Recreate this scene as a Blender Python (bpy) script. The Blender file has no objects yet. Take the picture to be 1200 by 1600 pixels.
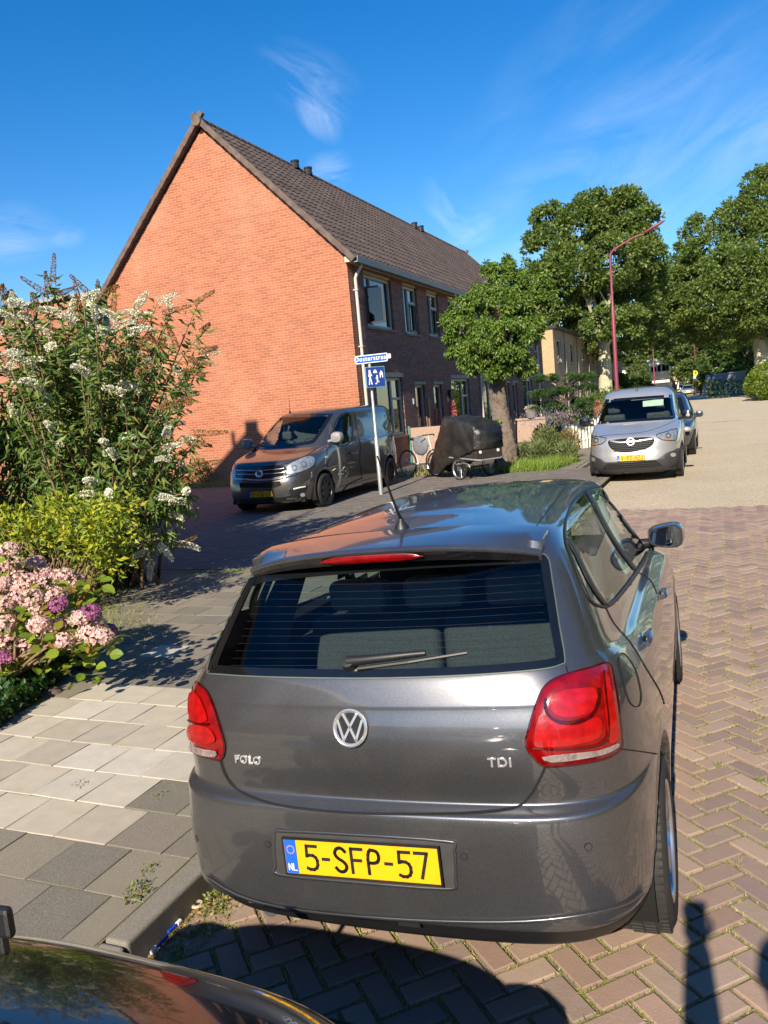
import bpy, bmesh, math, random
import numpy as np
from mathutils import Vector, Matrix
from mathutils.bvhtree import BVHTree
from mathutils.geometry import tessellate_polygon
R = math.radians
rng = np.random.default_rng(7)
random.seed(7)
SC = bpy.context.scene
COL = SC.collection

# ------------------------------------------------------------------ camera
EYE = np.array([0.0, 0.0, 1.88]); FPX = 1254.0
def _basis(yaw, pitch, roll):
    cy, sy = math.cos(yaw), math.sin(yaw)
    w = np.array([-sy*math.cos(pitch), cy*math.cos(pitch), math.sin(pitch)])
    r0 = np.array([cy, sy, 0.]); u0 = np.cross(r0, w)
    return math.cos(roll)*r0+math.sin(roll)*u0, -math.sin(roll)*r0+math.cos(roll)*u0, w
CR, CU, CW = _basis(.4012, -.1271, -.0895)
cam_d = bpy.data.cameras.new('camera'); cam = bpy.data.objects.new('camera', cam_d); COL.objects.link(cam)
cam.matrix_world = Matrix(((CR[0], CU[0], -CW[0], EYE[0]), (CR[1], CU[1], -CW[1], EYE[1]), (CR[2], CU[2], -CW[2], EYE[2]), (0, 0, 0, 1)))
cam_d.sensor_width = 36; cam_d.lens = FPX/1600*36; cam_d.clip_start = .02; cam_d.clip_end = 6000
SC.camera = cam
def ray(x, y): return CR*(x-600)/FPX-CU*(y-800)/FPX+CW
def pz(x, y, z=0.): d = ray(x, y); return EYE+d*((z-EYE[2])/d[2])      # photo pixel -> point on a plane
def py_(x, y, Y): d = ray(x, y); return EYE+d*(Y/d[1])
def px_(x, y, X): d = ray(x, y); return EYE+d*(X/d[0])

# ------------------------------------------------------------------ sun, sky, exposure
SUNV = np.array([.0388, -.8343, .5500]); SUNV /= np.linalg.norm(SUNV)
sun_d = bpy.data.lights.new('sun', 'SUN'); sun_d.energy = 5.0; sun_d.angle = R(.53); sun_d.color = (1., .89, .73)
sun = bpy.data.objects.new('sun', sun_d); COL.objects.link(sun)
sun.rotation_euler = Vector(SUNV).to_track_quat('Z', 'Y').to_euler(); sun.location = (0, -20, 30)
W = bpy.data.worlds.new('World'); SC.world = W; W.use_nodes = True
nt = W.node_tree; nt.nodes.clear()
def wn(t, **k):
    n = nt.nodes.new(t)
    for a, b in k.items(): setattr(n, a, b)
    return n
sky = wn('ShaderNodeTexSky', sky_type='NISHITA', sun_disc=False)
sky.sun_elevation = math.asin(SUNV[2]); sky.sun_rotation = math.atan2(SUNV[0], SUNV[1])
sky.altitude = 0; sky.air_density = 1.0; sky.dust_density = .25; sky.ozone_density = 3.2
hsv = wn('ShaderNodeHueSaturation'); hsv.inputs['Saturation'].default_value = 1.40; hsv.inputs['Hue'].default_value = .505; hsv.inputs['Value'].default_value = 1.0
nt.links.new(sky.outputs[0], hsv.inputs['Color'])
tc = wn('ShaderNodeTexCoord'); bg = wn('ShaderNodeBackground'); bg.inputs[1].default_value = .096; wo = wn('ShaderNodeOutputWorld')
def cloud(px, py, rad, ang, stretch, scale, amount, src, seed):
    # a wisp of cirrus: noise stretched along one direction inside a soft patch of sky
    d = ray(px, py); d = d/np.linalg.norm(d)
    r = np.cross(d, [0, 0, 1]); r /= np.linalg.norm(r); u = np.cross(r, d)
    a = math.cos(ang)*r+math.sin(ang)*u; b = -math.sin(ang)*r+math.cos(ang)*u
    def dot(v, k=1.):
        n = wn('ShaderNodeVectorMath', operation='DOT_PRODUCT'); nt.links.new(tc.outputs['Generated'], n.inputs[0]); n.inputs[1].default_value = tuple(v*k); return n.outputs['Value']
    def m(op, x, y):
        n = wn('ShaderNodeMath', operation=op)
        for i, q in enumerate((x, y)):
            if q is None: continue
            if isinstance(q, (int, float)): n.inputs[i].default_value = q
            else: nt.links.new(q, n.inputs[i])
        return n.outputs[0]
    ua, ub = dot(a), dot(b)
    e = m('ADD', m('POWER', m('ABSOLUTE', m('MULTIPLY', ua, 1/(rad*stretch)), None), 2.), m('POWER', m('ABSOLUTE', m('MULTIPLY', ub, 1/rad), None), 2.))
    fr = m('GREATER_THAN', dot(d), .3)
    cy = wn('ShaderNodeCombineXYZ'); nt.links.new(m('MULTIPLY', ua, scale/5), cy.inputs[0]); nt.links.new(m('MULTIPLY', ub, scale/3), cy.inputs[1]); cy.inputs[2].default_value = seed*3.3
    n2 = wn('ShaderNodeTexNoise'); n2.inputs['Scale'].default_value = 1.; n2.inputs['Detail'].default_value = 3; nt.links.new(cy.outputs[0], n2.inputs['Vector'])
    e = m('ADD', e, m('MULTIPLY', m('SUBTRACT', n2.outputs[0], .5), 2.4))
    mask = m('MULTIPLY', m('POWER', m('MAXIMUM', m('SUBTRACT', 1., e), 0.), 1.5), fr)
    cx = wn('ShaderNodeCombineXYZ'); nt.links.new(m('MULTIPLY', ua, scale/3.2), cx.inputs[0]); nt.links.new(m('MULTIPLY', ub, scale), cx.inputs[1]); cx.inputs[2].default_value = seed
    nz = wn('ShaderNodeTexNoise'); nz.inputs['Scale'].default_value = 1.; nz.inputs['Detail'].default_value = 8; nz.inputs['Roughness'].default_value = .62; nz.inputs['Distortion'].default_value = .8
    nt.links.new(cx.outputs[0], nz.inputs['Vector'])
    k = m('MULTIPLY', m('MULTIPLY', m('MAXIMUM', m('SUBTRACT', nz.outputs[0], .40), 0.), 4.), mask)
    k = m('MULTIPLY', m('MINIMUM', k, 1.), amount)
    mx = wn('ShaderNodeMix', data_type='RGBA'); nt.links.new(k, mx.inputs[0]); nt.links.new(src, mx.inputs[6]); mx.inputs[7].default_value = (6.2, 6.9, 7.8, 1)
    return mx.outputs[2]
c = hsv.outputs[0]
for a in [(485, 132, .046, -.55, 1.5, 34, .25, 1), (498, 178, .020, -.9, 1.6, 30, .34, 2), (1090, 185, .09, .38, 4.2, 13, .20, 3), (1120, 250, .05, .3, 4.0, 20, .18, 4),
          (715, 330, .032, -.85, 1.8, 26, .28, 5), (735, 358, .02, .2, 1.8, 30, .28, 10), (14, 365, .036, .1, 2.2, 20, .30, 6), (512, 268, .026, .2, 1.4, 30, .3, 7), (860, 120, .06, .55, 3.0, 14, .10, 8), (105, 372, .018, .1, 1.6, 26, .3, 9)]:
    c = cloud(*a[:7], c, a[7])
nt.links.new(c, bg.inputs[0]); nt.links.new(bg.outputs[0], wo.inputs[0])
SC.view_settings.view_transform = 'Standard'; SC.view_settings.look = 'None'; SC.view_settings.gamma = 1; SC.view_settings.exposure = .80
try:
    SC.cycles.max_bounces = 8; SC.cycles.transparent_max_bounces = 24; SC.cycles.caustics_reflective = False; SC.cycles.caustics_refractive = False; SC.cycles.sample_clamp_indirect = 6
except Exception: pass

# ------------------------------------------------------------------ node helper
class NB:
    def __init__(s, name):
        s.m = bpy.data.materials.new(name); s.m.use_nodes = True; s.t = s.m.node_tree; s.t.nodes.clear()
        s.out = s.n('ShaderNodeOutputMaterial'); s.p = s.n('ShaderNodeBsdfPrincipled'); s.l(s.p.outputs[0], s.out.inputs[0])
    def n(s, t, **k):
        n = s.t.nodes.new(t)
        for a, b in k.items(): setattr(n, a, b)
        return n
    def l(s, a, b): s.t.links.new(a, b)
    def set(s, **k):
        for a, b in k.items():
            i = s.p.inputs[a.replace('_', ' ')]
            if hasattr(b, 'is_output'): s.l(b, i)
            else: i.default_value = b if not (isinstance(b, tuple) and len(b) == 3) else (*b, 1)
        return s
    def math(s, op, a, b=0., c=None, clamp=False):
        n = s.n('ShaderNodeMath', operation=op, use_clamp=clamp)
        for i, q in enumerate((a, b, c)):
            if q is None: continue
            if isinstance(q, (int, float)): n.inputs[i].default_value = q
            else: s.l(q, n.inputs[i])
        return n.outputs[0]
    def pos(s, kind='Object'): return s.n('ShaderNodeTexCoord').outputs[kind]
    def noise(s, scale, detail=3, rough=.55, vec=None, out=0, dist=0):
        n = s.n('ShaderNodeTexNoise'); n.inputs['Scale'].default_value = scale; n.inputs['Detail'].default_value = detail; n.inputs['Roughness'].default_value = rough; n.inputs['Distortion'].default_value = dist
        s.l(vec if vec is not None else s.pos(), n.inputs['Vector']); return n.outputs[out]
    def ramp(s, f, stops):
        n = s.n('ShaderNodeValToRGB'); e = n.color_ramp.elements
        while len(e) < len(stops): e.new(.5)
        for q, (p, c) in zip(e, stops): q.position = p; q.color = (*c, 1) if len(c) == 3 else c
        s.l(f, n.inputs[0]); return n.outputs[0]
    def mix(s, f, a, b, mode='MIX'):
        n = s.n('ShaderNodeMix', data_type='RGBA', blend_type=mode)
        for i, q in ((0, f), (6, a), (7, b)):
            if isinstance(q, (int, float)): n.inputs[i].default_value = q
            elif isinstance(q, tuple): n.inputs[i].default_value = (*q, 1) if len(q) == 3 else q
            else: s.l(q, n.inputs[i])
        return n.outputs[2]
    def bump(s, h, strength=.3, dist=.01):
        n = s.n('ShaderNodeBump'); n.inputs['Strength'].default_value = strength; n.inputs['Distance'].default_value = dist
        s.l(h, n.inputs['Height']); s.l(n.outputs[0], s.p.inputs['Normal']); return s
    def island(s): return s.n('ShaderNodeNewGeometry').outputs['Random Per Island']
    def combine(s, x, y, z=0.):
        n = s.n('ShaderNodeCombineXYZ')
        for i, q in enumerate((x, y, z)):
            if isinstance(q, (int, float)): n.inputs[i].default_value = q
            else: s.l(q, n.inputs[i])
        return n.outputs[0]
    def sep(s, v): n = s.n('ShaderNodeSeparateXYZ'); s.l(v, n.inputs[0]); return n.outputs

def flat(name, col, rough=.6, metal=0., coat=0., var=.12, scale=14., bump=0., bscale=80., spec=.5):
    b = NB(name); n = b.noise(scale, 4)
    lo = tuple(max(0, x*(1-var)) for x in col); hi = tuple(min(1, x*(1+var)) for x in col)
    b.set(Base_Color=b.ramp(n, [(.3, lo), (.7, hi)]), Roughness=rough, Metallic=metal, Coat_Weight=coat, Coat_Roughness=.03, Specular_IOR_Level=spec)
    if bump: b.bump(b.noise(bscale, 4, .6), bump, .004)
    return b.m
def brick_mat(name, axis, c1, c2, mortar, bw=.245, rh=.072, mort=.011, patch=.25, stain=(.55, .33, .2), rough=.85):
    b = NB(name); s = b.sep(b.pos()); v = b.combine(s[0] if axis == 'x' else s[1], s[2])
    t = b.n('ShaderNodeTexBrick'); b.l(v, t.inputs['Vector'])
    t.inputs['Color1'].default_value = (*c1, 1); t.inputs['Color2'].default_value = (*c2, 1); t.inputs['Mortar'].default_value = (*mortar, 1)
    t.inputs['Scale'].default_value = 1.; t.inputs['Mortar Size'].default_value = mort/2; t.inputs['Mortar Smooth'].default_value = .25; t.inputs['Bias'].default_value = 0.
    t.inputs['Brick Width'].default_value = bw; t.inputs['Row Height'].default_value = rh
    big = b.noise(.55, 5, .6, v); sm = b.noise(22, 3, .6, v)
    c = b.mix(b.math('MULTIPLY', b.ramp(big, [(.48, (0, 0, 0)), (.72, (1, 1, 1))]), patch), t.outputs[0], stain)
    c = b.mix(.35, c, b.mix(sm, (.55, .55, .55), (1, 1, 1)), 'MULTIPLY')
    sv_ = b.combine(b.math('MULTIPLY', b.sep(v)[0], .35), b.math('MULTIPLY', b.sep(v)[1], 1.6)); st_ = b.noise(.8, 6, .7, sv_)
    c = b.mix(.42, c, b.mix(st_, (.62, .60, .60), (1.32, 1.34, 1.36)), 'MULTIPLY')
    b.set(Base_Color=c, Roughness=rough)
    h = b.math('ADD', b.math('MULTIPLY', t.outputs[1], -1.), b.math('MULTIPLY', b.noise(120, 3, .6), .25))
    b.bump(h, .7, .006)
    return b.m
def paint(name, col, metal=.55, rough=.38, flake=.5, dirt=.2, dirtcol=(.20, .185, .165), coat=1.):
    b = NB(name); fl = b.noise(900, 1, .5)
    c = b.mix(b.ramp(fl, [(.42, (0, 0, 0)), (.62, (1, 1, 1))]), tuple(x*(1-flake*.45) for x in col), tuple(min(1, x*(1+flake*.7)) for x in col))
    d = b.ramp(b.noise(2.2, 8, .72, dist=.4), [(.46, (0, 0, 0)), (.75, (1, 1, 1))])
    f = b.math('MULTIPLY', d, dirt)
    c = b.mix(f, c, dirtcol)
    b.set(Coat_IOR=1.75, Base_Color=c, Metallic=b.math('MULTIPLY', b.math('SUBTRACT', 1., f), metal), Roughness=b.math('ADD', b.math('MULTIPLY', f, .35), rough), Coat_Weight=coat, Coat_Roughness=b.math('ADD', b.math('MULTIPLY', f, .25), .035))
    return b.m
def glass(name, tint=(.22, .30, .29), refl=1.0, rough=.01):
    b = NB(name); tr = b.n('ShaderNodeBsdfTransparent'); tr.inputs[0].default_value = (*tint, 1)
    gl = b.n('ShaderNodeBsdfGlossy'); gl.inputs['Roughness'].default_value = rough; gl.inputs[0].default_value = (.92, .96, 1, 1)
    fr = b.n('ShaderNodeFresnel'); b.l(b.math('SUBTRACT', 1.52, b.math('MULTIPLY', b.n('ShaderNodeNewGeometry').outputs['Backfacing'], 1.52-1/1.52)), fr.inputs[0])
    mx = b.n('ShaderNodeMixShader'); b.l(b.math('MULTIPLY', fr.outputs[0], refl, clamp=True), mx.inputs[0]); b.l(tr.outputs[0], mx.inputs[1]); b.l(gl.outputs[0], mx.inputs[2]); b.l(mx.outputs[0], b.out.inputs[0])
    return b.m
def leafmat(name, cols, trans=.35, rough=.45, spec=.35):
    b = NB(name); i = b.island(); n = len(cols)
    c = b.ramp(i, [(k/(n-1) if n > 1 else 0, q) for k, q in enumerate(cols)])
    c = b.mix(.7, c, b.mix(b.noise(.9, 4, .65), (.5, .55, .45), (1.4, 1.38, 1.25)), 'MULTIPLY')
    b.set(Base_Color=c, Roughness=rough, Specular_IOR_Level=spec)
    t = b.n('ShaderNodeBsdfTranslucent'); b.l(b.mix(.5, c, (.35, .45, .03), 'MIX'), t.inputs[0])
    mx = b.n('ShaderNodeMixShader'); mx.inputs[0].default_value = trans*.6; b.l(b.p.outputs[0], mx.inputs[1]); b.l(t.outputs[0], mx.inputs[2]); b.l(mx.outputs[0], b.out.inputs[0])
    return b.m

# ------------------------------------------------------------------ object helpers
def link(name, me, parent=None, mats=()):
    o = bpy.data.objects.new(name, me); COL.objects.link(o)
    if parent is not None: o.parent = parent
    for m in mats: me.materials.append(m)
    return o
def tag(o, label=None, cat=None, group=None, kind=None):
    for k, v in (('label', label), ('category', cat), ('group', group), ('kind', kind)):
        if v: o[k] = v
    return o
def thing(name, label, cat, loc=(0, 0, 0), rz=0., group=None, mat=None):
    o = bpy.data.objects.new(name, None); COL.objects.link(o); o.empty_display_size = .2
    if mat is not None: o.matrix_world = mat
    else: o.location = loc; o.rotation_euler = (0, 0, rz)
    bpy.context.view_layer.update()
    return tag(o, label, cat, group)
class MB:
    def __init__(s): s.v = []; s.f = []; s.m = []; s.n = 0
    def add(s, v, f, mi=0):
        v = np.asarray(v, float).reshape(-1, 3); s.v.append(v); s.f += [tuple(int(i)+s.n for i in q) for q in f]; s.m += [mi]*len(f); s.n += len(v); return s
    def box(s, c, d, rz=0., rx=0., ry=0., mi=0, M=None):
        x, y, z = np.array(d)/2.
        v = np.array([(a*x, b*y, e*z) for a in (-1, 1) for b in (-1, 1) for e in (-1, 1)])
        if rx or ry or rz:
            m = np.array((Matrix.Rotation(rz, 3, 'Z') @ Matrix.Rotation(ry, 3, 'Y') @ Matrix.Rotation(rx, 3, 'X')))
            v = v@m.T
        if M is not None: v = v@np.array(M).T
        return s.add(v+np.array(c), [(0, 1, 3, 2), (4, 6, 7, 5), (0, 4, 5, 1), (2, 3, 7, 6), (0, 2, 6, 4), (1, 5, 7, 3)], mi)
    def bb(s, x0, x1, y0, y1, z0, z1, mi=0): return s.box(((x0+x1)/2, (y0+y1)/2, (z0+z1)/2), (abs(x1-x0), abs(y1-y0), abs(z1-z0)), mi=mi)
    def tube(s, pts, rad, n=8, mi=0, cap=True):
        P = [np.array(p, float) for p in pts]; k = len(P); rad = [rad]*k if np.isscalar(rad) else list(rad)
        base = []; ref = None
        for i in range(k):
            t = P[min(i+1, k-1)]-P[max(i-1, 0)]; t /= np.linalg.norm(t)+1e-12
            if ref is None: ref = np.array([0, 0, 1.]) if abs(t[2]) < .9 else np.array([1., 0, 0])
            a = np.cross(t, ref); a /= np.linalg.norm(a)+1e-12; b = np.cross(t, a); ref = -b if False else ref
            ang = np.linspace(0, 2*np.pi, n, endpoint=False)
            base.append(P[i]+rad[i]*(np.outer(np.cos(ang), a)+np.outer(np.sin(ang), b)))
        f = [(i*n+j, i*n+(j+1) % n, (i+1)*n+(j+1) % n, (i+1)*n+j) for i in range(k-1) for j in range(n)]
        if cap: f += [tuple(range(n))[::-1], tuple((k-1)*n+j for j in range(n))]
        return s.add(np.concatenate(base), f, mi)
    def lathe(s, prof, c=(0, 0, 0), axis='z', n=24, mi=0, a0=0., a1=2*math.pi):
        full = abs(a1-a0-2*math.pi) < 1e-6; N = n if full else n+1
        ang = np.linspace(a0, a1, N, endpoint=not full); k = len(prof); V = []
        for r, h in prof:
            x, y = r*np.cos(ang), r*np.sin(ang); z = np.full(N, h)
            V.append(np.stack({'z': (x, y, z), 'x': (z, x, y), 'y': (y, z, x)}[axis], -1))
        f = [(i*N+j, i*N+(j+1) % N, (i+1)*N+(j+1) % N, (i+1)*N+j) for i in range(k-1) for j in range(N if full else N-1)]
        return s.add(np.concatenate(V)+np.array(c), f, mi)
    def prism(s, poly, fn, t0, t1, mi=0):
        # poly: 2D outline, fn(u, v, t) -> xyz
        n = len(poly); v = [fn(u, w, t0) for u, w in poly]+[fn(u, w, t1) for u, w in poly]
        return s.add(v, [tuple(range(n))[::-1], tuple(range(n, 2*n))]+[(i, (i+1) % n, n+(i+1) % n, n+i) for i in range(n)], mi)
    def grid(s, P, mi=0, wrap=False):
        P = np.asarray(P, float); a, b = P.shape[:2]
        f = [(i*b+j, i*b+(j+1) % b, (i+1)*b+(j+1) % b, (i+1)*b+j) for i in range(a-1) for j in range(b if wrap else b-1)]
        return s.add(P.reshape(-1, 3), f, mi)
    def ball(s, c, r, n=12, m=8, mi=0):
        r = np.array([r]*3 if np.isscalar(r) else r, float)
        th = np.linspace(0, np.pi, m+1)[:, None]; ph = np.linspace(0, 2*np.pi, n, endpoint=False)[None]
        P = np.stack([np.sin(th)*np.cos(ph), np.sin(th)*np.sin(ph), np.cos(th)*np.ones_like(ph)], -1)*r+np.array(c)
        return s.grid(P, mi, True)
    def build(s, name, mat, parent=None, smooth=False, bevel=0., seg=2, fix=True):
        me = bpy.data.meshes.new(name)
        me.from_pydata(np.concatenate(s.v).tolist() if s.v else [], [], s.f)
        mats = mat if isinstance(mat, (list, tuple)) else [mat]
        o = link(name, me, parent, mats)
        if len(mats) > 1: me.polygons.foreach_set('material_index', s.m)
        if fix:
            bm = bmesh.new(); bm.from_mesh(me); bmesh.ops.recalc_face_normals(bm, faces=bm.faces); bm.to_mesh(me); bm.free()
        if smooth:
            me.polygons.foreach_set('use_smooth', [True]*len(me.polygons))
            if smooth is not True:
                try: me.set_sharp_from_angle(angle=R(smooth))
                except Exception: pass
        if bevel:
            b = o.modifiers.new('bevel', 'BEVEL'); b.width = bevel; b.segments = seg; b.limit_method = 'ANGLE'; b.angle_limit = R(35)
        me.update(); return o

def scatter(tv, tf, C, X, Y, Z, S):
    # tv: template verts (local x,y,z), copies at C with axes X,Y,Z and scale S (N,3)
    tv = np.asarray(tv, float); N = len(C); k = len(tv)
    V = C[:, None, :]+(tv[None, :, 0:1]*S[:, None, 0:1])*X[:, None, :]+(tv[None, :, 1:2]*S[:, None, 1:2])*Y[:, None, :]+(tv[None, :, 2:3]*S[:, None, 2:3])*Z[:, None, :]
    return V.reshape(-1, 3), k, N
def scatter_mesh(name, tv, tf, C, X, Y, Z, S, mat, parent=None, smooth=False):
    V, k, N = scatter(tv, tf, C, X, Y, Z, S)
    me = bpy.data.meshes.new(name); tf = [tuple(f) for f in tf]
    ls = np.array([len(f) for f in tf]); loops = np.concatenate([np.array(f) for f in tf])
    L = (np.arange(N)[:, None]*k+loops[None]).ravel()
    me.vertices.add(len(V)); me.vertices.foreach_set('co', V.astype(np.float32).ravel())
    me.loops.add(len(L)); me.loops.foreach_set('vertex_index', L.astype(np.int32))
    starts = np.concatenate([[0], np.cumsum(np.tile(ls, N))[:-1]])
    me.polygons.add(N*len(tf)); me.polygons.foreach_set('loop_start', starts.astype(np.int32))
    try: me.polygons.foreach_set('loop_total', np.tile(ls, N).astype(np.int32))
    except Exception: pass
    if smooth: me.polygons.foreach_set('use_smooth', [True]*(N*len(tf)))
    me.update(calc_edges=True); me.validate()
    if not smooth: me.shade_flat()
    return link(name, me, parent, [mat])
def unit(v): return v/(np.linalg.norm(v, axis=-1, keepdims=True)+1e-9)
def frames(D, N0=None):
    D = unit(D); ref = unit(rng.normal(size=D.shape)) if N0 is None else N0
    X = unit(np.cross(D, ref)); Z = np.cross(X, D); return X, D, Z
LEAF_V = [(0, 0, 0), (-.5, .42, .10), (0, .45, -.02), (.5, .42, .10), (0, 1, -.10)]; LEAF_F = [(0, 2, 1), (0, 3, 2), (1, 2, 4), (2, 3, 4)]
BLADE_V = [(-.5, 0, 0), (.5, 0, 0), (.35, .55, .12), (-.35, .55, .12), (0, 1, .42)]; BLADE_F = [(0, 1, 2, 3), (3, 2, 4)]
def leaves(name, C, D, L, Wd, mat, parent=None, jit=.5, N0=None):
    n = len(C); D = unit(D+rng.normal(size=(n, 3))*jit); X, Y, Z = frames(D, N0)
    s = L*rng.uniform(.65, 1.25, n); S = np.stack([s*Wd/L, s, s], -1)
    return scatter_mesh(name, LEAF_V, LEAF_F, C, X, Y, Z, S, mat, parent)
def clump_points(cen, rad, n, shell=.72):
    d = unit(rng.normal(size=(n, 3))); r = rng.uniform(shell**3, 1, n)**(1/3)
    return np.array(cen)+d*r[:, None]*np.array(rad), d
# ================================================================== THE SETTING
m_soil = flat('soil', (.10, .085, .06), .95, bump=.6, bscale=30)
m_sand = NB('joint_sand'); _n = m_sand.noise(160, 4, .7); _g = m_sand.noise(3.5, 4)
m_sand.set(Base_Color=m_sand.mix(m_sand.ramp(_g, [(.4, (0, 0, 0)), (.62, (1, 1, 1))]), m_sand.ramp(_n, [(.3, (.12, .10, .06)), (.7, (.30, .26, .17))]), m_sand.ramp(_n, [(.3, (.10, .12, .03)), (.7, (.22, .24, .07))])), Roughness=.95).bump(_n, .8, .01); m_sand = m_sand.m
def paver_mat(name, cols, rough=.8, speck=0., speckcol=(.5, .45, .36), blotch=.3):
    b = NB(name); c = b.ramp(b.island(), [(k/(len(cols)-1), q) for k, q in enumerate(cols)])
    n = b.noise(9, 5, .65); f = b.noise(130, 3, .7)
    c = b.mix(blotch, c, b.mix(n, (.35, .35, .35), (1.35, 1.33, 1.28)), 'MULTIPLY')
    c = b.mix(.35, c, b.mix(f, (.45, .45, .45), (1.3, 1.3, 1.3)), 'MULTIPLY')
    if speck:
        fine = b.noise(330, 2, .8); sp = b.math('MULTIPLY', b.ramp(fine, [(.50, (0, 0, 0)), (.66, (1, 1, 1))]), speck); c = b.mix(sp, c, speckcol)
        b.bump(fine, .35, .003)
    else: b.bump(b.math('ADD', n, b.math('MULTIPLY', f, .5)), .5, .006)
    b.set(Base_Color=c, Roughness=rough); return b.m
m_brickroad = paver_mat('red_clinker', [(.32, .215, .165), (.26, .19, .155), (.36, .245, .185), (.31, .235, .18), (.22, .16, .14), (.39, .29, .22), (.27, .18, .14)], .72)
m_greyclink = paver_mat('grey_clinker', [(.12, .11, .10), (.17, .15, .13), (.14, .12, .11), (.19, .17, .14)], .85)
m_lighttile = paver_mat('pale_paving', [(.44, .395, .31), (.54, .50, .42), (.38, .34, .265), (.47, .415, .32), (.50, .46, .37)], .8, speck=.22, speckcol=(.6, .56, .48), blotch=.45)
m_darktile = paver_mat('washed_gravel_paving', [(.15, .13, .10), (.21, .185, .14), (.17, .15, .12), (.12, .11, .09), (.19, .165, .125)], .9, speck=.7, speckcol=(.42, .37, .28))
m_kerb = paver_mat('kerb_concrete', [(.17, .155, .13), (.24, .215, .175)], .9, speck=.7, speckcol=(.42, .38, .30))

PAVER_V = [(-.5, -.5, 0), (.5, -.5, 0), (.5, .5, 0), (-.5, .5, 0), (-.5, -.5, .9), (.5, -.5, .9), (.5, .5, .9), (-.5, .5, .9)]
def pavers(name, C, A, L, Wd, H, mat, gap=.006, bev=.006, tilt=.004, parent=None, zj=.0008):
    # C centres, A angle of long side; each paver a bevelled block, a little uneven
    n = len(C); l = (L-gap)/2; w = (Wd-gap)/2
    A = np.broadcast_to(A, n); L_ = np.broadcast_to(l, n); W_ = np.broadcast_to(w, n)
    sx = np.array([-1, 1, 1, -1]*3); sy = np.array([-1, -1, 1, 1]*3)
    x = sx[None]*L_[:, None]; y = sy[None]*W_[:, None]; x[:, 8:] -= sx[8:]*bev; y[:, 8:] -= sy[8:]*bev
    x = x+rng.normal(size=x.shape)*.0012; y = y+rng.normal(size=x.shape)*.0012
    z = np.concatenate([np.full((n, 4), -H), np.full((n, 4), -bev*.9), np.zeros((n, 4))], 1)
    z = z+rng.normal(size=(n, 1))*zj+rng.normal(size=(n, 1))*tilt*x+rng.normal(size=(n, 1))*tilt*y
    a = A+rng.normal(size=n)*.012; ca, sa = np.cos(a)[:, None], np.sin(a)[:, None]
    V = np.stack([C[:, 0:1]+ca*x-sa*y, C[:, 1:2]+sa*x+ca*y, C[:, 2:3]+z], -1).reshape(-1, 3)
    F = [(0, 1, 5, 4), (1, 2, 6, 5), (2, 3, 7, 6), (3, 0, 4, 7), (4, 5, 9, 8), (5, 6, 10, 9), (6, 7, 11, 10), (7, 4, 8, 11), (8, 9, 10, 11)]
    loops = np.array(F).ravel(); Lp = (np.arange(n)[:, None]*12+loops[None]).ravel()
    me = bpy.data.meshes.new(name); me.vertices.add(len(V)); me.vertices.foreach_set('co', V.astype(np.float32).ravel())
    me.loops.add(len(Lp)); me.loops.foreach_set('vertex_index', Lp.astype(np.int32)); me.polygons.add(n*9)
    me.polygons.foreach_set('loop_start', (np.arange(n*9)*4).astype(np.int32))
    try: me.polygons.foreach_set('loop_total', np.full(n*9, 4, np.int32))
    except Exception: pass
    me.update(calc_edges=True); me.validate(); me.shade_flat(); return link(name, me, parent, [mat])

def sheet(name, x0, x1, y0, y1, z, mat, nx=1, ny=1):
    X, Y = np.meshgrid(np.linspace(x0, x1, nx+1), np.linspace(y0, y1, ny+1)); P = np.stack([X, Y, np.full_like(X, z)], -1)
    return tag(MB().grid(P).build(name, mat, fix=False), kind='structure')
m_ground = NB('far_ground'); m_ground.set(Base_Color=m_ground.ramp(m_ground.noise(.15, 4), [(.4, (.09, .10, .05)), (.65, (.16, .15, .10))]), Roughness=.95); m_ground = m_ground.m
sheet('ground', -900, 900, -600, 2500, -.09, m_ground)
# --- herringbone clinker road
KX = -1.975                        # kerb face
def herring(x0, x1, y0, y1, cut, w=.102):
    u0 = np.array([math.cos(R(45)), math.sin(R(45))]); v0 = np.array([-u0[1], u0[0]]); out = []
    cx, cy = (x0+x1)/2, (y0+y1)/2; n = int(max(x1-x0, y1-y0)/w)+4
    i, j = np.meshgrid(np.arange(-n, n), np.arange(-n, n)); k = (i-j) % 4
    h = k == 0; vv = k == 3
    P = []; A = []
    for msk, off, ang in ((h, (1., .5), 0.), (vv, (.5, 1.), math.pi/2)):
        a = (i[msk]+off[0])*w; b = (j[msk]+off[1])*w
        P.append(np.stack([cx+a*u0[0]+b*v0[0], cy+a*u0[1]+b*v0[1]], -1)); A.append(np.full(msk.sum(), R(45)+ang))
    P = np.concatenate(P); A = np.concatenate(A); ok = cut(P[:, 0], P[:, 1])
    P = P[ok]; A = A[ok]; return np.concatenate([P, np.zeros((len(P), 1))], 1), A
YB = 12.7
P, A = herring(-2.2, 9.5, -3.0, 13.0, lambda x, y: (x > KX+.11) & (x < 6.5+.25*np.maximum(y-6, 0)) & (y > -3) & (y < YB-.04*(x+1)+.12) & ((x < 3.4) | (y > 5)))
dz = 0.; road = tag(pavers('brick_road', P, A, .204, .102, .07, m_brickroad, gap=.017, bev=.004, tilt=.010, zj=.0014), kind='structure')
P, A = herring(-2.2, 9.5, -12, -2.9, lambda x, y: (x > KX+.11) & (x < 5) & (y < -3) & (y > -11)); 
sheet('road_bed', KX-.2, 14, -12, 14, -.012, m_sand)
sheet('rear_street', KX+.1, 9, -11.9, -3.02, -.002, m_brickroad)
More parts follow.
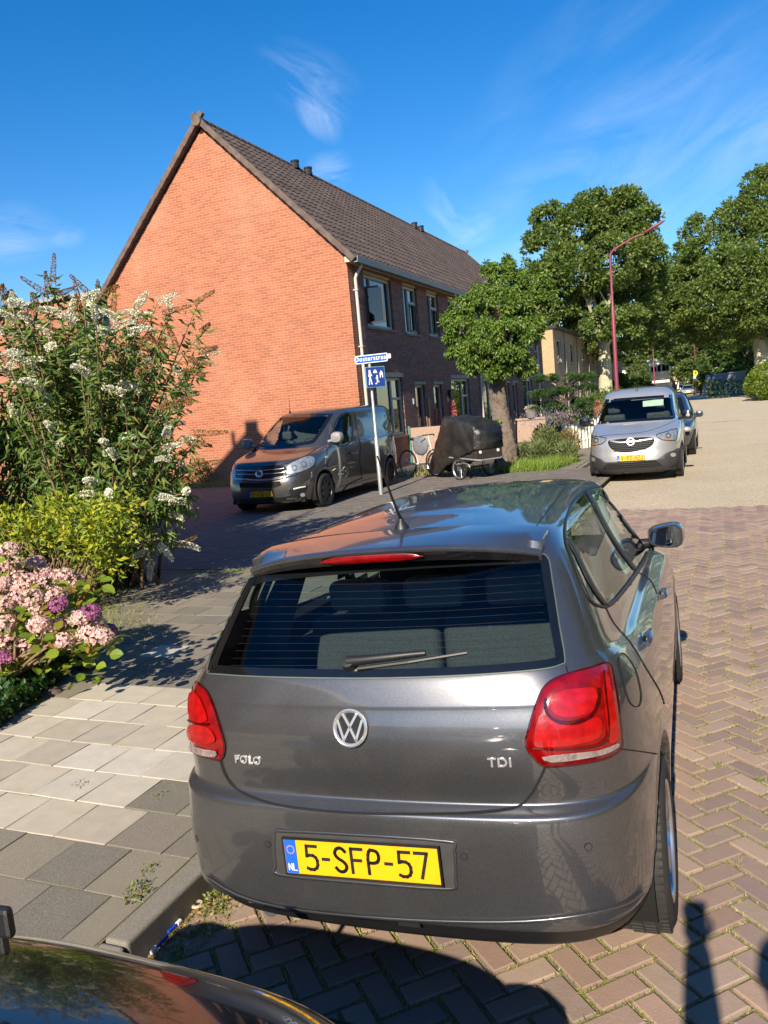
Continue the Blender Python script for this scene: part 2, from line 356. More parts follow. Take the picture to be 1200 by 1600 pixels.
# gutter row along the kerb
n = 90; C = np.stack([np.full(n, KX+.055), -3+np.arange(n)*.205, np.full(n, -.004)], -1); C = C[C[:, 1] < 13.2]
tag(pavers('gutter', C, R(90), .203, .1, .07, m_brickroad, gap=.017), kind='structure')
# --- far carriageway, beige worn asphalt
b = NB('beige_asphalt'); v = b.n('ShaderNodeTexVoronoi'); v.inputs['Scale'].default_value = 34; b.l(b.pos(), v.inputs['Vector'])
n1 = b.noise(30, 5, .8); n2 = b.noise(.5, 5, .6)
c_ = b.ramp(b.math('ADD', b.math('MULTIPLY', n1, .6), b.math('MULTIPLY', v.outputs['Distance'], .8)), [(.3, (.20, .155, .10)), (.5, (.42, .335, .22)), (.75, (.56, .47, .33))])
c_ = b.mix(.5, c_, b.mix(n2, (.55, .55, .55), (1.3, 1.28, 1.25)), 'MULTIPLY')
b.set(Base_Color=c_, Roughness=.9).bump(b.math('ADD', n1, v.outputs['Distance']), .9, .02); m_far = b.m
P_ = MB(); ys = np.array([YB+.02, 20, 30, 45, 60, 75, 100, 130, 170, 260]); xl = np.array([-3.0, -3.05, -3.3, -3.6, -4.2, -5., -7., -9.5, -14, -30]); xr = np.array([14, 12, 9.5, 6.2, 4.3, 2.9, 1.2, -1.2, -5.5, -18.])
P_.grid(np.stack([np.stack([xl, ys, xl*0-.004], -1), np.stack([xr, ys, xl*0-.004], -1)], 1)); tag(P_.build('far_road', m_far, fix=False), kind='structure')
# --- pavement on the left
sheet('pavement_bed', -60, KX-.1, -12, 60, -.02, m_sand)
PZ = .10
sheet('pavement_joints', -24, KX-.105, -2.2, 19.0, PZ-.0055, m_sand)
sheet('house_pavement_joints', -5.3, -3.15, 19.0, 60, PZ-.0075, m_sand)
def tile_zone(x0, x1, y0, y1, s, cut):
    ny = int((y1-y0)/s); C = []
    for r in range(ny):
        xs = np.arange(x1-s/2-(s/2 if r % 2 else 0), x0, -s); C.append(np.stack([xs, np.full(len(xs), y0+(r+.5)*s), np.zeros(len(xs))], -1))
    C = np.concatenate(C); return C[cut(C[:, 0], C[:, 1])]
S3 = .302
BED = [(-4.1, -2.), (-4.12, 2.4), (-4.25, 3.5), (-4.75, 4.9), (-5.6, 5.9), (-6.9, 7.2), (-7.7, 8.1), (-9.2, 8.6), (-16., 8.7)]
def bed_edge(y): return np.interp(y, [q[1] for q in BED[:7]], [q[0] for q in BED[:7]])
C = tile_zone(-9.2, KX-.11, -2.0, 8.2, S3, lambda x, y: x > bed_edge(y)-.1)
MB().add([(x, y, PZ+.012) for x, y in BED]+[(-16., -2., PZ+.012)], [tuple(range(len(BED)+1))]).build('front_garden_soil', m_soil)['kind'] = 'structure'
C[:, 2] = PZ
inner = (C[:, 0] < -2.62-.0*(C[:, 1])) & (C[:, 0] > -4.25+.0*C[:, 1]) & (C[:, 1] > 2.38) & (C[:, 1] < 4.35)
inner &= ~((C[:, 0] > -2.9) & (C[:, 1] > 3.1) & (rng.random(len(C)) < .35)) & ~((C[:, 0] < -4.0) & (rng.random(len(C)) < .5))
inner |= (np.abs(C[:, 0]+4.08) < .17) & (np.abs(C[:, 1]-5.2) < .16)
tag(pavers('pale_pavement', C[inner], 0., S3, S3, .06, m_lighttile, gap=.007, bev=.0025), kind='structure')
tag(pavers('pavement', C[~inner], 0., S3, S3, .06, m_darktile, gap=.007, bev=.0025), kind='structure')
# half tiles that square off the staggered rows at the kerb
rows = np.arange(int(10.2/S3)); rows = rows[rows % 2 == 1]
Ch = np.stack([np.full(len(rows), KX-.11-S3/4), -2+(rows+.5)*S3, np.full(len(rows), PZ)], -1)
tag(pavers('pavement_edge', Ch, 0., S3/2, S3, .06, m_darktile, gap=.007, bev=.0025), kind='structure')
kb = MB()
for k in range(17): kb.bb(KX-.105, KX, -3+k*1.0+.004, -3+(k+1)*1.0-.004, -.06, PZ+.004*((k*7) % 3-1))
tag(kb.build('kerb', m_kerb, bevel=.014, seg=3), kind='structure')
# side street of grey clinkers in stretcher bond
C = tile_zone(-24., KX-.11, 8.2, 19.0, .2, lambda x, y: x > -24)
rows_y = np.arange(8.25, 19.2, .102); CC = []
for r, y in enumerate(rows_y):
    xs = np.arange(KX-.21-(.1 if r % 2 else 0), -24, -.204); CC.append(np.stack([xs, np.full(len(xs), y), np.full(len(xs), PZ-.03)], -1))
C = np.concatenate(CC); C[:, 2] = PZ-.0
tag(pavers('side_street', C, 0., .204, .102, .05, m_greyclink, gap=.007, bev=.003), kind='structure')
C = tile_zone(-8.9, -3.15, 19.3, 60., S3, lambda x, y: x < -3.2); C[:, 2] = PZ-.002
tag(pavers('house_pavement', C[(C[:, 0] > -5.2)], 0., S3, S3, .06, m_darktile, gap=.007, bev=.0025), kind='structure')
sheet('front_gardens', -8.93, -5.1, 19.25, 60, PZ-.03, m_soil)
sheet('house_plinth_soil', -24, -8.7, 18.95, 20.05, PZ-.02, m_soil)
kb = MB()
for k in range(46): kb.bb(-3.13, -3.02, 13.2+k, 14.19+k, -.06, PZ-.002)
tag(kb.build('far_kerb', m_kerb, bevel=.012), kind='structure')
sheet('side_street_edge', -3.16, KX-.1, 8.2, 13.4, PZ-.03, m_kerb)
# right side far pavement
P_ = MB(); P_.grid(np.stack([np.stack([xr[2:], ys[2:], xr[2:]*0+.09], -1), np.stack([xr[2:]+9, ys[2:], xr[2:]*0+.09], -1)], 1)); tag(P_.build('right_pavement', m_darktile, fix=False), kind='structure')
P_ = MB()
for k in range(2, 9):
    a = np.array([xr[k], ys[k]]); c2 = np.array([xr[k+1], ys[k+1]]); d = c2-a; L_ = np.hypot(*d)
    P_.box(((a[0]+c2[0])/2-.05, (a[1]+c2[1])/2, .045), (.14, L_, .1), rz=math.atan2(d[1], d[0])-math.pi/2)
tag(P_.build('right_kerb', m_kerb), kind='structure')
m_white = flat('road_white', (.62, .60, .55), .8)
for k in range(8):
    p = pz(1077+k*6.6, 622.5-k*.35)
    tag(MB().box((p[0], p[1], .006), (.42, 2.6, .004)).build('block_marking', m_white), kind='structure')
p = pz(1135, 658.5); tag(MB().box((p[0], p[1], .0), (1.1, .12, .006), rz=.05).build('road_joint', m_soil), kind='structure')
# ================================================================== BUILDINGS
m_gable = brick_mat('orange_red_brick', 'x', (.44, .15, .075), (.34, .108, .058), (.58, .335, .20), patch=.3, stain=(.58, .35, .22))
m_front = brick_mat('dark_front_brick', 'y', (.30, .125, .085), (.17, .075, .058), (.26, .20, .165), mort=.010, patch=.12, stain=(.24, .13, .09))
m_annexb = brick_mat('annex_brick', 'x', (.42, .16, .09), (.35, .125, .07), (.5, .3, .2))
m_cream_x = brick_mat('buff_brick', 'x', (.52, .37, .20), (.45, .31, .16), (.45, .36, .24), patch=.15, stain=(.5, .4, .25))
m_cream_y = brick_mat('buff_front_brick', 'y', (.42, .29, .17), (.36, .25, .14), (.32, .25, .17), patch=.15, stain=(.4, .3, .2))
m_tile = flat('brown_roof_tile', (.085, .062, .052), .75, var=.3, scale=2.2, bump=.3, bscale=60)
m_verge = flat('verge_tile', (.12, .085, .068), .85, var=.35, scale=5, bump=.5, bscale=40)
m_frame = flat('cream_window_frame', (.50, .46, .36), .5, var=.08)
m_greyframe = flat('grey_lintel', (.24, .23, .21), .6, var=.1)
m_panel = flat('cream_panel', (.55, .50, .34), .6, var=.08)
m_dark = flat('dark_frame', (.015, .015, .017), .4, var=.1)
m_pipe = flat('pale_pipe', (.56, .54, .48), .45, var=.06)
m_gutter = flat('grey_gutter', (.30, .29, .27), .5, var=.15)
m_glass = glass('window_glass', (.16, .20, .21), 1.5)
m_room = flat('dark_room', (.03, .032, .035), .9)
m_curtain = flat('net_curtain', (.42, .40, .36), .9, var=.15, scale=40)
m_sill = flat('stone_sill', (.20, .19, .18), .8)
m_doorm = flat('door_paint', (.055, .045, .04), .35)
m_bronze = flat('door_wood', (.20, .10, .06), .5, var=.2)

HX0, HX1, HY0, HY1 = -16.98, -8.93, 20.04, 45.6; EZ, RX, RZ = 6.02, -12.955, 10.12
house = thing('brick_house', 'orange red brick row house with windowless gable and long brown tiled roof', 'house', (RX, HY0, 0))
def at_house(o): o.location = Vector(o.location)-Vector((RX, HY0, 0)); return o
def hb(mb, name, mat, parent=None, **k):
    o = mb.build(name, mat, parent or house, **k)
    if parent is None: o.location = (-RX, -HY0, 0)
    return o
# gable wall
hb(MB().prism([(HX0, -.05), (HX1, -.05), (HX1, EZ), (RX, RZ-.10), (HX0, EZ)], lambda u, w, t: (u, t, w), HY0, HY0+.25), 'gable_wall', m_gable)
hb(MB().prism([(HX0, -.05), (HX1, -.05), (HX1, EZ), (RX, RZ-.10), (HX0, EZ)], lambda u, w, t: (u, t, w), HY1-.25, HY1), 'far_gable_wall', m_gable)
hb(MB().bb(HX0, HX0+.25, HY0+.25, HY1-.25, -.05, EZ), 'rear_wall', m_front)
# openings of the street front: y0, y1, z0, z1, kind
ops = []
def unit_(y, up=True):
    pass
UP = [(21.08, 23.12, 4.20), (24.12, 25.38, 4.17), (26.38, 27.58, 4.20), (28.72, 30.76, 4.20), (33.0, 35.0, 4.2), (36.2, 37.4, 4.17), (38.4, 39.6, 4.2), (40.8, 42.8, 4.2), (43.4, 44.7, 4.2)]
GR = [(21.30, 23.40, 1.05, 2.80, 'w'), (24.50, 25.44, .12, 2.56, 'd'), (26.34, 27.26, .12, 2.56, 'd'), (28.36, 30.68, .95, 2.76, 'w'), (32.68, 34.6, .95, 2.76, 'w'), (36.5, 37.3, .12, 2.56, 'd'), (38.0, 38.9, .12, 2.56, 'd'), (40.2, 42.35, .95, 2.74, 'w')]
def front_wall(mb, x, y0, y1, z0, z1, openings, th=.25):
    ys = sorted({y0, y1, *[o[0] for o in openings], *[o[1] for o in openings]})
    for a, b in zip(ys[:-1], ys[1:]):
        m = (a+b)/2; cut = sorted([(o[2], o[3]) for o in openings if o[0] < m < o[1]]); z = z0
        for c0, c1 in cut:
            if c0 > z+1e-4: mb.bb(x-th, x, a, b, z, c0)
            z = c1
        if z < z1-1e-4: mb.bb(x-th, x, a, b, z, z1)
TOPZ = 5.74
allop = [(a, b, z, TOPZ) for a, b, z in UP]+[g[:4] for g in GR]
w = MB(); front_wall(w, HX1, HY0+.25, HY1-.25, -.05, EZ, allop)
o = hb(w, 'front_wall', m_front); bmt = bmesh.new(); bmt.from_mesh(o.data); bmesh.ops.remove_doubles(bmt, verts=bmt.verts, dist=1e-4); bmt.to_mesh(o.data); bmt.free()
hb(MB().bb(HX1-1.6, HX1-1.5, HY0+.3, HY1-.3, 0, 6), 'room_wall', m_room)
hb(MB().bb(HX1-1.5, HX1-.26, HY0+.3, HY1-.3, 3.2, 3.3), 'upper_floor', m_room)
def frame(mb, x, y0, y1, z0, z1, t=.075, d=.09):
    mb.bb(x-d, x, y0, y0+t, z0, z1); mb.bb(x-d, x, y1-t, y1, z0, z1); mb.bb(x-d, x, y0+t, y1-t, z1-t, z1); mb.bb(x-d, x, y0+t, y1-t, z0, z0+t)
XF = HX1-.07
def pane(parent, y0, y1, z0, z1, x=XF-.05, name='pane', mat=None):
    o = MB().bb(x-.012, x, y0, y1, z0, z1).build(name, mat or m_glass, parent); return o
def window(y0, y1, z0, z1, style, parent_house=house, X=HX1, lintel=True, frm=None):
    frm = frm or m_frame; xf = X-.07
    mb = MB(); frame(mb, xf, y0+.01, y1-.01, z0+.01, z1-.01)
    if style == 'up_wide': mb.bb(xf-.08, xf, y0+.55, y0+.63, z0+.1, z1-.1); mb.bb(xf-.08, xf, y0+.1, y0+.55, z1-.62, z1-.55)
    if style in ('up', 'up2'): mb.bb(xf-.08, xf, (y0+y1)/2-.10, (y0+y1)/2-.03, z0+.1, z1-.1); mb.bb(xf-.08, xf, (y0+y1)/2-.03, y1-.09, z1-.52, z1-.45)
    if style == 'gw': mb.bb(xf-.08, xf, y1-.85, y1-.76, z0+.1, z1-.1); mb.bb(xf-.08, xf, y1-.76, y1-.09, z1-.68, z1-.60)
    f = hb(mb, 'window', frm)
    o = MB().bb(xf-.062, xf-.05, y0+.08, y1-.08, z0+.08, z1-.08).build('pane', m_glass, f)
    MB().bb(X-.05, X+.05, y0-.06, y1+.06, z0-.06, z0).build('sill', m_sill, f)
    if style.startswith('up'): MB().bb(xf-.12, xf+.04, y0+.01, y1-.01, z1+.001, EZ-.03).build('lintel_panel', m_panel, f) if False else None
    if lintel: MB().bb(X-.04, X+.035, y0-.07, y1+.07, z1+.001, z1+.13).build('lintel', m_greyframe, f)
    cb = MB()
    if style == 'up_wide':
        Y = np.linspace(y0+.1, y0+1.0, 40); cb.grid(np.stack([np.stack([X-.33+.03*np.sin(Y*38), Y, Y*0+z0+.05], -1), np.stack([X-.33+.03*np.sin(Y*38), Y, Y*0+z1-.1], -1)])); cb.build('curtain', m_curtain, f)
        c = MB(); a = R(76); L_ = .52; zz0, zz1 = z0+.08, z1-.36; hy = y0+.10
        def q(s, z): return (xf+.02+math.sin(a)*s, hy+math.cos(a)*s, z)
        for s0, s1, b0, b1 in ((0, .045, zz0, zz1), (L_-.045, L_, zz0, zz1), (.045, L_-.045, zz0, zz0+.045), (.045, L_-.045, zz1-.045, zz1)):
            c.prism([(s0, b0), (s1, b0), (s1, b1), (s0, b1)], lambda u, v, t: (q(u, v)[0]-t*math.cos(a), q(u, v)[1]+t*math.sin(a), v), 0, .04)
        sa = c.build('open_casement', m_dark, f)
        MB().prism([(.04, zz0+.04), (L_-.04, zz0+.04), (L_-.04, zz1-.04), (.04, zz1-.04)], lambda u, v, t: (q(u, v)[0]-t*math.cos(a), q(u, v)[1]+t*math.sin(a), v), .015, .022).build('casement_pane', m_glass, f)
    if style == 'up2' or style == 'up':
        c = MB(); frame(c, xf+.03, (y0+y1)/2-.02, y1-.08, z0+.09, z1-.53, .04, .03); c.build('casement', m_dark, f)
    return f
for i, (a, b, z) in enumerate(UP):
    f = window(a, b, z, TOPZ-.08, 'up_wide' if b-a > 1.6 else 'up', lintel=False)
    f2 = MB().bb(HX1-.12, HX1-.02, a+.01, b-.01, TOPZ-.07, EZ-.02).build('header_panel', m_panel, f)
for a, b, z0, z1, k in GR:
    if k == 'w': window(a, b, z0, z1, 'gw')
    else:
        xf = HX1-.10; fr = MB(); frame(fr, xf+.02, a+.01, b-.01, z0, z1-.01, .07, .1); d = hb(fr, 'door', m_frame)
        MB().bb(xf-.05, xf-.02, a+.08, b-.08, z0+.02, z0+.75).bb(xf-.05, xf-.02, a+.08, a+.2, z0+.75, z1-.09).bb(xf-.05, xf-.02, b-.2, b-.08, z0+.75, z1-.09).build('door_leaf', m_doorm, d)
        MB().bb(xf-.04, xf-.03, a+.2, b-.2, z0+.75, z1-.09).build('pane', m_glass, d)
        MB().bb(HX1-.04, HX1+.035, a-.07, b+.07, z1+.001, z1+.10).build('lintel', m_greyframe, d)
        MB().tube([(xf+.0, b-.14, z0+.95), (xf+.05, b-.14, z0+.95), (xf+.05, b-.14, z0+1.2)], .012, 6).build('handle', m_pipe, d)
# brown timber post, house numbers, wall lamp by the doors
hb(MB().bb(HX1, HX1+.05, 25.55, 25.68, .12, 2.1), 'door_post', m_bronze)
for y in (24.2, 27.75): hb(MB().bb(HX1, HX1+.02, y, y+.12, 1.95, 2.13), 'number_plate', m_pipe)
hb(MB().bb(HX1, HX1+.12, 27.9, 27.96, 2.05, 2.35).lathe([(.0, 0), (.07, .02), (.09, .2), (.03, .26), (0, .27)], (HX1+.15, 27.93, 2.05), n=10), 'wall_lamp', m_dark)
# roof: each slope a sheet of pantiles, rolls along the slope and a step at every course
def pantiles(side):
    ex = HX1+.28 if side > 0 else HX0-.28; sl = (RZ-EZ)/abs(HX1-RX); ez = EZ-.28*sl+.10
    L_ = math.hypot(ex-RX, RZ+.1-ez); nr = int(L_/.335)+1; cols = int((HY1-HY0+.2)/.30); ns = 7
    ys = np.linspace(HY0-.10, HY1+.10, cols*ns+1); ph = (ys-ys[0])/.30 % 1; prof = .032*np.maximum(0, np.sin(np.pi*np.clip((ph-.55)/.45, 0, 1)))+.006*np.cos(2*np.pi*ph)
    dirv = np.array([(RX-ex)/L_, (RZ+.1-ez)/L_]); nrm = np.array([-dirv[1], dirv[0]]) if side < 0 else np.array([dirv[1], -dirv[0]])
    if nrm[1] < 0: nrm = -nrm
    mb = MB()
    for r in range(nr):
        s0, s1 = r*.335, min((r+1)*.335+.05, L_)
        rows = []
        for s_, h in ((s0-.002, .0), (s0, .045), (s1, .012)):
            a = ex+dirv[0]*s_; z = ez+dirv[1]*s_; hh = h+prof*(1 if h > 0 else 0)+rng.normal(size=len(ys))*.0015
            rows.append(np.stack([a+nrm[0]*hh, ys, z+nrm[1]*hh], -1))
        mb.grid(np.stack(rows))
    return mb, ex, ez
for side in (1, -1):
    mb, ex, ez = pantiles(side); rf = hb(mb, 'roof', m_tile, smooth=40); 
    u = MB(); u.prism([(ex, ez-.02), (RX, RZ+.08), (RX, RZ-.02), (ex, ez-.12)], lambda u_, w_, t: (u_, t, w_), HY0-.08, HY1+.08).build('roof_boarding', m_tile, rf)
    L_ = math.hypot(ex-RX, RZ+.1-ez); n = int(L_/.335)
    for gy in (HY0-.13, HY1+.13):
        v = MB()
        for k in range(n+1):
            s = (k+.5)*.335; a = ex+(RX-ex)*s/L_; z = ez+(RZ+.1-ez)*s/L_
            v.box((a, gy, z+.0), (.36, .13, .15), ry=(-1 if side < 0 else 1)*math.atan2(RZ+.1-ez, abs(ex-RX))+(.05 if side > 0 else -.05)+rng.normal()*.008)
        v.build('verge_tile', m_verge, rf, bevel=.012)
rd = MB()
for k in range(int((HY1-HY0+.3)/.4)):
    rd.lathe([(.10, 0), (.115, .02), (.105, .41)], (RX, HY0-.14+k*.4, RZ+.08), axis='y', n=14)
hb(rd, 'ridge_tile', m_verge)
hb(MB().lathe([(0, -.10), (.14, -.10), (.15, 0.05), (0, .05)], (RX, HY0-.14, RZ+.06), axis='y', n=16), 'ridge_end', m_verge)
for y in (25.3, 26.25, 37.0, 37.9):
    hb(MB().lathe([(.15, 0), (.13, .20), (.15, .21), (.15, .26), (0, .28)], (RX+.12, y, RZ+.02), n=10), 'roof_vent', m_dark)
g = MB(); gx = HX1+.33; g.prism([(gx-.14, EZ-.26), (gx-.14, EZ-.12), (gx-.125, EZ-.12), (gx-.125, EZ-.24), (gx+.02, EZ-.24), (gx+.04, EZ-.10), (gx+.055, EZ-.10), (gx+.035, EZ-.26)], lambda u, v, t: (u, t, v), HY0-.12, HY1+.1)
hb(g, 'gutter', m_gutter)
hb(MB().bb(HX1-.02, gx-.1, HY0-.08, HY1, EZ-.22, EZ-.08), 'soffit', m_panel)
def downpipe(y, zb, parent=house):
    p = MB().tube([(gx-.07, y, EZ-.25), (gx-.09, y, EZ-.34), (HX1+.12, y, EZ-.50), (HX1+.07, y, EZ-.60), (HX1+.07, y, zb)], .045, 12)
    o = hb(p, 'downpipe', m_pipe, smooth=60)
    c = MB()
    for z in (5.1, 3.6, 2.0, .7): c.bb(HX1, HX1+.13, y-.06, y+.06, z, z+.03)
    c.build('bracket', m_pipe, o)
downpipe(20.36, .1); downpipe(32.2, .1); downpipe(43.95, .1)
# flat-roofed annex left of the gable
annex = thing('flat_roof_annex', 'low brick building with cream fascia panel and flat roof left of the big gable', 'building', (-22, 21, 0))
def ab(mb, n, m, **k): o = mb.build(n, m, annex, **k); o.location = (22, -21, 0); return o
ab(MB().bb(-30, -18.75, 21, 21.25, 0, 6.25).bb(-18.75, HX0+.1, 21, 21.25, 0, 5.2), 'wall', m_annexb)
ab(MB().bb(-18.73, HX0+.1, 21.03, 21.2, 5.95, 6.32), 'fascia_panel', m_panel)
wf = ab(MB().bb(-18.73, -18.65, 21.03, 21.2, 5.22, 5.95).bb(-18.65, HX0+.1, 21.03, 21.2, 5.22, 5.30).bb(-18.65, HX0+.1, 21.03, 21.2, 5.87, 5.95), 'window', m_frame)
MB().bb(-18.65, HX0+.1, 21.1, 21.12, 5.3, 5.87).build('pane', m_glass, wf)
ab(MB().bb(-18.74, HX0+.1, 20.95, 21.2, 5.12, 5.2), 'sill', m_sill)
ab(MB().bb(-30.1, HX0-.05, 20.9, 30, 6.34, 6.44), 'roof', m_gutter)
ab(MB().bb(-30, HX0-.02, 21.3, 29.9, 0, 5.1), 'core_wall', m_annexb)

# buff brick terrace beyond
t2 = thing('buff_terrace', 'row of buff brick houses with flat roof line beyond the red brick row', 'house', (-9.5, 52, 0))
TX, TY0, TY1, TZ = -9.45, 52., 92., 5.95
def tb(mb, n, m, parent=None, **k):
    o = mb.build(n, m, parent or t2, **k)
    if parent is None: o.location = (9.5, -52, 0)
    return o
tb(MB().bb(-18, TX, TY0, TY0+.25, 0, TZ), 'gable_wall', m_cream_x)
ow = []; y = TY0+1.2
while y < TY1-3: ow += [(y, y+1.5, 3.9, 5.35), (y+2.6, y+3.5, 3.9, 5.35), (y, y+2., .9, 2.5), (y+2.7, y+3.6, .1, 2.4)]; y += 5.3
w = MB(); front_wall(w, TX, TY0+.25, TY1, 0, TZ, ow); tb(w, 'front_wall', m_cream_y)
for a, b_, z0, z1 in ow:
    mb = MB(); frame(mb, TX-.05, a, b_, z0, z1, .09, .08); f = tb(mb, 'window', m_frame)
    MB().bb(TX-.10, TX-.09, a+.08, b_-.08, z0+.08, z1-.08).build('pane', m_glass, f); MB().bb(TX-.04, TX+.06, a-.05, b_+.05, z0-.07, z0-.001).build('sill', m_sill, f)
tb(MB().bb(TX-2, TX-1.9, TY0+.3, TY1, 0, 5.8), 'room_wall', m_room)
tb(MB().bb(-18.2, TX+.25, TY0-.1, TY1+.1, TZ+.002, TZ+.2), 'roof', m_dark)
y = TY0+3.9
while y < TY1: tb(MB().tube([(TX+.08, y, 0), (TX+.08, y, TZ)], .05, 6), 'downpipe', m_gutter); y += 5.3

# white flats closing the street
m_wht = flat('white_render', (.68, .64, .56), .7, var=.06); m_crm = flat('cream_render', (.62, .54, .36), .7, var=.06)
def P2(px, py, Y): p = py_(px, py, Y); return p[0], p[2]
FY = 150.
fl = thing('white_flats', 'white rendered block of flats with grey windows at the end of the street', 'building', (-8, FY, 0))
def fb(mb, n, m, parent=None, **k):
    o = mb.build(n, m, parent or fl, **k)
    if parent is None: o.location = (8, -FY, 0)
    return o
xa, zt = P2(1013, 566, FY); xb, zt2 = P2(1046, 562, FY)
fb(MB().bb(xa, xb, FY, FY+10, 0, zt), 'wall', m_wht)
fb(MB().bb(xa-.2, xb+.2, FY-.4, FY+10, zt+.001, zt+.35), 'roof', m_gutter)
s_ = (xb-xa)
for k, (u0, u1, v0, v1) in enumerate([(.12, .36, .70, .90), (.42, .58, .70, .90), (.64, .95, .70, .90), (.10, .55, .10, .24), (.62, .95, .10, .24)]):
    f = fb(MB().bb(xa+u0*s_-.1, xa+u1*s_+.1, FY-.06, FY-.002, zt*v0-.1, zt*v1+.1), 'window', m_frame); MB().bb(xa+u0*s_, xa+u1*s_, FY-.12, FY-.065, zt*v0, zt*v1).build('pane', m_glass, f)
fb(MB().bb(xa+.06*s_, xb-.02*s_, FY-.12, FY-.002, zt*.46, zt*.64), 'cream_panel', m_crm)
fb(MB().bb(xa, xb, FY-1.2, FY-.002, zt*.36, zt*.385).bb(xa, xb, FY-1.2, FY-1.14, zt*.385, zt*.44).bb(xa, xa+.1, FY-1.14, FY-.002, zt*.385, zt*.44).bb(xb-.1, xb, FY-1.14, FY-.002, zt*.385, zt*.44), 'balcony', m_wht)
fb(MB().bb(xa+.1, xb-.1, FY-.05, FY-.001, zt*.385, zt*.455), 'balcony_door', m_room)
xc, zc = P2(1060, 587, FY-8)
low = thing('orange_shopfront', 'low building with an orange fascia beside the white flats', 'building', (xb+.4, FY-8, 0))
for mb, n, m in ((MB().bb(xb+.3, xc, FY-8, FY-2, 0, zc*.72), 'wall', m_wht), (MB().bb(xb+.3, xc, FY-8.3, FY-2, zc*.722, zc), 'fascia', flat('orange_fascia', (.60, .34, .14), .6)), (MB().bb(xb+.6, xc-.3, FY-8.1, FY-8.002, .5, zc*.55), 'window', m_dark)):
    o = mb.build(n, m, low); o.location = (-(xb+.4), -(FY-8), 0)
l2 = thing('white_row_houses', 'low white row with dark flat roof half hidden by trees, far off', 'house', (-22, 145, 0))
xa2, z2 = P2(966, 577, 145); xb2, _ = P2(985, 572, 145)
for mb, n, m in ((MB().bb(xa2-6, xb2+2, 145, 152, 0, z2-.1), 'wall', m_wht), (MB().bb(xa2-6.2, xb2+2.2, 144.7, 152, z2-.098, z2+.3), 'roof', m_dark), (MB().bb(xa2-1, xa2+.6, 144.9, 144.998, z2-1.8, z2-.5).bb(xa2+1.3, xa2+2.3, 144.9, 144.998, z2-1.8, z2-.5), 'window', m_glass)):
    o = mb.build(n, m, l2); o.location = (22, -145, 0)

# the house whose gable and chimney throw the shadow on the big gable (left of the camera)
m_gab2 = brick_mat('neighbour_brick', 'x', (.40, .15, .085), (.34, .12, .07), (.5, .3, .2))
m_gab2y = brick_mat('neighbour_front_brick', 'y', (.40, .15, .085), (.34, .12, .07), (.5, .3, .2))
nb = thing('neighbour_house', 'brick house with a steep tiled roof and chimney standing left of the pavement', 'house', (-12.5, 5, 0))
def nbb(mb, n, m, **k): o = mb.build(n, m, nb, **k); o.location = (12.5, -5, 0); return o
NX0, NX1, NY0, NY1, NE, NRX, NR = -17.0, -7.55, -14., 6.6, 6.1, -11.74, 10.35
nbb(MB().prism([(NX0, 0), (NX1, 0), (NX1, NE), (NRX, NR), (NX0, NE)], lambda u, w, t: (u, t, w), NY1-.25, NY1), 'gable_wall', m_gab2)
nbb(MB().prism([(NX0, 0), (NX1, 0), (NX1, NE), (NRX, NR), (NX0, NE)], lambda u, w, t: (u, t, w), NY0, NY0+.25), 'far_gable_wall', m_gab2)
nbb(MB().bb(NX1-.25, NX1, NY0+.25, NY1-.25, 0, NE).bb(NX0, NX0+.25, NY0+.25, NY1-.25, 0, NE), 'wall', m_gab2y)
for s in (1, -1):
    e = NX1+.2 if s > 0 else NX0-.2
    nbb(MB().prism([(e, NE-.15), (e, NE+.05), (NRX, NR+.22), (NRX, NR+.02)], lambda u, w, t: (u, t, w), NY0-.1, NY1+.1), 'roof', m_tile)
nbb(MB().bb(NRX-.22, NRX+.2, NY1-.9, NY1-.3, NR-.6, NR+.60), 'chimney', m_gab2)
nbb(MB().bb(-12.46, -12.34, NY1-.6, NY1-.45, NR-1.6, 10.78), 'vent_pipe', m_gutter)
wf = MB()
for y in (-1.5, 3.2, -6): 
    for z in (1., 3.6): wf.bb(NX1+.002, NX1+.05, y, y+1.8, z, z+1.4)
nbb(wf, 'window', m_frame)
wp = MB()
for y in (-1.5, 3.2, -6):
    for z in (1., 3.6): wp.bb(NX1+.055, NX1+.07, y+.1, y+1.7, z+.1, z+1.3)
nbb(wp, 'pane', m_glass)
# ================================================================== VEHICLE TOOLS
m_tyre = flat('tyre_rubber', (.022, .021, .02), .75, var=.25, scale=30, bump=.3)
m_rim = flat('alloy', (.62, .62, .62), .28, metal=.9, var=.06)
m_black = flat('black_trim', (.014, .014, .015), .45, var=.15)
m_gap = flat('shut_line', (.004, .004, .004), .9)
m_chrome = flat('chrome', (.78, .78, .78), .22, metal=.75, var=.03)
m_gloss = flat('gloss_black', (.008, .008, .009), .08, coat=1.)
m_yellow = NB('plate_yellow'); m_yellow.set(Base_Color=m_yellow.mix(m_yellow.math('MULTIPLY', m_yellow.noise(40, 5), .25), (.80, .43, .008), (.55, .28, .02)), Roughness=.35); m_yellow = m_yellow.m
m_blue = flat('plate_blue', (.015, .11, .55), .4, var=.05)
m_ink = flat('plate_ink', (.018, .018, .02), .45)
m_plwhite = flat('plate_white', (.75, .75, .72), .5, var=.03)
m_headl = flat('lamp_reflector', (.60, .60, .60), .35, metal=.6, var=.35, scale=25)
m_clear = glass('clear_lens', (.85, .88, .9), .8)
m_inner = flat('cabin_dark', (.05, .052, .056), .85, var=.3, scale=20)
m_seat = flat('seat_cloth', (.040, .044, .047), .9, var=.35, scale=160, bump=.3, bscale=300)
m_vglass = glass('car_glass', (.70, .80, .78), .8)
m_frit = flat('glass_border', (.006, .007, .008), .12, coat=.6)

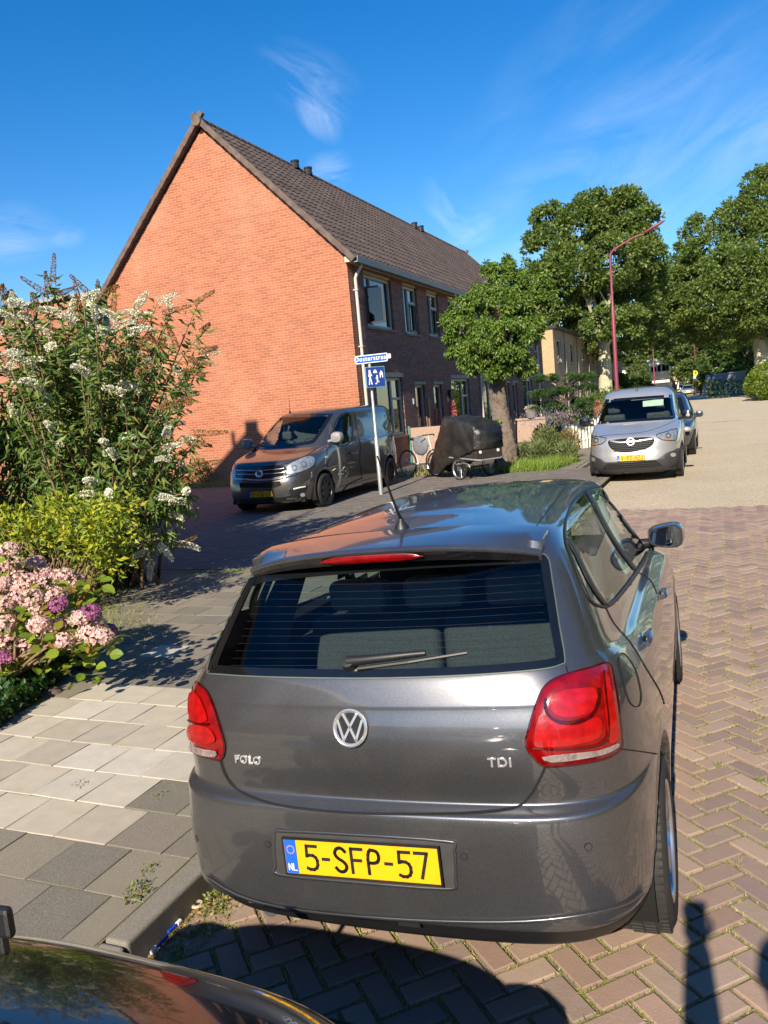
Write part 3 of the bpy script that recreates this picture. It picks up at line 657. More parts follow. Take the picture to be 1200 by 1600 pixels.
def catrows(rows, sub):
    A = np.array(rows, float); n = len(A); out = []
    for i in range(n-1):
        p0, p1, p2, p3 = A[max(i-1, 0)], A[i], A[i+1], A[min(i+2, n-1)]
        k = sub[i] if isinstance(sub, (list, tuple)) else sub
        # tangents limited so that closely spaced rows make a crisp edge
        d = np.linalg.norm(p2[:5]-p1[:5]); m1 = (p2-p0)/2; m2 = (p3-p1)/2
        for m in (m1, m2):
            L_ = np.linalg.norm(m[:5]);
            if L_ > 1.3*d: m *= 1.3*d/L_
        for t in np.arange(k)/k:
            h = (2*t**3-3*t**2+1, t**3-2*t**2+t, -2*t**3+3*t**2, t**3-t**2)
            out.append(h[0]*p1+h[1]*m1+h[2]*p2+h[3]*m2)
    out.append(A[-1]); return np.array(out)
def loft(rows, sub, ya, yb, N=150, crown=.05):
    """rows: zn, zsa, zsb, zf, yn, yf, w, n  -> closed plan outlines stacked into a body"""
    Rw = catrows(rows, sub); ph = np.linspace(-np.pi/2, 1.5*np.pi, N, endpoint=False)
    G = []
    for zn, za, zb, zf, yn, yf, w, n in Rw:
        n = max(n, 2.); c, s = np.cos(ph), np.sin(ph); m = (np.abs(c)**n+np.abs(s)**n)**(1/n)
        X = w*c/m; v = s/m; yc = (yn+yf)/2; hb_ = (yf-yn)/2; Y = yc+hb_*v
        Y = Y+np.where(v < 0, 1, -1)*crown*(X/max(w, .05))**2*(w/.8)*np.clip(np.abs(v)*1.0, 0, 1)**3
        def S(t): t = np.clip(t, 0, 1); return t*t*(3-2*t)
        Z = za+(zb-za)*np.clip((Y-ya)/(yb-ya), 0, 1)
        Z = Z+(zn-za)*S((ya-Y)/max(ya-yn, .05)); Z = Z+(zf-zb)*S((Y-yb)/max(yf-yb, .05))
        G.append(np.stack([X, Y, Z], -1))
    return np.array(G)
class Car:
    """body surface of a vehicle, with pieces traced on it"""
    def __init__(s, G, root, mat4):
        s.G = G; s.root = root; s.M = mat4; s.Mi = mat4.inverted()
        a, b = G.shape[:2]; s.V = G.reshape(-1, 3); 
        s.F = [(i*b+j, i*b+(j+1) % b, (i+1)*b+(j+1) % b, (i+1)*b+j) for i in range(a-1) for j in range(b)]+[tuple(range(b))[::-1]]
        Mn = np.array(mat4); s.VW = s.V@Mn[:3, :3].T+Mn[:3, 3]
        s.bvh = BVHTree.FromPolygons([Vector(v) for v in s.VW], s.F)
        q = s.VW-EYE; z = q@CW; s.PX = np.stack([600+FPX*(q@CR)/z, 800-FPX*(q@CU)/z], -1)
        me = bpy.data.meshes.new('tmp'); me.from_pydata(s.V.tolist(), [], s.F)
        bm = bmesh.new(); bm.from_mesh(me); bmesh.ops.recalc_face_normals(bm, faces=bm.faces); bm.to_mesh(me); bm.free(); me.update()
        s.F = [tuple(p.vertices) for p in me.polygons]
        fn = np.array([p.normal[:] for p in me.polygons]); s.fn = fn
        vn = np.zeros_like(s.V)
        for f, n_ in zip(s.F[:-1], fn[:-1]):
            for i in f: vn[i] += n_
        s.vn = unit(vn); s.fc = np.array([s.V[list(f)].mean(0) for f in s.F])
        cw = s.fc@Mn[:3, :3].T+Mn[:3, 3]; q = cw-EYE; s.fpx = np.stack([600+FPX*(q@CR)/(q@CW), 800-FPX*(q@CU)/(q@CW)], -1)
        s.facing = ((s.fn@Mn[:3, :3].T)*(EYE-cw)).sum(1) > 0
        s.keep = np.ones(len(s.F), bool); s.region = np.zeros(len(s.F), int)
    def emit(s, names, mats, ridx=None):
        for k, nm in enumerate(names):
            idx = [i for i in range(len(s.F)) if s.keep[i] and s.region[i] == k]
            if not idx: continue
            used = sorted({v for i in idx for v in s.F[i]}); mp = {v: j for j, v in enumerate(used)}
            me = bpy.data.meshes.new(nm); me.from_pydata(s.V[used].tolist(), [], [tuple(mp[v] for v in s.F[i]) for i in idx])
            o = link(nm, me, s.root, [mats[k]]); me.polygons.foreach_set('use_smooth', [True]*len(idx)); me.update()
            me.normals_split_custom_set_from_vertices(s.vn[used].tolist())
            yield o
    def cast(s, x, y):
        d = ray(x, y); d = d/np.linalg.norm(d)
        h = s.bvh.ray_cast(Vector(EYE), Vector(d))
        if h[0] is None: return None
        n_ = h[1]
        if n_.dot(Vector(d)) > 0: n_ = -n_
        return np.array(h[0]), np.array(n_)
    def surf(s, x, y, off=0.):
        r = s.cast(x, y)
        if r is None:
            # just outside the silhouette: nearest point of the surface
            best = None
            for a in np.linspace(0, 2*np.pi, 17)[:-1]:
                for rad in (3, 7, 13, 22):
                    r = s.cast(x+math.cos(a)*rad, y+math.sin(a)*rad)
                    if r is not None and (best is None or rad < best[0]): best = (rad, r)
                if best and best[0] == 3: break
            if best is None: return None
            r = best[1]
        p = Vector(r[0]+r[1]*off); return np.array(s.Mi @ p)
    def inside(s, poly):
        P = np.array(poly, float); x, y = s.fpx[:, 0], s.fpx[:, 1]; c = np.zeros(len(x), bool); j = len(P)-1
        for i in range(len(P)):
            xi, yi, xj, yj = *P[i], *P[j]
            c ^= ((yi > y) != (yj > y)) & (x < (xj-xi)*(y-yi)/(yj-yi+1e-12)+xi); j = i
        return c & s.facing
    def hole(s, poly): s.keep &= ~s.inside(poly)
    def mirror_hole(s, poly):
        # the same opening on the other side of the vehicle
        m = s.inside(poly); c = s.fc[m].copy()
        if not len(c): return
        c[:, 0] *= -1
        from mathutils.kdtree import KDTree
        kd = KDTree(len(s.fc)); [kd.insert(Vector(p), i) for i, p in enumerate(s.fc)]; kd.balance()
        for p in c: s.keep[kd.find(Vector(p))[1]] = False
    def patch(s, name, poly, off, mat, parent=None, cell=9., mirror=False, smooth=True, thick=0.):
        poly = clean(poly)
        bm = bmesh.new(); vs = [bm.verts.new((x, y, 0)) for x, y in poly]; bm.faces.new(vs)
        P = np.array(poly); x0, y0 = P.min(0); x1, y1 = P.max(0)
        for k in range(1, int((x1-x0)/cell)+1):
            bmesh.ops.bisect_plane(bm, geom=bm.verts[:]+bm.edges[:]+bm.faces[:], plane_co=(x0+k*cell+.013, 0, 0), plane_no=(1, 0, 0))
        for k in range(1, int((y1-y0)/cell)+1):
            bmesh.ops.bisect_plane(bm, geom=bm.verts[:]+bm.edges[:]+bm.faces[:], plane_co=(0, y0+k*cell+.017, 0), plane_no=(0, 1, 0))
        bad = []
        for v in bm.verts:
            o = off(v.co.x, v.co.y) if callable(off) else off
            q = s.surf(v.co.x, v.co.y, o)
            if q is None: bad.append(v)
            else: v.co = q
        if bad: bmesh.ops.delete(bm, geom=bad, context='VERTS')
        return s.finish(bm, name, mat, parent, mirror, smooth, thick)
    def finish(s, bm, name, mat, parent, mirror, smooth=True, thick=0.):
        bmesh.ops.recalc_face_normals(bm, faces=bm.faces)
        # outward: away from the middle of the body
        f0 = max(bm.faces, key=lambda f: f.calc_area()); c = Vector((0, float(s.V[:, 1].mean()), .7))
        if f0.normal.dot(f0.calc_center_median()-c) < 0: bmesh.ops.reverse_faces(bm, faces=bm.faces)
        res = []
        for mir in ((False, True) if mirror else (False,)):
            b2 = bm.copy()
            if mir:
                for v in b2.verts: v.co.x *= -1
                bmesh.ops.reverse_faces(b2, faces=b2.faces)
            me = bpy.data.meshes.new(name); b2.to_mesh(me); b2.free()
            if smooth: me.polygons.foreach_set('use_smooth', [True]*len(me.polygons))
            o = link(name, me, parent or s.root, [mat])
            if thick: md = o.modifiers.new('thickness', 'SOLIDIFY'); md.thickness = thick; md.offset = 1
            res.append(o)
        bm.free(); return res if mirror else res[0]
    def band(s, name, outer, inner, off, mat, parent=None, mirror=False, sub=6, closed=True, thick=0.):
        n = len(outer); bm = bmesh.new(); rows = []
        k = n if closed else n-1
        for i in range(k):
            for t in np.arange(sub)/sub:
                a = np.array(outer[i])*(1-t)+np.array(outer[(i+1) % n])*t; b_ = np.array(inner[i])*(1-t)+np.array(inner[(i+1) % n])*t
                rows.append((a, (a+b_)/2, b_))
        if not closed: rows.append((np.array(outer[-1]), (np.array(outer[-1])+np.array(inner[-1]))/2, np.array(inner[-1])))
        vv = []
        for r in rows:
            q = [s.surf(*p, off) for p in r]; vv.append(None if any(x is None for x in q) else [bm.verts.new(x) for x in q])
        m = len(vv)
        for i in range(m if closed else m-1):
            a, b_ = vv[i], vv[(i+1) % m]
            if a is None or b_ is None: continue
            for j in (0, 1): bm.faces.new((a[j], b_[j], b_[j+1], a[j+1]))
        if not bm.faces: bm.free(); return None
        return s.finish(bm, name, mat, parent, mirror, thick=thick)
    def line(s, name, pts, w, off, mat, parent=None, mirror=False, sub=5, closed=False, thick=0.):
        P = [np.array(p, float) for p in pts]; o_, i_ = [], []
        n = len(P)
        for k in range(n):
            t = P[(k+1) % n if closed else min(k+1, n-1)]-P[(k-1) % n if closed else max(k-1, 0)]; t /= np.linalg.norm(t)+1e-9; nn = np.array([-t[1], t[0]])
            o_.append(P[k]+nn*w/2); i_.append(P[k]-nn*w/2)
        return s.band(name, o_, i_, off, mat, parent, mirror, sub, closed, thick)
def clean(poly):
    out = []
    for p in poly:
        if not out or math.hypot(p[0]-out[-1][0], p[1]-out[-1][1]) > .4: out.append(tuple(map(float, p)))
    return out
def smoothpoly(P, k=4, closed=True):
    P = [np.array(p, float) for p in P]; n = len(P); out = []
    for i in range(n if closed else n-1):
        p0, p1, p2, p3 = (P[(i-1) % n], P[i], P[(i+1) % n], P[(i+2) % n]) if closed else (P[max(i-1, 0)], P[i], P[i+1], P[min(i+2, n-1)])
        for t in np.arange(k)/k: out.append(.5*((2*p1)+(-p0+p2)*t+(2*p0-5*p1+4*p2-p3)*t*t+(-p0+3*p1-3*p2+p3)*t**3))
    if not closed: out.append(P[-1])
    return [tuple(p) for p in out]
def inset(P, d):
    P = [np.array(p, float) for p in P]; n = len(P); A = sum(P[i][0]*P[(i+1) % n][1]-P[(i+1) % n][0]*P[i][1] for i in range(n)); sg = 1 if A > 0 else -1; out = []
    for i in range(n):
        a = P[i]-P[i-1]; b_ = P[(i+1) % n]-P[i]; a /= np.linalg.norm(a)+1e-9; b_ /= np.linalg.norm(b_)+1e-9
        na = np.array([-a[1], a[0]])*sg; nb_ = np.array([-b_[1], b_[0]])*sg; m = na+nb_; m /= np.linalg.norm(m)+1e-9
        out.append(tuple(P[i]+m*d/max(.45, m.dot(na))))
    return out
def wheel(parent, x, y, r, w, side, spokes=5, rimmat=None, rz=0., name='wheel', z=None, rimfrac=.66):
    """side +1: outer face towards +x"""
    root = bpy.data.objects.new(name, None); COL.objects.link(root); root.parent = parent; root.location = (x, y, r if z is None else z); root.rotation_euler = (0, 0, rz)
    s = side; rr = r*rimfrac; h = w/2
    half = [(r, 0), (r-.001, h*.4), (r-.004, h*.62), (r-.010, h*.78), (r-.020, h*.90), (r-.034, h*.98), (r-.052, h*1.02), (r-.072, h*1.0), (rr+.012, h*.92), (rr, h*.84)]
    prof = [(a_, -b__) for a_, b__ in half[::-1]]+half[1:]
    t = MB().lathe(prof, axis='x', n=56)
    # tread blocks: shallow ribs across the shoulder
    for k in range(72):
        a = k*2*math.pi/72
        for e, sk, dr in ((-.66, .35, -.0065), (-.22, -.35, -.0005), (.22, .35, -.0005), (.66, -.35, -.0065)):
            t.box((h*e, math.cos(a+sk*.02)*(r+dr), math.sin(a+sk*.02)*(r+dr)), (h*.38, .62*2*math.pi*r/72, .008), rx=a-math.pi/2, ry=.0, rz=0)
    t.build('tyre', m_tyre, root, smooth=35)
    m = MB(); m.lathe([(rr+.012, h*.86), (rr+.004, h*.98), (rr-.012, h*.94), (rr-.025, h*.6), (rr-.03, -h*.7)], axis='x', n=48)
    for k in range(spokes):
        a = k*2*math.pi/spokes+.3; ca, sa = math.cos(a), math.sin(a); pa, pb = -sa, ca
        def q(rad, tt, xx): return (xx, ca*rad+pa*tt, sa*rad+pb*tt)
        r0, r1 = .04, rr-.015; x0, x1 = h*.70, h*.86
        V = [q(r0, -.035, x0), q(r0, .035, x0), q(r1, .045, x1), q(r1, -.045, x1), q(r0, -.03, x0-.03), q(r0, .03, x0-.03), q(r1, .03, x1-.05), q(r1, -.03, x1-.05)]
        m.add(V, [(0, 1, 2, 3), (4, 7, 6, 5), (0, 4, 5, 1), (1, 5, 6, 2), (2, 6, 7, 3), (3, 7, 4, 0)])
    m.lathe([(0, h*.80), (.035, h*.79), (.055, h*.72), (.06, h*.5)], axis='x', n=20)
    o = m.build('rim', rimmat or m_rim, root, smooth=35)
    MB().lathe([(0, h*.1), (rr-.035, h*.08), (rr-.03, -h*.6), (0, -h*.6)], axis='x', n=24).build('brake_disc', m_black, root)
    if s < 0:
        for c in root.children: c.scale = (-1, 1, 1)
    return root
def text_obj(name, s, size, mat, parent, M, ext=.0015, bold=0., sx=1., align='CENTER', bev=0.):
    cu = bpy.data.curves.new(name, 'FONT'); cu.body = s; cu.size = size; cu.extrude = ext; cu.offset = bold; cu.align_x = align; cu.align_y = 'CENTER'; cu.bevel_depth = bev; cu.space_character = 1.12
    o = bpy.data.objects.new(name, cu); COL.objects.link(o); bpy.context.view_layer.update()
    dg = bpy.context.evaluated_depsgraph_get(); me = bpy.data.meshes.new_from_object(o.evaluated_get(dg)); bpy.data.objects.remove(o)
    me.transform(Matrix.Diagonal((sx, 1, 1, 1))); me.materials.clear()
    o = link(name, me, parent, [mat]); o.matrix_local = M if parent is None else M; return o
GLY = {  # stroke lettering of the number plates, on a 1 x 2 cell
 '5': [[(1, 2), (.12, 2), (.08, 1.14), (.35, 1.22), (.65, 1.2), (.88, 1.05), (1, .8), (1, .42), (.88, .16), (.62, .0), (.3, 0), (.05, .1)]],
 'S': [[(.95, 1.72), (.7, 2), (.3, 2), (.05, 1.7), (.05, 1.4), (.3, 1.1), (.7, .9), (.97, .6), (.97, .3), (.7, 0), (.3, 0), (.03, .3)]],
 'F': [[(.05, 0), (.05, 2), (1, 2)], [(.05, 1.05), (.85, 1.05)]], 'P': [[(.05, 0), (.05, 2), (.7, 2), (1, 1.75), (1, 1.2), (.7, .92), (.05, .92)]],
 '7': [[(0, 2), (1, 2), (.45, 0)]], '-': [[(.1, .95), (.62, .95)]], 'V': [[(0, 2), (.5, 0), (1, 2)]], '6': [[(.8, 2), (.2, 1.1), (.03, .6), (.25, 0), (.75, 0), (.98, .45), (.75, 1.1), (.3, 1.1)]],
 '3': [[(.05, 2), (.95, 2), (.5, 1.2), (.95, .8), (.95, .3), (.6, 0), (.05, .1)]], '0': [[(.3, 0), (.03, .4), (.03, 1.6), (.3, 2), (.7, 2), (.97, 1.6), (.97, .4), (.7, 0), (.3, 0)]],
 'L': [[(.05, 2), (.05, 0), (.95, 0)]], '9': [[(.2, 0), (.8, .9), (.97, 1.4), (.75, 2), (.25, 2), (.02, 1.55), (.25, .9), (.7, .9)]], '2': [[(.05, 1.7), (.3, 2), (.75, 2), (.97, 1.6), (.8, 1.1), (.05, 0), (1, 0)]],
 'H': [[(.05, 0), (.05, 2)], [(.95, 0), (.95, 2)], [(.05, 1), (.95, 1)]], 'Z': [[(.03, 2), (.97, 2), (.03, 0), (1, 0)]], 'J': [[(.9, 2), (.9, .4), (.6, 0), (.2, 0), (.03, .3)]], 'N': [[(.05, 0), (.05, 2), (.95, 0), (.95, 2)]], 'L2': []}
def chaikin(P, n=2):
    for _ in range(n):
        Q = [P[0]]
        for a, b_ in zip(P[:-1], P[1:]): Q += [a*.72+b_*.28, a*.28+b_*.72]
        P = Q+[P[-1]]
    return P
def stroke(mb, pts, w, fn, rnd=0):
    P = [np.array(p, float) for p in pts]
    if rnd: P = chaikin(P, rnd)
    for a, b_ in zip(P[:-1], P[1:]):
        t = (b_-a); L_ = np.linalg.norm(t); t /= L_; n_ = np.array([-t[1], t[0]])*w/2; e = t*w*.42
        q = [a-e+n_, b_+e+n_, b_+e-n_, a-e-n_]; k = len(mb.v)
        mb.add([fn(*p, 0.) for p in q]+[fn(*p, .0012) for p in q], [(4, 5, 6, 7), (0, 1, 5, 4), (1, 2, 6, 5), (2, 3, 7, 6), (3, 0, 4, 7)])
def number_plate(parent, M, txt, w=.52, h=.11, gap=.0, nl=True):
    pl = MB().box((0, 0, 0), (w, h, .006)).build('number_plate', m_yellow, parent, bevel=.002); pl.matrix_local = M
    fr = MB(); t = .004
    for c, d in (((0, h/2+t/2, .001), (w+2*t, t, .012)), ((0, -h/2-t/2, .001), (w+2*t, t, .012)), ((w/2+t/2, 0, .001), (t, h, .012)), ((-w/2-t/2, 0, .001), (t, h, .012))): fr.box(c, d)
    fr.build('frame', m_black, pl)
    bw = .042*w/.52; MB().box((-w/2+bw/2+.002, 0, .0036), (bw, h-.004, .001)).build('country_band', m_blue, pl)
    cw = .0385*w/.52; ch = h*.335; x = -w/2+bw+.048*w/.52; mb = MB()
    wid = {'-': .75}; tot = sum(wid.get(c, 1) for c in txt)*cw+(len(txt)-1)*.017*w/.52; av = w-bw-.01; x = -w/2+bw+(av-tot)/2+.004
    for c in txt:
        for k, st in enumerate(GLY[c]): stroke(mb, st, .27, (lambda X0, dzz: (lambda u, v, t: (X0+u*cw, (v-1)*ch, .0035+t+dzz)))(x, k*.0002), rnd=2 if c in 'SP639028J0' and len(st) > 3 else 0)
        x += wid.get(c, 1)*cw+.017*w/.52
    mb.build('characters', m_ink, pl, fix=True)
    if nl:
        mb = MB()
        for X0, c in ((-w/2+.010, 'N'), (-w/2+.0265, 'L')):
            for st in GLY[c]: stroke(mb, st, .26, (lambda X0: (lambda u, v, t: (X0+u*.0125, -h*.30+(v-1)*.0105, .0043+t*.3)))(X0))
        mb.build('country_letters', m_plwhite, pl)
        mb = MB()
        for k in range(12):
            a = k*math.pi/6; cx, cy = -w/2+.002+bw/2+.0125*math.cos(a), h*.20+.0125*math.sin(a)
            mb.add([(cx+(.0028 if q % 2 == 0 else .0012)*math.sin(q*math.pi/5), cy+(.0028 if q % 2 == 0 else .0012)*math.cos(q*math.pi/5), .0046) for q in range(10)], [tuple(range(10))])
        mb.build('star_ring', m_yellow, pl)
    return pl
def arch_lips(car, wy, wz, r0, mat, name='arch_lip', w=.03):
    for sg in (1, -1):
        lip = []
        for a in np.linspace(R(-12), R(192), 44):
            row = []
            for k, (rr, o) in enumerate(((r0-.012, -.03), (r0-.004, .004), (r0+w*.6, .006), (r0+w, .001))):
                y, z = wy+(r0+w+.015)*math.cos(a), wz+(r0+w+.015)*math.sin(a); o0 = car.M @ Vector((sg*2.2, y, max(z, .24))); d0 = car.M.to_3x3() @ Vector((-sg, 0, 0)); h = car.bvh.ray_cast(o0, d0)
                x = (car.Mi @ h[0]).x*sg if h[0] is not None else .8
                row.append((sg*(x+o), wy+rr*math.cos(a), wz+rr*math.sin(a)))
            lip.append(row)
        MB().grid(np.array(lip)).build(name, mat, car.root, smooth=50)
def surf_frame(car, x, y, off=0., up=(0, 0, 1), cx=None):
    """local matrix on the surface: Z out of it, Y upwards"""
    r = car.cast(x, y); p = car.Mi @ Vector(r[0]); n_ = (car.Mi.to_3x3() @ Vector(r[1])).normalized()
    u = Vector(up); X = u.cross(n_).normalized(); Y = n_.cross(X)
    return Matrix.Translation(p+n_*off) @ Matrix((X, Y, n_)).transposed().to_4x4()
# ================================================================== THE GREY HATCHBACK
m_polo = paint('grey_metallic', (.118, .119, .124), metal=.75, rough=.31, flake=.6, dirt=.10)
m_red = NB('lamp_red'); m_red.set(Base_Color=m_red.ramp(m_red.noise(30, 3), [(.35, (.14, .0008, .001)), (.65, (.24, .002, .002))]), Roughness=.22, Coat_Weight=1., Coat_Roughness=.02).bump(m_red.noise(300, 1), .12, .001); m_red = m_red.m
m_reddeep = flat('lamp_red_deep', (.05, .0008, .001), .12, coat=1., var=.3, scale=60)
m_redbright = flat('lamp_red_bright', (.34, .003, .003), .2, coat=1., var=.3, scale=40, bump=.2, bscale=320)
Mp = Matrix.Translation((-1.007, 2.07, -.012)) @ Matrix.Rotation(.030, 4, 'Z') @ Matrix.Rotation(-.040, 4, 'Y')
polo = thing('parked_hatchback', 'grey metallic hatchback with red tail lights and a short roof aerial, parked nearest', 'car', mat=Mp)
Mp = polo.matrix_world.copy()
rows = [  # zn   zsa   zsb   zf    yn    yf    w    n
 (.19, .17, .17, .20, .20, 3.78, .72, 7), (.235, .20, .20, .24, .085, 3.84, .785, 7.5), (.30, .23, .23, .3, .035, 3.88, .815, 8), (.335, .30, .30, .34, .012, 3.90, .825, 8), (.345, .31, .31, .35, -.012, 3.90, .828, 8),
 (.42, .42, .42, .42, -.014, 3.92, .836, 8), (.52, .52, .52, .5, -.010, 3.93, .842, 8), (.61, .61, .61, .58, -.004, 3.92, .842, 8), (.672, .672, .672, .62, .006, 3.91, .841, 8), (.684, .684, .684, .63, .018, 3.91, .840, 8),
 (.694, .694, .694, .64, .05, 3.9, .840, 8), (.71, .71, .71, .65, .056, 3.9, .839, 8), (.80, .80, .79, .68, .050, 3.86, .833, 8), (.90, .875, .85, .71, .060, 3.78, .826, 8), (.975, .925, .88, .73, .082, 3.72, .814, 8), (.99, .935, .885, .745, .086, 3.68, .808, 8),
 (1.055, .985, .925, .90, .115, 3.08, .765, 7.5), (1.09, 1.01, .95, .94, .14, 2.98, .735, 8), (1.25, 1.18, 1.14, 1.14, .285, 2.62, .665, 8), (1.355, 1.31, 1.29, 1.30, .395, 2.36, .605, 9.5), (1.395, 1.375, 1.37, 1.375, .44, 2.3, .575, 9),
 (1.425, 1.412, 1.412, 1.41, .485, 2.28, .54, 7.5), (1.443, 1.440, 1.440, 1.432, .62, 2.18, .44, 5), (1.455, 1.456, 1.456, 1.446, .77, 2.05, .335, 4.5), (1.465, 1.469, 1.469, 1.46, .95, 1.9, .22, 4), (1.475, 1.478, 1.478, 1.474, 1.2, 1.7, .09, 3), (1.48, 1.482, 1.482, 1.48, 1.4, 1.55, .005, 2)]
G = loft(rows, 5, .95, 2.6, N=260, crown=.055)
P = Car(G, polo, Mp)
# --- traced outlines (photo pixels on the body surface)
WIN = smoothpoly([(325, 1044), (352, 974), (378, 918), (392, 903), (430, 894), (560, 882), (700, 873), (820, 868), (853, 869), (862, 905), (873, 975), (882, 1028), (876, 1039), (840, 1047), (740, 1055), (600, 1060), (450, 1059), (345, 1054)], 3)
TLR = smoothpoly([(949, 1037), (957, 1060), (965, 1110), (969, 1150), (968, 1168), (950, 1182), (915, 1191), (856, 1197), (836, 1186), (822, 1165), (824, 1145), (838, 1098), (853, 1070), (880, 1055), (920, 1044)], 3)
TLL = smoothpoly([(302, 1064), (322, 1077), (334, 1100), (347, 1142), (352, 1166), (347, 1186), (330, 1184), (309, 1178), (300, 1168), (297, 1150), (298, 1100), (299, 1075)], 3)
# openings for the glass
P.hole(inset(WIN, 8))
DOORR = [(886, 838), (888, 812), (897, 790), (914, 771), (936, 822), (965, 872), (989, 889), (987, 905), (975, 922), (953, 941), (945, 934), (915, 880)]
DOORF = [(926, 770), (940, 766), (960, 782), (985, 812), (1003, 840), (1010, 853), (1003, 868), (990, 883), (965, 852), (940, 802)]
QWIN = [(891, 840), (905, 868), (922, 905), (936, 936), (921, 927), (905, 890), (893, 858)]
SIDE = smoothpoly([(884, 848), (883, 818), (893, 787), (912, 768), (925, 762), (942, 761), (962, 777), (990, 810), (1010, 838), (1017, 851), (1013, 866), (1000, 886), (980, 915), (962, 938), (950, 948), (937, 947), (922, 938), (906, 905), (893, 873)], 3)
for q in (DOORR, DOORF, QWIN): P.hole(inset(q, .5)); P.mirror_hole(inset(q, .5))
# windscreen opening (front)
c = P.fc; P.keep &= ~((c[:, 1] > 2.4) & (c[:, 2] > 1.0) & (c[:, 2] < 1.33) & (np.abs(c[:, 0]) < .60))
# wheel arches
AR = (.68, 3.15); WR = .298
for wy in AR: P.keep &= ~((np.abs(c[:, 0]) > .55) & (np.hypot(c[:, 1]-wy, c[:, 2]-.31) < .355))
# tailgate, bumper, shell
tg = P.inside([(352, 1190), (345, 1060), (330, 1045), (392, 895), (853, 862), (890, 1050), (850, 1070), (822, 1165), (835, 1195), (856, 1203), (838, 1240), (820, 1258), (800, 1264), (600, 1274), (430, 1260), (375, 1240), (357, 1215)])
P.region[tg] = 1
P.region[(c[:, 2] < .69+.09*np.clip((np.abs(c[:, 0])-.55)/.2, 0, 1)) & (c[:, 1] < .42) & ~tg] = 2
lo = (c[:, 2] < .338) & (c[:, 1] < .5); P.region[lo] = 3
P.region[(c[:, 2] < .27) & (c[:, 1] >= .42)] = 3
body, tailgate, bumper, skirt = list(P.emit(['body', 'tailgate', 'rear_bumper', 'lower_bumper'], [m_polo, m_polo, m_polo, m_black]))
# windows
rw = P.band('rear_window', WIN, inset(WIN, 14), .003, m_frit, sub=2); P.patch('pane', inset(WIN, 12), .0015, m_vglass, rw, 14)
P.line('seal', WIN, 2.2, .004, flat('window_seal', (.07, .095, .085), .5), rw, closed=True, sub=2)
for k in range(12):
    y0 = 912+k*11.5; xl = np.interp(y0, [900, 1045], [404, 350])+8; xr = np.interp(y0, [870, 1030], [846, 866])-8
    P.line('heater_wire', [(xl+(xr-xl)*t, y0+2-14*t+5*math.sin(t*3.14)) for t in np.linspace(0, 1, 9)], .22, .0035, flat('heater_wire', (.03, .022, .02), .6) if k == 0 else bpy.data.materials['heater_wire'], rw, sub=1)
m_trim = m_black
for q, nm in ((DOORR, 'rear_door_window'), (DOORF, 'front_door_window'), (QWIN, 'quarter_window')):
    P.patch(nm, inset(q, -3.5), .0012, m_vglass, None, 8, mirror=True)
P.line('window_surround', SIDE, 3.4, .004, m_trim, closed=True, sub=2, mirror=True, thick=.002)
P.line('door_pillar', smoothpoly([(916, 767), (932, 796), (950, 830), (970, 862), (992, 890)], 2, False), 6., .003, m_trim, mirror=True, thick=.002)
P.line('quarter_pillar', smoothpoly([(886, 842), (898, 862), (914, 896), (930, 925), (946, 945)], 2, False), 6., .003, m_trim, mirror=True, thick=.002)
P.line('window_ledge', smoothpoly([(1013, 862), (1000, 885), (980, 914), (960, 938), (948, 946)], 3, False), 6, .004, m_trim, mirror=True, thick=.003)
# tail lights: shell, deep rings and white reversing strip
def lamp(poly, bright, ring, white, nm='tail_light'):
    o = P.patch(nm, poly, lambda x, y: .004+.012*min(1., edge_dist(x, y, poly)/14.), m_red, cell=7)
    P.line('lamp_edge', poly, 3, .006, m_reddeep, o, closed=True, sub=2)
    for b_ in bright: P.patch('lamp_segment', smoothpoly(b_, 2), .0195, m_redbright, o, 5)
    for r_ in ring: P.line('lamp_ring', r_[0], r_[1], .0215, m_reddeep, o, closed=False, sub=2)
    P.patch('reversing_lens', white, .0185, flat('reversing_lens', (.22, .17, .16), .15, coat=1., var=.4, scale=70), o, 7)
    return o
def edge_dist(x, y, poly):
    A = np.array(poly); B = np.roll(A, -1, 0); d = B-A; t = np.clip(((x-A[:, 0])*d[:, 0]+(y-A[:, 1])*d[:, 1])/(d**2).sum(1).clip(1e-6), 0, 1)
    return float(np.hypot(A[:, 0]+t*d[:, 0]-x, A[:, 1]+t*d[:, 1]-y).min())
lamp(TLR, [smoothpoly([(857, 1094), (875, 1082), (905, 1078), (925, 1080), (927, 1105), (905, 1118), (880, 1120), (863, 1112)], 2), smoothpoly([(842, 1120), (852, 1118), (870, 1130), (900, 1132), (925, 1120), (935, 1130), (930, 1150), (900, 1160), (850, 1165), (834, 1158)], 2), smoothpoly([(935, 1060), (945, 1062), (957, 1130), (958, 1152), (945, 1158), (940, 1120)], 2)],
     [(smoothpoly([(851, 1092), (853, 1112), (868, 1126), (893, 1128), (918, 1118), (928, 1098), (930, 1078)], 3, False), 5), (smoothpoly([(936, 1052), (940, 1090), (944, 1130), (940, 1155), (915, 1165), (870, 1168), (833, 1166)], 3, False), 3.)],
     smoothpoly([(846, 1180), (880, 1175), (930, 1170), (957, 1160), (958, 1166), (940, 1176), (900, 1184), (862, 1188)], 2))
lamp(TLL, [smoothpoly([(303, 1085), (318, 1090), (326, 1108), (330, 1125), (315, 1128), (303, 1120)], 2), smoothpoly([(303, 1132), (332, 1136), (342, 1155), (325, 1160), (303, 1154)], 2)],
     [(smoothpoly([(302, 1124), (318, 1130), (333, 1130)], 3, False), 3.5)],
     smoothpoly([(303, 1163), (325, 1168), (343, 1171), (341, 1180), (322, 1178), (305, 1172)], 2))
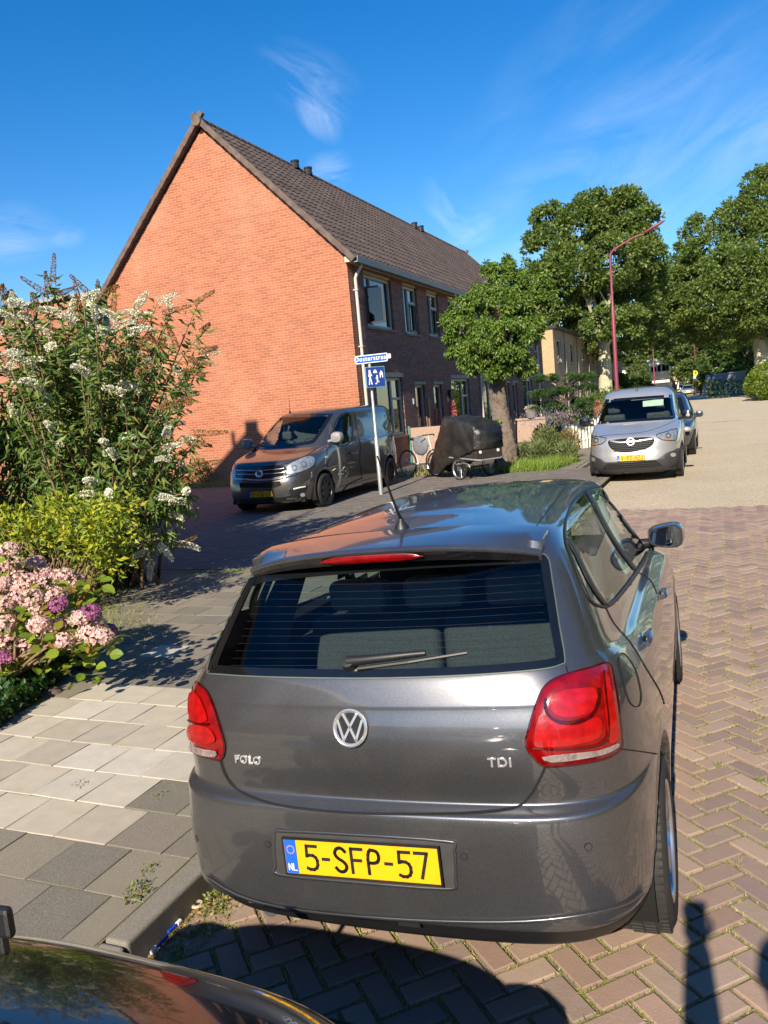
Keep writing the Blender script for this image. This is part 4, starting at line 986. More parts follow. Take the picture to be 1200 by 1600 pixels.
# shut lines
for pts, w_ in ((smoothpoly([(345, 1187), (350, 1204), (360, 1222), (380, 1239), (430, 1257), (520, 1268), (610, 1272), (720, 1271), (800, 1263), (826, 1246), (843, 1218), (852, 1198)], 3, False), 4.2),
                (smoothpoly([(884, 1040), (888, 1056)], 3, False), 2.4), (smoothpoly([(945, 946), (960, 975), (985, 1004), (1010, 1045), (1030, 1078), (1038, 1100)], 3, False), 1.5),
                (smoothpoly([(993, 893), (1006, 899), (1018, 909), (1027, 928)], 3, False), 1.4), (smoothpoly([(969, 1170), (1000, 1174), (1026, 1178)], 3, False), 2.2),
                (smoothpoly([(968, 1024), (976, 1022), (992, 1045), (1001, 1080), (1000, 1100), (992, 1104), (982, 1094), (972, 1060), (966, 1034)], 3), 1.6),
                (smoothpoly([(838, 826), (845, 836), (851, 858)], 3, False), 1.4), (smoothpoly([(445, 851), (480, 842), (560, 833), (650, 828), (760, 825), (838, 826)], 3, False), 1.6),
                (smoothpoly([(838, 822), (858, 795), (878, 768), (884, 755)], 3, False), .9), (smoothpoly([(440, 850), (480, 818), (540, 785), (590, 765)], 3, False), .8)):
    P.line('shut_line', pts, w_, .0018, m_gap, sub=2)
# plate recess, plate, sensors
REC = smoothpoly([(430, 1302), (445, 1298), (560, 1304), (700, 1314), (710, 1326), (712, 1376), (700, 1388), (560, 1378), (440, 1366), (432, 1350)], 3)
P.line('plate_surround', REC, 4, .0045, m_polo, closed=True, sub=2, parent=bumper, thick=.002)
P.patch('plate_recess', REC, .004, flat('recess_grey', (.10, .098, .096), .35, metal=.5, coat=.6), bumper, 12)
r0 = P.surf(449, 1304, .016); r1 = P.surf(694, 1319, .016); r2 = P.surf(692, 1378, .016); r3 = P.surf(448, 1359, .016)
X = Vector(r1-r0); w_ = X.length; X.normalize(); Y = Vector((r0+r1)/2-(r2+r3)/2); Z = X.cross(Y).normalized(); Y = Z.cross(X)
number_plate(polo, Matrix.Translation(Vector((r0+r1+r2+r3)/4)+Z*.004) @ Matrix((X, Y, Z)).transposed().to_4x4(), '5-SFP-57', w_-.012, .112)
for q in ((419, 1319), (725, 1338), (919, 1323), (307, 1310)):
    M_ = surf_frame(P, *q, .0015); s_ = MB().lathe([(.0, .0), (.0095, 0), (.0095, .001), (0, .0012)], n=20).build('parking_sensor', m_polo, bumper, smooth=40); s_.matrix_local = M_
    g_ = MB().lathe([(.0095, 0), (.0115, .0), (.0115, .0006), (.0095, .0006)], n=20).build('sensor_ring', m_gap, s_)
P.line('skirt_edge', smoothpoly([(325, 1368), (370, 1396), (440, 1416), (560, 1430), (700, 1438), (820, 1438), (910, 1428), (975, 1412), (1003, 1392)], 3, False), 4.5, .006, m_polo, bumper, sub=2, thick=.003)
MB().box((.1, .02, .335), (.07, .035, .03)).build('tow_hook_cover', m_black, polo)
# badge: chrome ring with a V over a W
M_ = surf_frame(P, 549, 1137, .002); bd = MB().lathe([(0, 0), (.054, 0), (.0575, .003), (.0585, .009), (.054, .012), (.0495, .0105), (.047, .006), (.0, .005)], n=44).build('round_badge', m_chrome, tailgate, smooth=50); bd.matrix_local = M_
dk = MB().lathe([(0, .0065), (.0468, .0065)], n=36).build('badge_field', flat('badge_field', (.02, .022, .026), .3, metal=.2), bd)
mb = MB()
for st in ([(-.022, .040), (-.0, .004), (.022, .040)], [(-.041, .022), (-.0205, -.036), (0., .002), (.0205, -.036), (.041, .022)]):
    stroke(mb, st, .0078, lambda u, v, t: (u, v, .0078+t*2.8))
mb.build('badge_letters', m_chrome, bd)
for q, s_, w_ in (((387.5, 1187.5), 'POLO', 1.0), ((781, 1192), 'TDI', 1.12)):
    M_ = surf_frame(P, *q, .001); text_obj('model_lettering', s_, .037, m_chrome, tailgate, M_, ext=.0022, bold=.0006, sx=w_, bev=.0005)
# spoiler with high brake light
xs = np.linspace(-.538, .538, 45); sp = []
for x in xs:
    k = abs(x/.538)**2.8
    zt = 1.432-.058*k; yt = .335+.100*k
    q = [(.62, 1.4535-.030*k), (.54, 1.4515-.034*k), (.46, 1.447-.044*k), (yt+.03, zt+.0045), (yt+.008, zt+.001), (yt, zt-.006), (yt+.004, zt-.016), (yt+.016, zt-.044+.010*k), (.47, 1.382-.012*k), (.56, 1.38)]
    sp.append([(x, a, b_) for a, b_ in q])
sp = np.array(sp); spo = MB().grid(sp).add(sp[0], [tuple(range(10))]).add(sp[-1], [tuple(range(10))]).build('roof_spoiler', m_polo, polo, smooth=40)
# underside face of spoiler, black standing in for body colour in shade, and lamp
q = np.array([[(x, s_[0], s_[1]) for s_ in [(.335+.1*abs(x/.538)**2.8+.001, 1.432-.058*abs(x/.538)**2.8-.014), (.335+.1*abs(x/.538)**2.8+.0135, 1.432-.058*abs(x/.538)**2.8-.046+.010*abs(x/.538)**2.8)]] for x in np.linspace(-.53, .53, 41)])
MB().grid(q).build('spoiler_shaded_face', m_gloss, polo, smooth=True)
q = []
for x in np.linspace(-.20, .175, 26):
    t = (x+.0125)/.1875; k = abs(x/.538)**2.8; yb = .335+.1*k; zb = 1.430-.058*k; hh = .0135*(1-abs(t)**6)
    q.append([(x, yb+.001-.004, zb-.026+hh), (x, yb-.008, zb-.026), (x, yb+.004, zb-.026-hh)])
MB().grid(np.array(q)).build('high_brake_light', m_red, polo, smooth=True)
# rear wiper
def S3p(x, y, o): return P.surf(x, y, o)
arm = MB(); arm.tube([S3p(548, 1037, .018), S3p(575, 1036, .026), S3p(620, 1031, .026), S3p(668, 1025, .022)], [.019, .015, .013, .009], 8)
wpr = arm.build('rear_wiper', m_black, polo, smooth=60)
MB().tube([S3p(560, 1047, .009), S3p(640, 1037, .010), S3p(731, 1022, .009)], [.006, .006, .005], 6).build('wiper_blade', m_black, wpr)
o = MB().lathe([(0, .03), (.022, .028), (.028, .0)], n=16).build('wiper_pivot', m_black, wpr, smooth=50); o.matrix_local = surf_frame(P, 548, 1038, .001)
# aerial
a0 = P.surf(628, 826, 0.); an = MB(); an.lathe([(.030, -.004), (.026, .010), (.012, .03), (.006, .045)], a0, n=14); an.tube([a0+np.array([0, 0, .035]), a0+np.array([0, -.06, .12]), a0+np.array([-.004, -.145, .285])], [.0065, .005, .0028], 8)
an.build('roof_aerial', m_black, polo, smooth=50)
# door handles and cups
for q in ((1009, 999), (1033, 928)):
    M_ = surf_frame(P, *q, .0); 
    for sgn in (1, -1):
        cup = MB().ball((0, 0, .0), (.050, .028, .004), 20, 8).build('handle_cup', m_gloss, polo, smooth=True); hd = MB().ball((0, 0, .024), (.088, .014, .010), 18, 8).bb(-.075, -.055, -.008, .008, .0, .022).bb(.055, .075, -.008, .008, 0, .022).build('door_handle', m_polo, polo, smooth=40)
        Mm = M_ if sgn > 0 else Matrix.Diagonal((-1, 1, 1, 1)) @ M_ @ Matrix.Diagonal((-1, 1, 1, 1))
        cup.matrix_local = Mm; hd.matrix_local = Mm
# mirrors
def door_mirror(sg):
    r_ = MB(); sec = []
    for t, sc in ((0, .35), (.15, .85), (.5, 1.), (.85, .93), (1., .90)):
        a = np.linspace(0, 2*np.pi, 20, endpoint=False); c_, s_ = np.cos(a), np.sin(a); m = (np.abs(c_)**3.2+np.abs(s_)**3.2)**(1/3.2)
        hx = .098*sc; hz = .066*sc; px = c_/m*hx; pz_ = s_/m*hz*(1+.18*c_/m)
        sec.append(np.stack([sg*(.838+px), np.full(20, 2.60-.13*t), 1.035+pz_], -1))
    m1 = r_.grid(np.array(sec), wrap=True).add(sec[0], [tuple(range(20))]).build('door_mirror', m_polo, polo, smooth=50)
    fr = MB().grid(np.array([sec[-1], sec[-1]*.0+(sec[-1]+np.array([0, -.012, 0])), (sec[-1]-sec[-1].mean(0))*.90+sec[-1].mean(0)+np.array([0, -.012, 0]), (sec[-1]-sec[-1].mean(0))*.88+sec[-1].mean(0)]), wrap=True).build('mirror_frame', m_black, m1, smooth=40)
    gl = (sec[-1]-sec[-1].mean(0))*.89+sec[-1].mean(0)+np.array([0, -.004, 0])
    MB().add(gl, [tuple(range(20))]).build('mirror_glass', flat('mirror_glass', (.16, .18, .20), .03, metal=1., var=.01), m1)
    MB().tube([(sg*.70, 2.56, .985), (sg*.76, 2.55, .99), (sg*.80, 2.54, 1.0)], [.03, .028, .03], 10).build('mirror_foot', m_black, m1, smooth=60)
door_mirror(1); door_mirror(-1)
# interior
inn = MB().bb(-.66, .66, .35, 3.0, .35, .40).bb(-.72, -.66, .35, 3., .4, .93).bb(.66, .72, .35, 3., .4, .93).build('cabin_floor', m_inner, polo)
MB().bb(-.60, .60, .30, .85, .70, .73).bb(-.62, .62, 2.7, 3.0, .6, .93).build('dashboard', m_inner, polo)
bk = MB().box((-.30, .98, .79), (.585, .14, .50), rx=-.12).box((.30, .98, .79), (.585, .14, .50), rx=-.12).build('rear_seat', m_seat, polo, bevel=.04, seg=4)
for x in (-.36, -.02, .33): MB().box((x, 1.0, 1.13), (.26, .12, .13), rx=-.1).build('headrest', flat('headrest_cloth_lightened', (.24, .255, .26), .8) if 'headrest_cloth_lightened' not in bpy.data.materials else bpy.data.materials['headrest_cloth_lightened'], bk, bevel=.035, seg=4)  # rear headrest colour lightened to offset the shade they sit in
for x in (-.33, .33):
    s_ = MB().box((x, 1.75, .82), (.48, .13, .62), rx=-.12).box((x, 2.0, .5), (.5, .5, .14)).build('front_seat', m_seat, polo, bevel=.05, seg=4); MB().box((x, 1.66, 1.24), (.25, .10, .18)).build('headrest', m_seat, s_, bevel=.04, seg=4)
for sg in (1, -1):
    MB().tube([(sg*.635, 2.0, .95), (sg*.60, 1.97, 1.15), (sg*.55, 1.92, 1.34)], [.045, .04, .035], 8).build('inner_pillar', flat('pillar_trim', (.42, .48, .44), .7) if sg > 0 else bpy.data.materials['pillar_trim'], polo, smooth=60)
    MB().tube([(sg*.66, .75, .98), (sg*.60, .72, 1.15), (sg*.52, .80, 1.34)], [.05, .07, .05], 8).build('rear_pillar', m_inner, polo, smooth=60)
MB().grid(np.array([[(x, y, 1.428-.05*(x/.55)**2-.012*((y-1.4)/.8)**2) for y in np.linspace(.6, 2.2, 6)] for x in np.linspace(-.5, .5, 8)])).build('headlining', flat('headlining', (.28, .28, .26), .9), polo, smooth=True)
MB().tube([(-.16+.0*k, 2.55, .9) for k in range(2)]+[(-.16, 2.5, .95)], .02, 6).build('gear_lever', m_inner, polo)
a = np.linspace(0, 2*np.pi, 25); MB().tube([(-.33+.18*math.cos(t), 2.45+.06*math.sin(t), .93+.17*math.sin(t)) for t in a], .014, 6, cap=False).build('steering_wheel', m_inner, polo, smooth=60)
wsc = MB().grid(np.array([[(x*(.60-.10*(t)), 2.98-.62*t-.10*abs(x)**2.5*.6, .955+.36*t) for t in np.linspace(0, 1, 8)] for x in np.linspace(-1, 1, 14)])).build('windscreen', m_vglass, polo, smooth=True)
# arches and wheels
for wy in AR:
    for sg in (1, -1):
        MB().lathe([(.36, -.25), (.36, .0)], (sg*.80 if sg > 0 else -.80+.25, wy, .31), axis='x', n=40, a0=R(-20), a1=R(200)).lathe([(0, -.25 if sg > 0 else 0), (.36, -.25 if sg > 0 else 0)], (sg*.80 if sg > 0 else -.80+.25, wy, .31), axis='x', n=40, a0=R(-20), a1=R(200)).build('wheel_arch', m_gap, polo)
    arch_lips(P, wy, .31, .348, m_polo)
wz = lambda sg: WR+.012+(.76*.04*(-1 if sg > 0 else 1))
for wy, rz in ((AR[0], 0.), (AR[1], -.0)):
    for sg in (1, -1): wheel(polo, sg*.745, wy, WR, .19, sg, spokes=5, z=wz(sg), rz=rz)
MB().bb(-.6, .6, .3, 3.6, .17, .22).build('underbody', m_gap, polo)
MB().tube([(-.45, .10, .25), (-.45, .5, .26)], .028, 10).build('exhaust', m_rim, polo)
# ================================================================== THE OTHER VEHICLES
def vmirror(root, x, y, z, sg, mat, s=1.):
    m = MB(); sec = []
    for t, sc in ((0, .3), (.12, .85), (.45, 1.), (1., .92)):
        a = np.linspace(0, 2*np.pi, 18, endpoint=False); c_, s_ = np.cos(a), np.sin(a); mm = (np.abs(c_)**3+np.abs(s_)**3)**(1/3)
        sec.append(np.stack([x+sg*.10*s+c_/mm*.105*sc*s, np.full(18, y+.13*t*s), z+s_/mm*.095*sc*s], -1))
    m.grid(np.array(sec), wrap=True).add(sec[0], [tuple(range(18))]).add(sec[-1], [tuple(range(18))]); m.tube([(x-sg*.08, y+.08, z-.07), (x+sg*.05, y+.07, z-.05)], .03, 8)
    return m.build('door_mirror', mat, root, smooth=50)
def van_cabin(root, w, y0, y1, zf, zt, seat_y):
    MB().bb(-w, w, y0, y1, .45, .5).bb(-w, w, y1, y1+.04, .5, zt-.08).build('cabin_floor', m_inner, root)
    MB().bb(-w, w, y0-.05, y0+.42, zf-.28, zf-.10).build('dashboard', m_inner, root, bevel=.05)
    for x in (-.5, .42):
        s_ = MB().box((x, seat_y, .95), (.48, .14, .72), rx=.12).box((x, seat_y-.25, .62), (.5, .5, .16)).build('seat', m_inner, root, bevel=.05)
        MB().box((x, seat_y+.06, 1.42), (.26, .10, .18)).build('headrest', m_inner, s_, bevel=.04)
    a = np.linspace(0, 2*np.pi, 25); MB().tube([(.42+.19*math.cos(t), y0+.42+.08*math.sin(t), zf-.02+.16*math.sin(t)) for t in a], .015, 6, cap=False).build('steering_wheel', m_inner, root, smooth=60)
m_vanp = paint('van_grey_metallic', (.095, .092, .09), metal=.68, rough=.36, flake=.4, dirt=.2)
m_silver = paint('silver_metallic', (.50, .505, .51), metal=.6, rough=.36, flake=.25, dirt=.12)
m_vplastic = flat('bumper_plastic', (.035, .036, .038), .6, bump=.2, bscale=300)
# --- grey panel van by the big gable
Mv = Matrix.Translation((-8.04, 13.02, .10-.02)) @ Matrix.Rotation(-.0, 4, 'Z')
van = thing('panel_van', 'dark grey panel van with alloy wheels parked in front of the windowless brick gable', 'van', mat=Mv); Mv = van.matrix_world.copy()
rows = [(.20, .20, .20, .25, .16, 5.2, .86, 5), (.25, .24, .24, .3, .04, 5.3, .92, 5.5), (.40, .40, .40, .40, -.01, 5.35, .955, 5.5), (.60, .60, .60, .6, .0, 5.38, .965, 5.5), (.70, .72, .72, .7, .03, 5.38, .968, 5.5),
 (.80, .84, .84, .8, .06, 5.38, .968, 5.5), (.90, .98, .98, .95, .10, 5.38, .962, 5.2), (.985, 1.08, 1.08, 1.1, .17, 5.38, .955, 5.), (1.03, 1.15, 1.15, 1.15, .28, 5.38, .945, 5.), (1.10, 1.20, 1.20, 1.2, .62, 5.38, .935, 5.),
 (1.17, 1.25, 1.25, 1.25, 1.02, 5.38, .915, 5.), (1.20, 1.28, 1.28, 1.28, 1.10, 5.38, .905, 5.), (1.45, 1.50, 1.50, 1.5, 1.48, 5.36, .87, 5.5), (1.72, 1.72, 1.72, 1.72, 1.88, 5.33, .83, 5.5), (1.81, 1.81, 1.81, 1.80, 2.06, 5.30, .79, 5.5),
 (1.86, 1.88, 1.88, 1.87, 2.2, 5.25, .72, 5), (1.885, 1.915, 1.915, 1.90, 2.35, 5.2, .60, 5), (1.90, 1.935, 1.935, 1.92, 2.6, 5.0, .35, 4), (1.91, 1.94, 1.94, 1.93, 3., 4.5, .01, 2)]
V = Car(loft(rows, 4, 1.6, 4.4, N=240, crown=.10), van, Mv)
WS = smoothpoly([(380, 700), (400, 672), (419, 650), (430, 648), (470, 647), (517, 646), (519, 649), (508, 668), (494, 688), (484, 694), (440, 700), (395, 702)], 2)
V.hole(inset(WS, 3))
DW = smoothpoly([(521, 674), (524, 660), (533, 648), (545, 645), (549, 655), (551, 685), (548, 690), (535, 697), (523, 693)], 2)
V.hole(inset(DW, 2)); V.mirror_hole(inset(DW, 2))
c = V.fc; VR = .335
for wy in (.93, 4.33): V.keep &= ~((np.abs(c[:, 0]) > .6) & (np.hypot(c[:, 1]-wy, c[:, 2]-.34) < .41))
V.region[(c[:, 2] < .66+.0*c[:, 1]) & (c[:, 1] < .62)] = 1
list(V.emit(['body', 'front_bumper'], [m_vanp, m_vanp]))
fw = V.band('windscreen', WS, inset(WS, 5), .004, m_frit, sub=2); V.patch('pane', inset(WS, 4.5), .002, m_vglass, fw, 8)
V.patch('door_window', DW, -.003, m_vglass, None, 6, mirror=True); V.line('window_seal', DW, 2.5, .004, m_black, closed=True, sub=2, mirror=True)
V.patch('side_panel', smoothpoly([(556, 645), (585, 637), (620, 633), (626, 640), (630, 655), (628, 668), (600, 680), (566, 692), (560, 680), (556, 660)], 2), .002, m_vanp, None, 8)
V.line('panel_crease', smoothpoly([(566, 692), (600, 681), (628, 669), (630, 655), (624, 636)], 3, False), 1.6, .012, m_vanp, thick=.004)
V.line('shut_line', smoothpoly([(511, 700), (511, 725), (516, 742)], 3, False), 1.1, .002, m_gap); V.line('shut_line', smoothpoly([(552, 643), (560, 680), (563, 700), (562, 722), (566, 748)], 3, False), 1.1, .002, m_gap)
V.line('shut_line', smoothpoly([(533, 770), (545, 756), (566, 747)], 2, False), 1.6, .004, m_gap)
V.line('shut_line', smoothpoly([(496, 700), (478, 712), (450, 724), (410, 729), (370, 730)], 3, False), 1.4, .002, m_gap)
GR_ = smoothpoly([(370, 730), (405, 731), (444, 727), (448, 740), (445, 743), (410, 748), (370, 747)], 2)
V.patch('grille', GR_, .004, m_gloss, None, 6)
for k, q in enumerate([[(371, 735), (405, 736), (446, 732)], [(371, 741), (405, 742), (447, 738)], [(368, 748), (405, 751), (430, 749), (447, 745), (462, 740)]]): V.line('grille_bar', smoothpoly(q, 3, False), 1.8 if k < 2 else 3.2, .014, flat('van_chrome', (.55, .55, .54), .2, metal=.95) if k == 0 else bpy.data.materials['van_chrome'], thick=.006)
V.patch('intake', [(374, 754), (405, 755), (437, 752), (440, 758), (430, 762), (375, 762)], .004, m_gap, None, 6)
V.patch('lower_grille', smoothpoly([(366, 775), (375, 784), (440, 778), (466, 770), (468, 778), (445, 787), (380, 792), (364, 786)], 2), .004, m_gap, None, 6)
for y in (780, 785): V.line('intake_slat', [(372, y+2), (410, y+1), (450, y-4)], .9, .012, m_black)
HL = smoothpoly([(449, 728), (462, 720), (480, 713), (491, 715), (490, 726), (480, 733), (462, 739), (452, 741)], 2)
h_ = V.patch('headlight', HL, .004, m_headl, None, 4); V.patch('lens', HL, lambda x, y: .012+.014*min(1, edge_dist(x, y, HL)/5), m_clear, h_, 4)
for x, y, r in ((460, 731, 4.), (474, 725.5, 4.)):
    q = [(x+r*math.cos(a), y+r*math.sin(a)) for a in np.linspace(0, 6.28, 13)[:-1]]; V.patch('lamp_bowl', q, .008, m_headl, h_, 3); V.line('lamp_ring', q, .8, .011, m_black, h_, closed=True, sub=1)
HL2 = smoothpoly([(359, 725), (363, 722), (368, 731), (368, 744), (363, 746), (359, 740)], 2); h2 = V.patch('headlight', HL2, .004, m_headl, None, 4); V.patch('lens', HL2, .012, m_clear, h2, 4)
V.patch('fog_lamp_bezel', smoothpoly([(452, 765), (466, 760), (479, 758), (480, 764), (472, 772), (455, 774)], 2), .006, m_black, None, 4)
q = [(472.5+4.5*math.cos(a), 773+4.*math.sin(a)) for a in np.linspace(0, 6.28, 13)[:-1]]; V.patch('fog_lamp', q, .010, m_headl, None, 3); V.line('fog_ring', q, 1.3, .012, m_black, closed=True, sub=1)
V.line('daytime_light', [(458, 764), (468, 761.5), (477, 760)], 2., .012, m_plwhite)
M_ = surf_frame(V, 405.5, 740.5, .014); o = MB().lathe([(0, .01), (.062, .01), (.07, .016), (.078, .010), (.082, 0), (0, 0)], n=28).build('round_badge', m_chrome, van, smooth=40); o.matrix_local = M_
mb = MB()
for k, x in enumerate((-.036, -.012, .012, .036)): mb.box((x, 0, .013), (.010, .062, .006), rz=-.12)
mb.build('badge_bars', m_gap, o)
M_ = surf_frame(V, 408, 772, .012); number_plate(van, M_, 'V-630-LF', .50, .11)
V.line('door_handle', [(545, 709), (550, 708), (556, 707)], 3, .03, m_vanp, mirror=True, thick=.015)
V.patch('side_repeater', [(507, 713), (511, 712), (511, 715), (507, 716)], .008, m_plwhite, None, 4)
MB().tube([V.surf(453, 645, 0), V.surf(453, 645, 0)+np.array([0, .03, .32])], [.008, .003], 6).lathe([(.03, -.02), (.02, .04)], V.surf(453, 645, 0), n=10).build('roof_aerial', m_black, van)
V.line('door_lettering', [(528, 741), (531, 739), (533, 741), (537, 740)], 1.5, .004, m_chrome)
flat('mirror_shell', (.26, .25, .24), .4, coat=.5)
for sg in (1, -1): vmirror(van, sg*.93, 1.34, 1.33, sg, bpy.data.materials['mirror_shell'], 1.15)
van_cabin(van, .80, 1.0, 2.6, 1.22, 1.8, 2.1)
MB().box((-.05, 1.05, 1.10), (.45, .28, .01), rx=-.05).box((.40, 1.12, 1.11), (.35, .22, .01), rz=.2).build('papers_on_dashboard', m_plwhite, van)
for wy in (.93, 4.33):
    for sg in (1, -1):
        wheel(van, sg*.86, wy, VR, .215, sg, spokes=8, rimmat=flat('dark_alloy', (.06, .058, .056), .35, metal=.7) if (wy < 1 and sg > 0) else bpy.data.materials['dark_alloy'])
        MB().lathe([(.415, -.3), (.415, .0)], (.93 if sg > 0 else -.63, wy, .34), axis='x', n=40, a0=R(-20), a1=R(200)).build('wheel_arch', m_gap, van)
    arch_lips(V, wy, .34, .408, m_vanp, w=.035)
MB().bb(-.8, .8, .3, 5.1, .2, .28).build('underbody', m_gap, van)

# --- silver delivery van facing the camera
Ms = Matrix.Translation((-1.58, 16.47, .0)) @ Matrix.Rotation(.012, 4, 'Z')
sv = thing('silver_van', 'silver compact van with black lower bumper and yellow plate parked facing the camera', 'van', mat=Ms); Ms = sv.matrix_world.copy()
rows = [(.17, .18, .18, .25, .18, 4.3, .80, 4.5), (.22, .22, .22, .3, .06, 4.35, .86, 5), (.36, .36, .36, .36, .0, 4.4, .90, 5), (.50, .50, .50, .5, .0, 4.4, .915, 5), (.62, .62, .62, .6, .02, 4.4, .92, 5),
 (.74, .76, .76, .75, .035, 4.4, .92, 5), (.84, .90, .90, .9, .06, 4.4, .918, 4.6), (.91, 1.0, 1.0, 1.0, .13, 4.4, .91, 4.4), (.955, 1.06, 1.06, 1.1, .28, 4.4, .895, 4.4), (1.03, 1.11, 1.11, 1.12, .58, 4.4, .88, 4.4),
 (1.11, 1.15, 1.15, 1.15, .88, 4.4, .855, 4.6), (1.14, 1.17, 1.17, 1.17, .95, 4.4, .84, 4.8), (1.38, 1.40, 1.40, 1.4, 1.28, 4.38, .79, 5), (1.64, 1.64, 1.64, 1.64, 1.60, 4.36, .75, 6), (1.725, 1.73, 1.73, 1.72, 1.74, 4.33, .71, 6),
 (1.785, 1.80, 1.80, 1.78, 1.92, 4.28, .63, 5), (1.82, 1.84, 1.84, 1.82, 2.2, 4.2, .45, 4), (1.84, 1.858, 1.858, 1.84, 2.6, 3.8, .2, 3), (1.845, 1.862, 1.862, 1.85, 2.9, 3.5, .01, 2)]
Sv = Car(loft(rows, 4, 1.5, 3.6, N=230, crown=.12), sv, Ms)
WS = smoothpoly([(932, 662), (938, 645), (946, 626), (950, 624), (1000, 620), (1046, 617), (1050, 619), (1053, 640), (1055, 653), (1040, 656), (990, 659), (945, 662)], 2)
Sv.hole(inset(WS, 3)); c = Sv.fc
SDW = smoothpoly([(1056, 645), (1055, 628), (1059, 622), (1063, 632), (1066, 648), (1062, 653)], 2)
for wy in (.88, 3.67): Sv.keep &= ~((np.abs(c[:, 0]) > .55) & (np.hypot(c[:, 1]-wy, c[:, 2]-.32) < .385))
Sv.region[(c[:, 2] < .44) & (c[:, 1] < .6)] = 1
list(Sv.emit(['body', 'front_bumper'], [m_silver, m_vplastic]))
fw = Sv.band('windscreen', WS, inset(WS, 4), .004, m_frit, sub=2); Sv.patch('pane', inset(WS, 3.6), .002, m_vglass, fw, 7)
Sv.patch('side_window', SDW, .003, m_frit, None, 5); Sv.line('shut_line', smoothpoly([(1055, 657), (1030, 668), (1000, 676), (950, 680), (925, 684)], 3, False), .5, .002, m_gap)
BLK = smoothpoly([(920, 711), (930, 713), (942, 719), (947, 722), (968, 723), (1008, 721), (1028, 717), (1040, 708), (1052, 704), (1062, 700), (1064, 720), (1062, 738), (1040, 741), (980, 743), (925, 741), (921, 728)], 2)
Sv.patch('bumper_insert', BLK, .006, m_vplastic, None, 6, thick=.004)
Sv.patch('lower_grille', smoothpoly([(944, 729), (950, 724), (985, 723), (1025, 719), (1034, 727), (1000, 731), (942, 734)], 1), .012, m_gap, None, 6)
for y in (725.5, 728.5, 731.5): Sv.line('intake_slat', [(946, y+1), (985, y), (1030, y-3)], .8, .020, m_vplastic)
GR_ = smoothpoly([(950, 690), (960, 687), (985, 684.5), (1012, 683), (1022, 686), (1020, 694), (1010, 701), (985, 706.5), (965, 706), (954, 700)], 3)
g_ = Sv.patch('grille', GR_, .004, m_gap, None, 5)
for k in range(5):
    y = 692+k*2.9; a, b_ = (953+k*1.6, 1020-k*2.6); Sv.line('grille_slat', [(a, y+1.5), (985, y), (b_, y-2.)], .9, .013, m_vplastic, g_)
Sv.line('chrome_wing', smoothpoly([(954, 689.5), (968, 691.5), (978, 691), (985, 690), (995, 689.5), (1008, 687.5), (1020, 686)], 2, False), 2.6, .02, m_chrome, g_, thick=.006)
M_ = surf_frame(Sv, 985.5, 690.5, .022); o = MB().lathe([(.050, 0), (.062, .012), (.074, .012), (.082, 0)], n=28).build('round_badge', m_chrome, g_, smooth=40); o.matrix_local = M_
mb = MB(); stroke(mb, [(-.045, -.010), (.0, .012), (.0, -.012), (.045, .010)], .014, lambda u, v, t: (u, v, .006+t*3)); mb.build('badge_bolt', m_chrome, o)
for q in (smoothpoly([(1025, 680), (1040, 675), (1057, 670), (1057.5, 680), (1055, 688), (1040, 688), (1032, 686)], 2), smoothpoly([(922, 681), (930, 682), (948, 685), (943, 692), (935, 695), (923, 696), (921, 688)], 2)):
    h_ = Sv.patch('headlight', q, .003, m_headl, None, 3.5); Sv.patch('lens', q, .010, m_clear, h_, 3.5); Sv.line('lamp_edge', q, 1., .008, m_gap, h_, closed=True, sub=1)
    P_ = np.array(q); cx, cy = P_.mean(0); rr_ = 3.6
    qq = [(cx+rr_*math.cos(a), cy+rr_*math.sin(a)) for a in np.linspace(0, 6.28, 11)[:-1]]; Sv.line('lamp_ring', qq, 1.1, .006, m_gap, h_, closed=True, sub=1)
    Sv.patch('indicator', [(cx-7, cy+5), (cx+5, cy+4), (cx+5, cy+6.5), (cx-6, cy+7)], .006, flat('amber_lens', (.6, .22, .05), .3) if 'amber_lens' not in bpy.data.materials else bpy.data.materials['amber_lens'], h_, 4)
for cx, cy in ((926.5, 717.5), (1051, 710.5)):
    q = [(cx+4.5*math.cos(a), cy+3.2*math.sin(a)) for a in np.linspace(0, 6.28, 13)[:-1]]; Sv.patch('fog_lamp', q, .014, m_headl, None, 3)
M_ = surf_frame(Sv, 986, 715.5, .014); number_plate(sv, M_, 'V-92-HZJ', .52, .11)
vmirror(sv, .92, .98, 1.22, 1, m_gloss, 1.1); vmirror(sv, -.92, .98, 1.22, -1, m_gloss, 1.1)
MB().tube([Sv.surf(995, 611, 0), Sv.surf(995, 611, 0)+np.array([0, .05, .16])], [.008, .003], 6).lathe([(.03, -.02), (.015, .05)], Sv.surf(995, 611, 0), n=10).build('roof_aerial', m_black, sv)
van_cabin(sv, .72, .95, 2.3, 1.12, 1.66, 1.85)
MB().box((.34, 1.58, 1.50), (.42, .02, .14), rx=-.35).build('sun_visor', flat('visor_pale', (.55, .62, .50), .8), sv, bevel=.02)
MB().box((-.10, 1.0, 1.08), (.26, .2, .03), rx=-.3).build('dashboard_tray', flat('tray', (.25, .27, .25), .7), sv)
for wy in (.88, 3.67):
    for sg in (1, -1):
        wheel(sv, sg*.81, wy, .32, .2, sg, spokes=7)
        MB().lathe([(.385, -.3), (.385, .0)], (.88 if sg > 0 else -.58, wy, .32), axis='x', n=36, a0=R(-20), a1=R(200)).build('wheel_arch', m_gap, sv)
    arch_lips(Sv, wy, .32, .382, m_vplastic, w=.03)
MB().bb(-.78, .78, .3, 4.1, .19, .26).build('underbody', m_gap, sv)

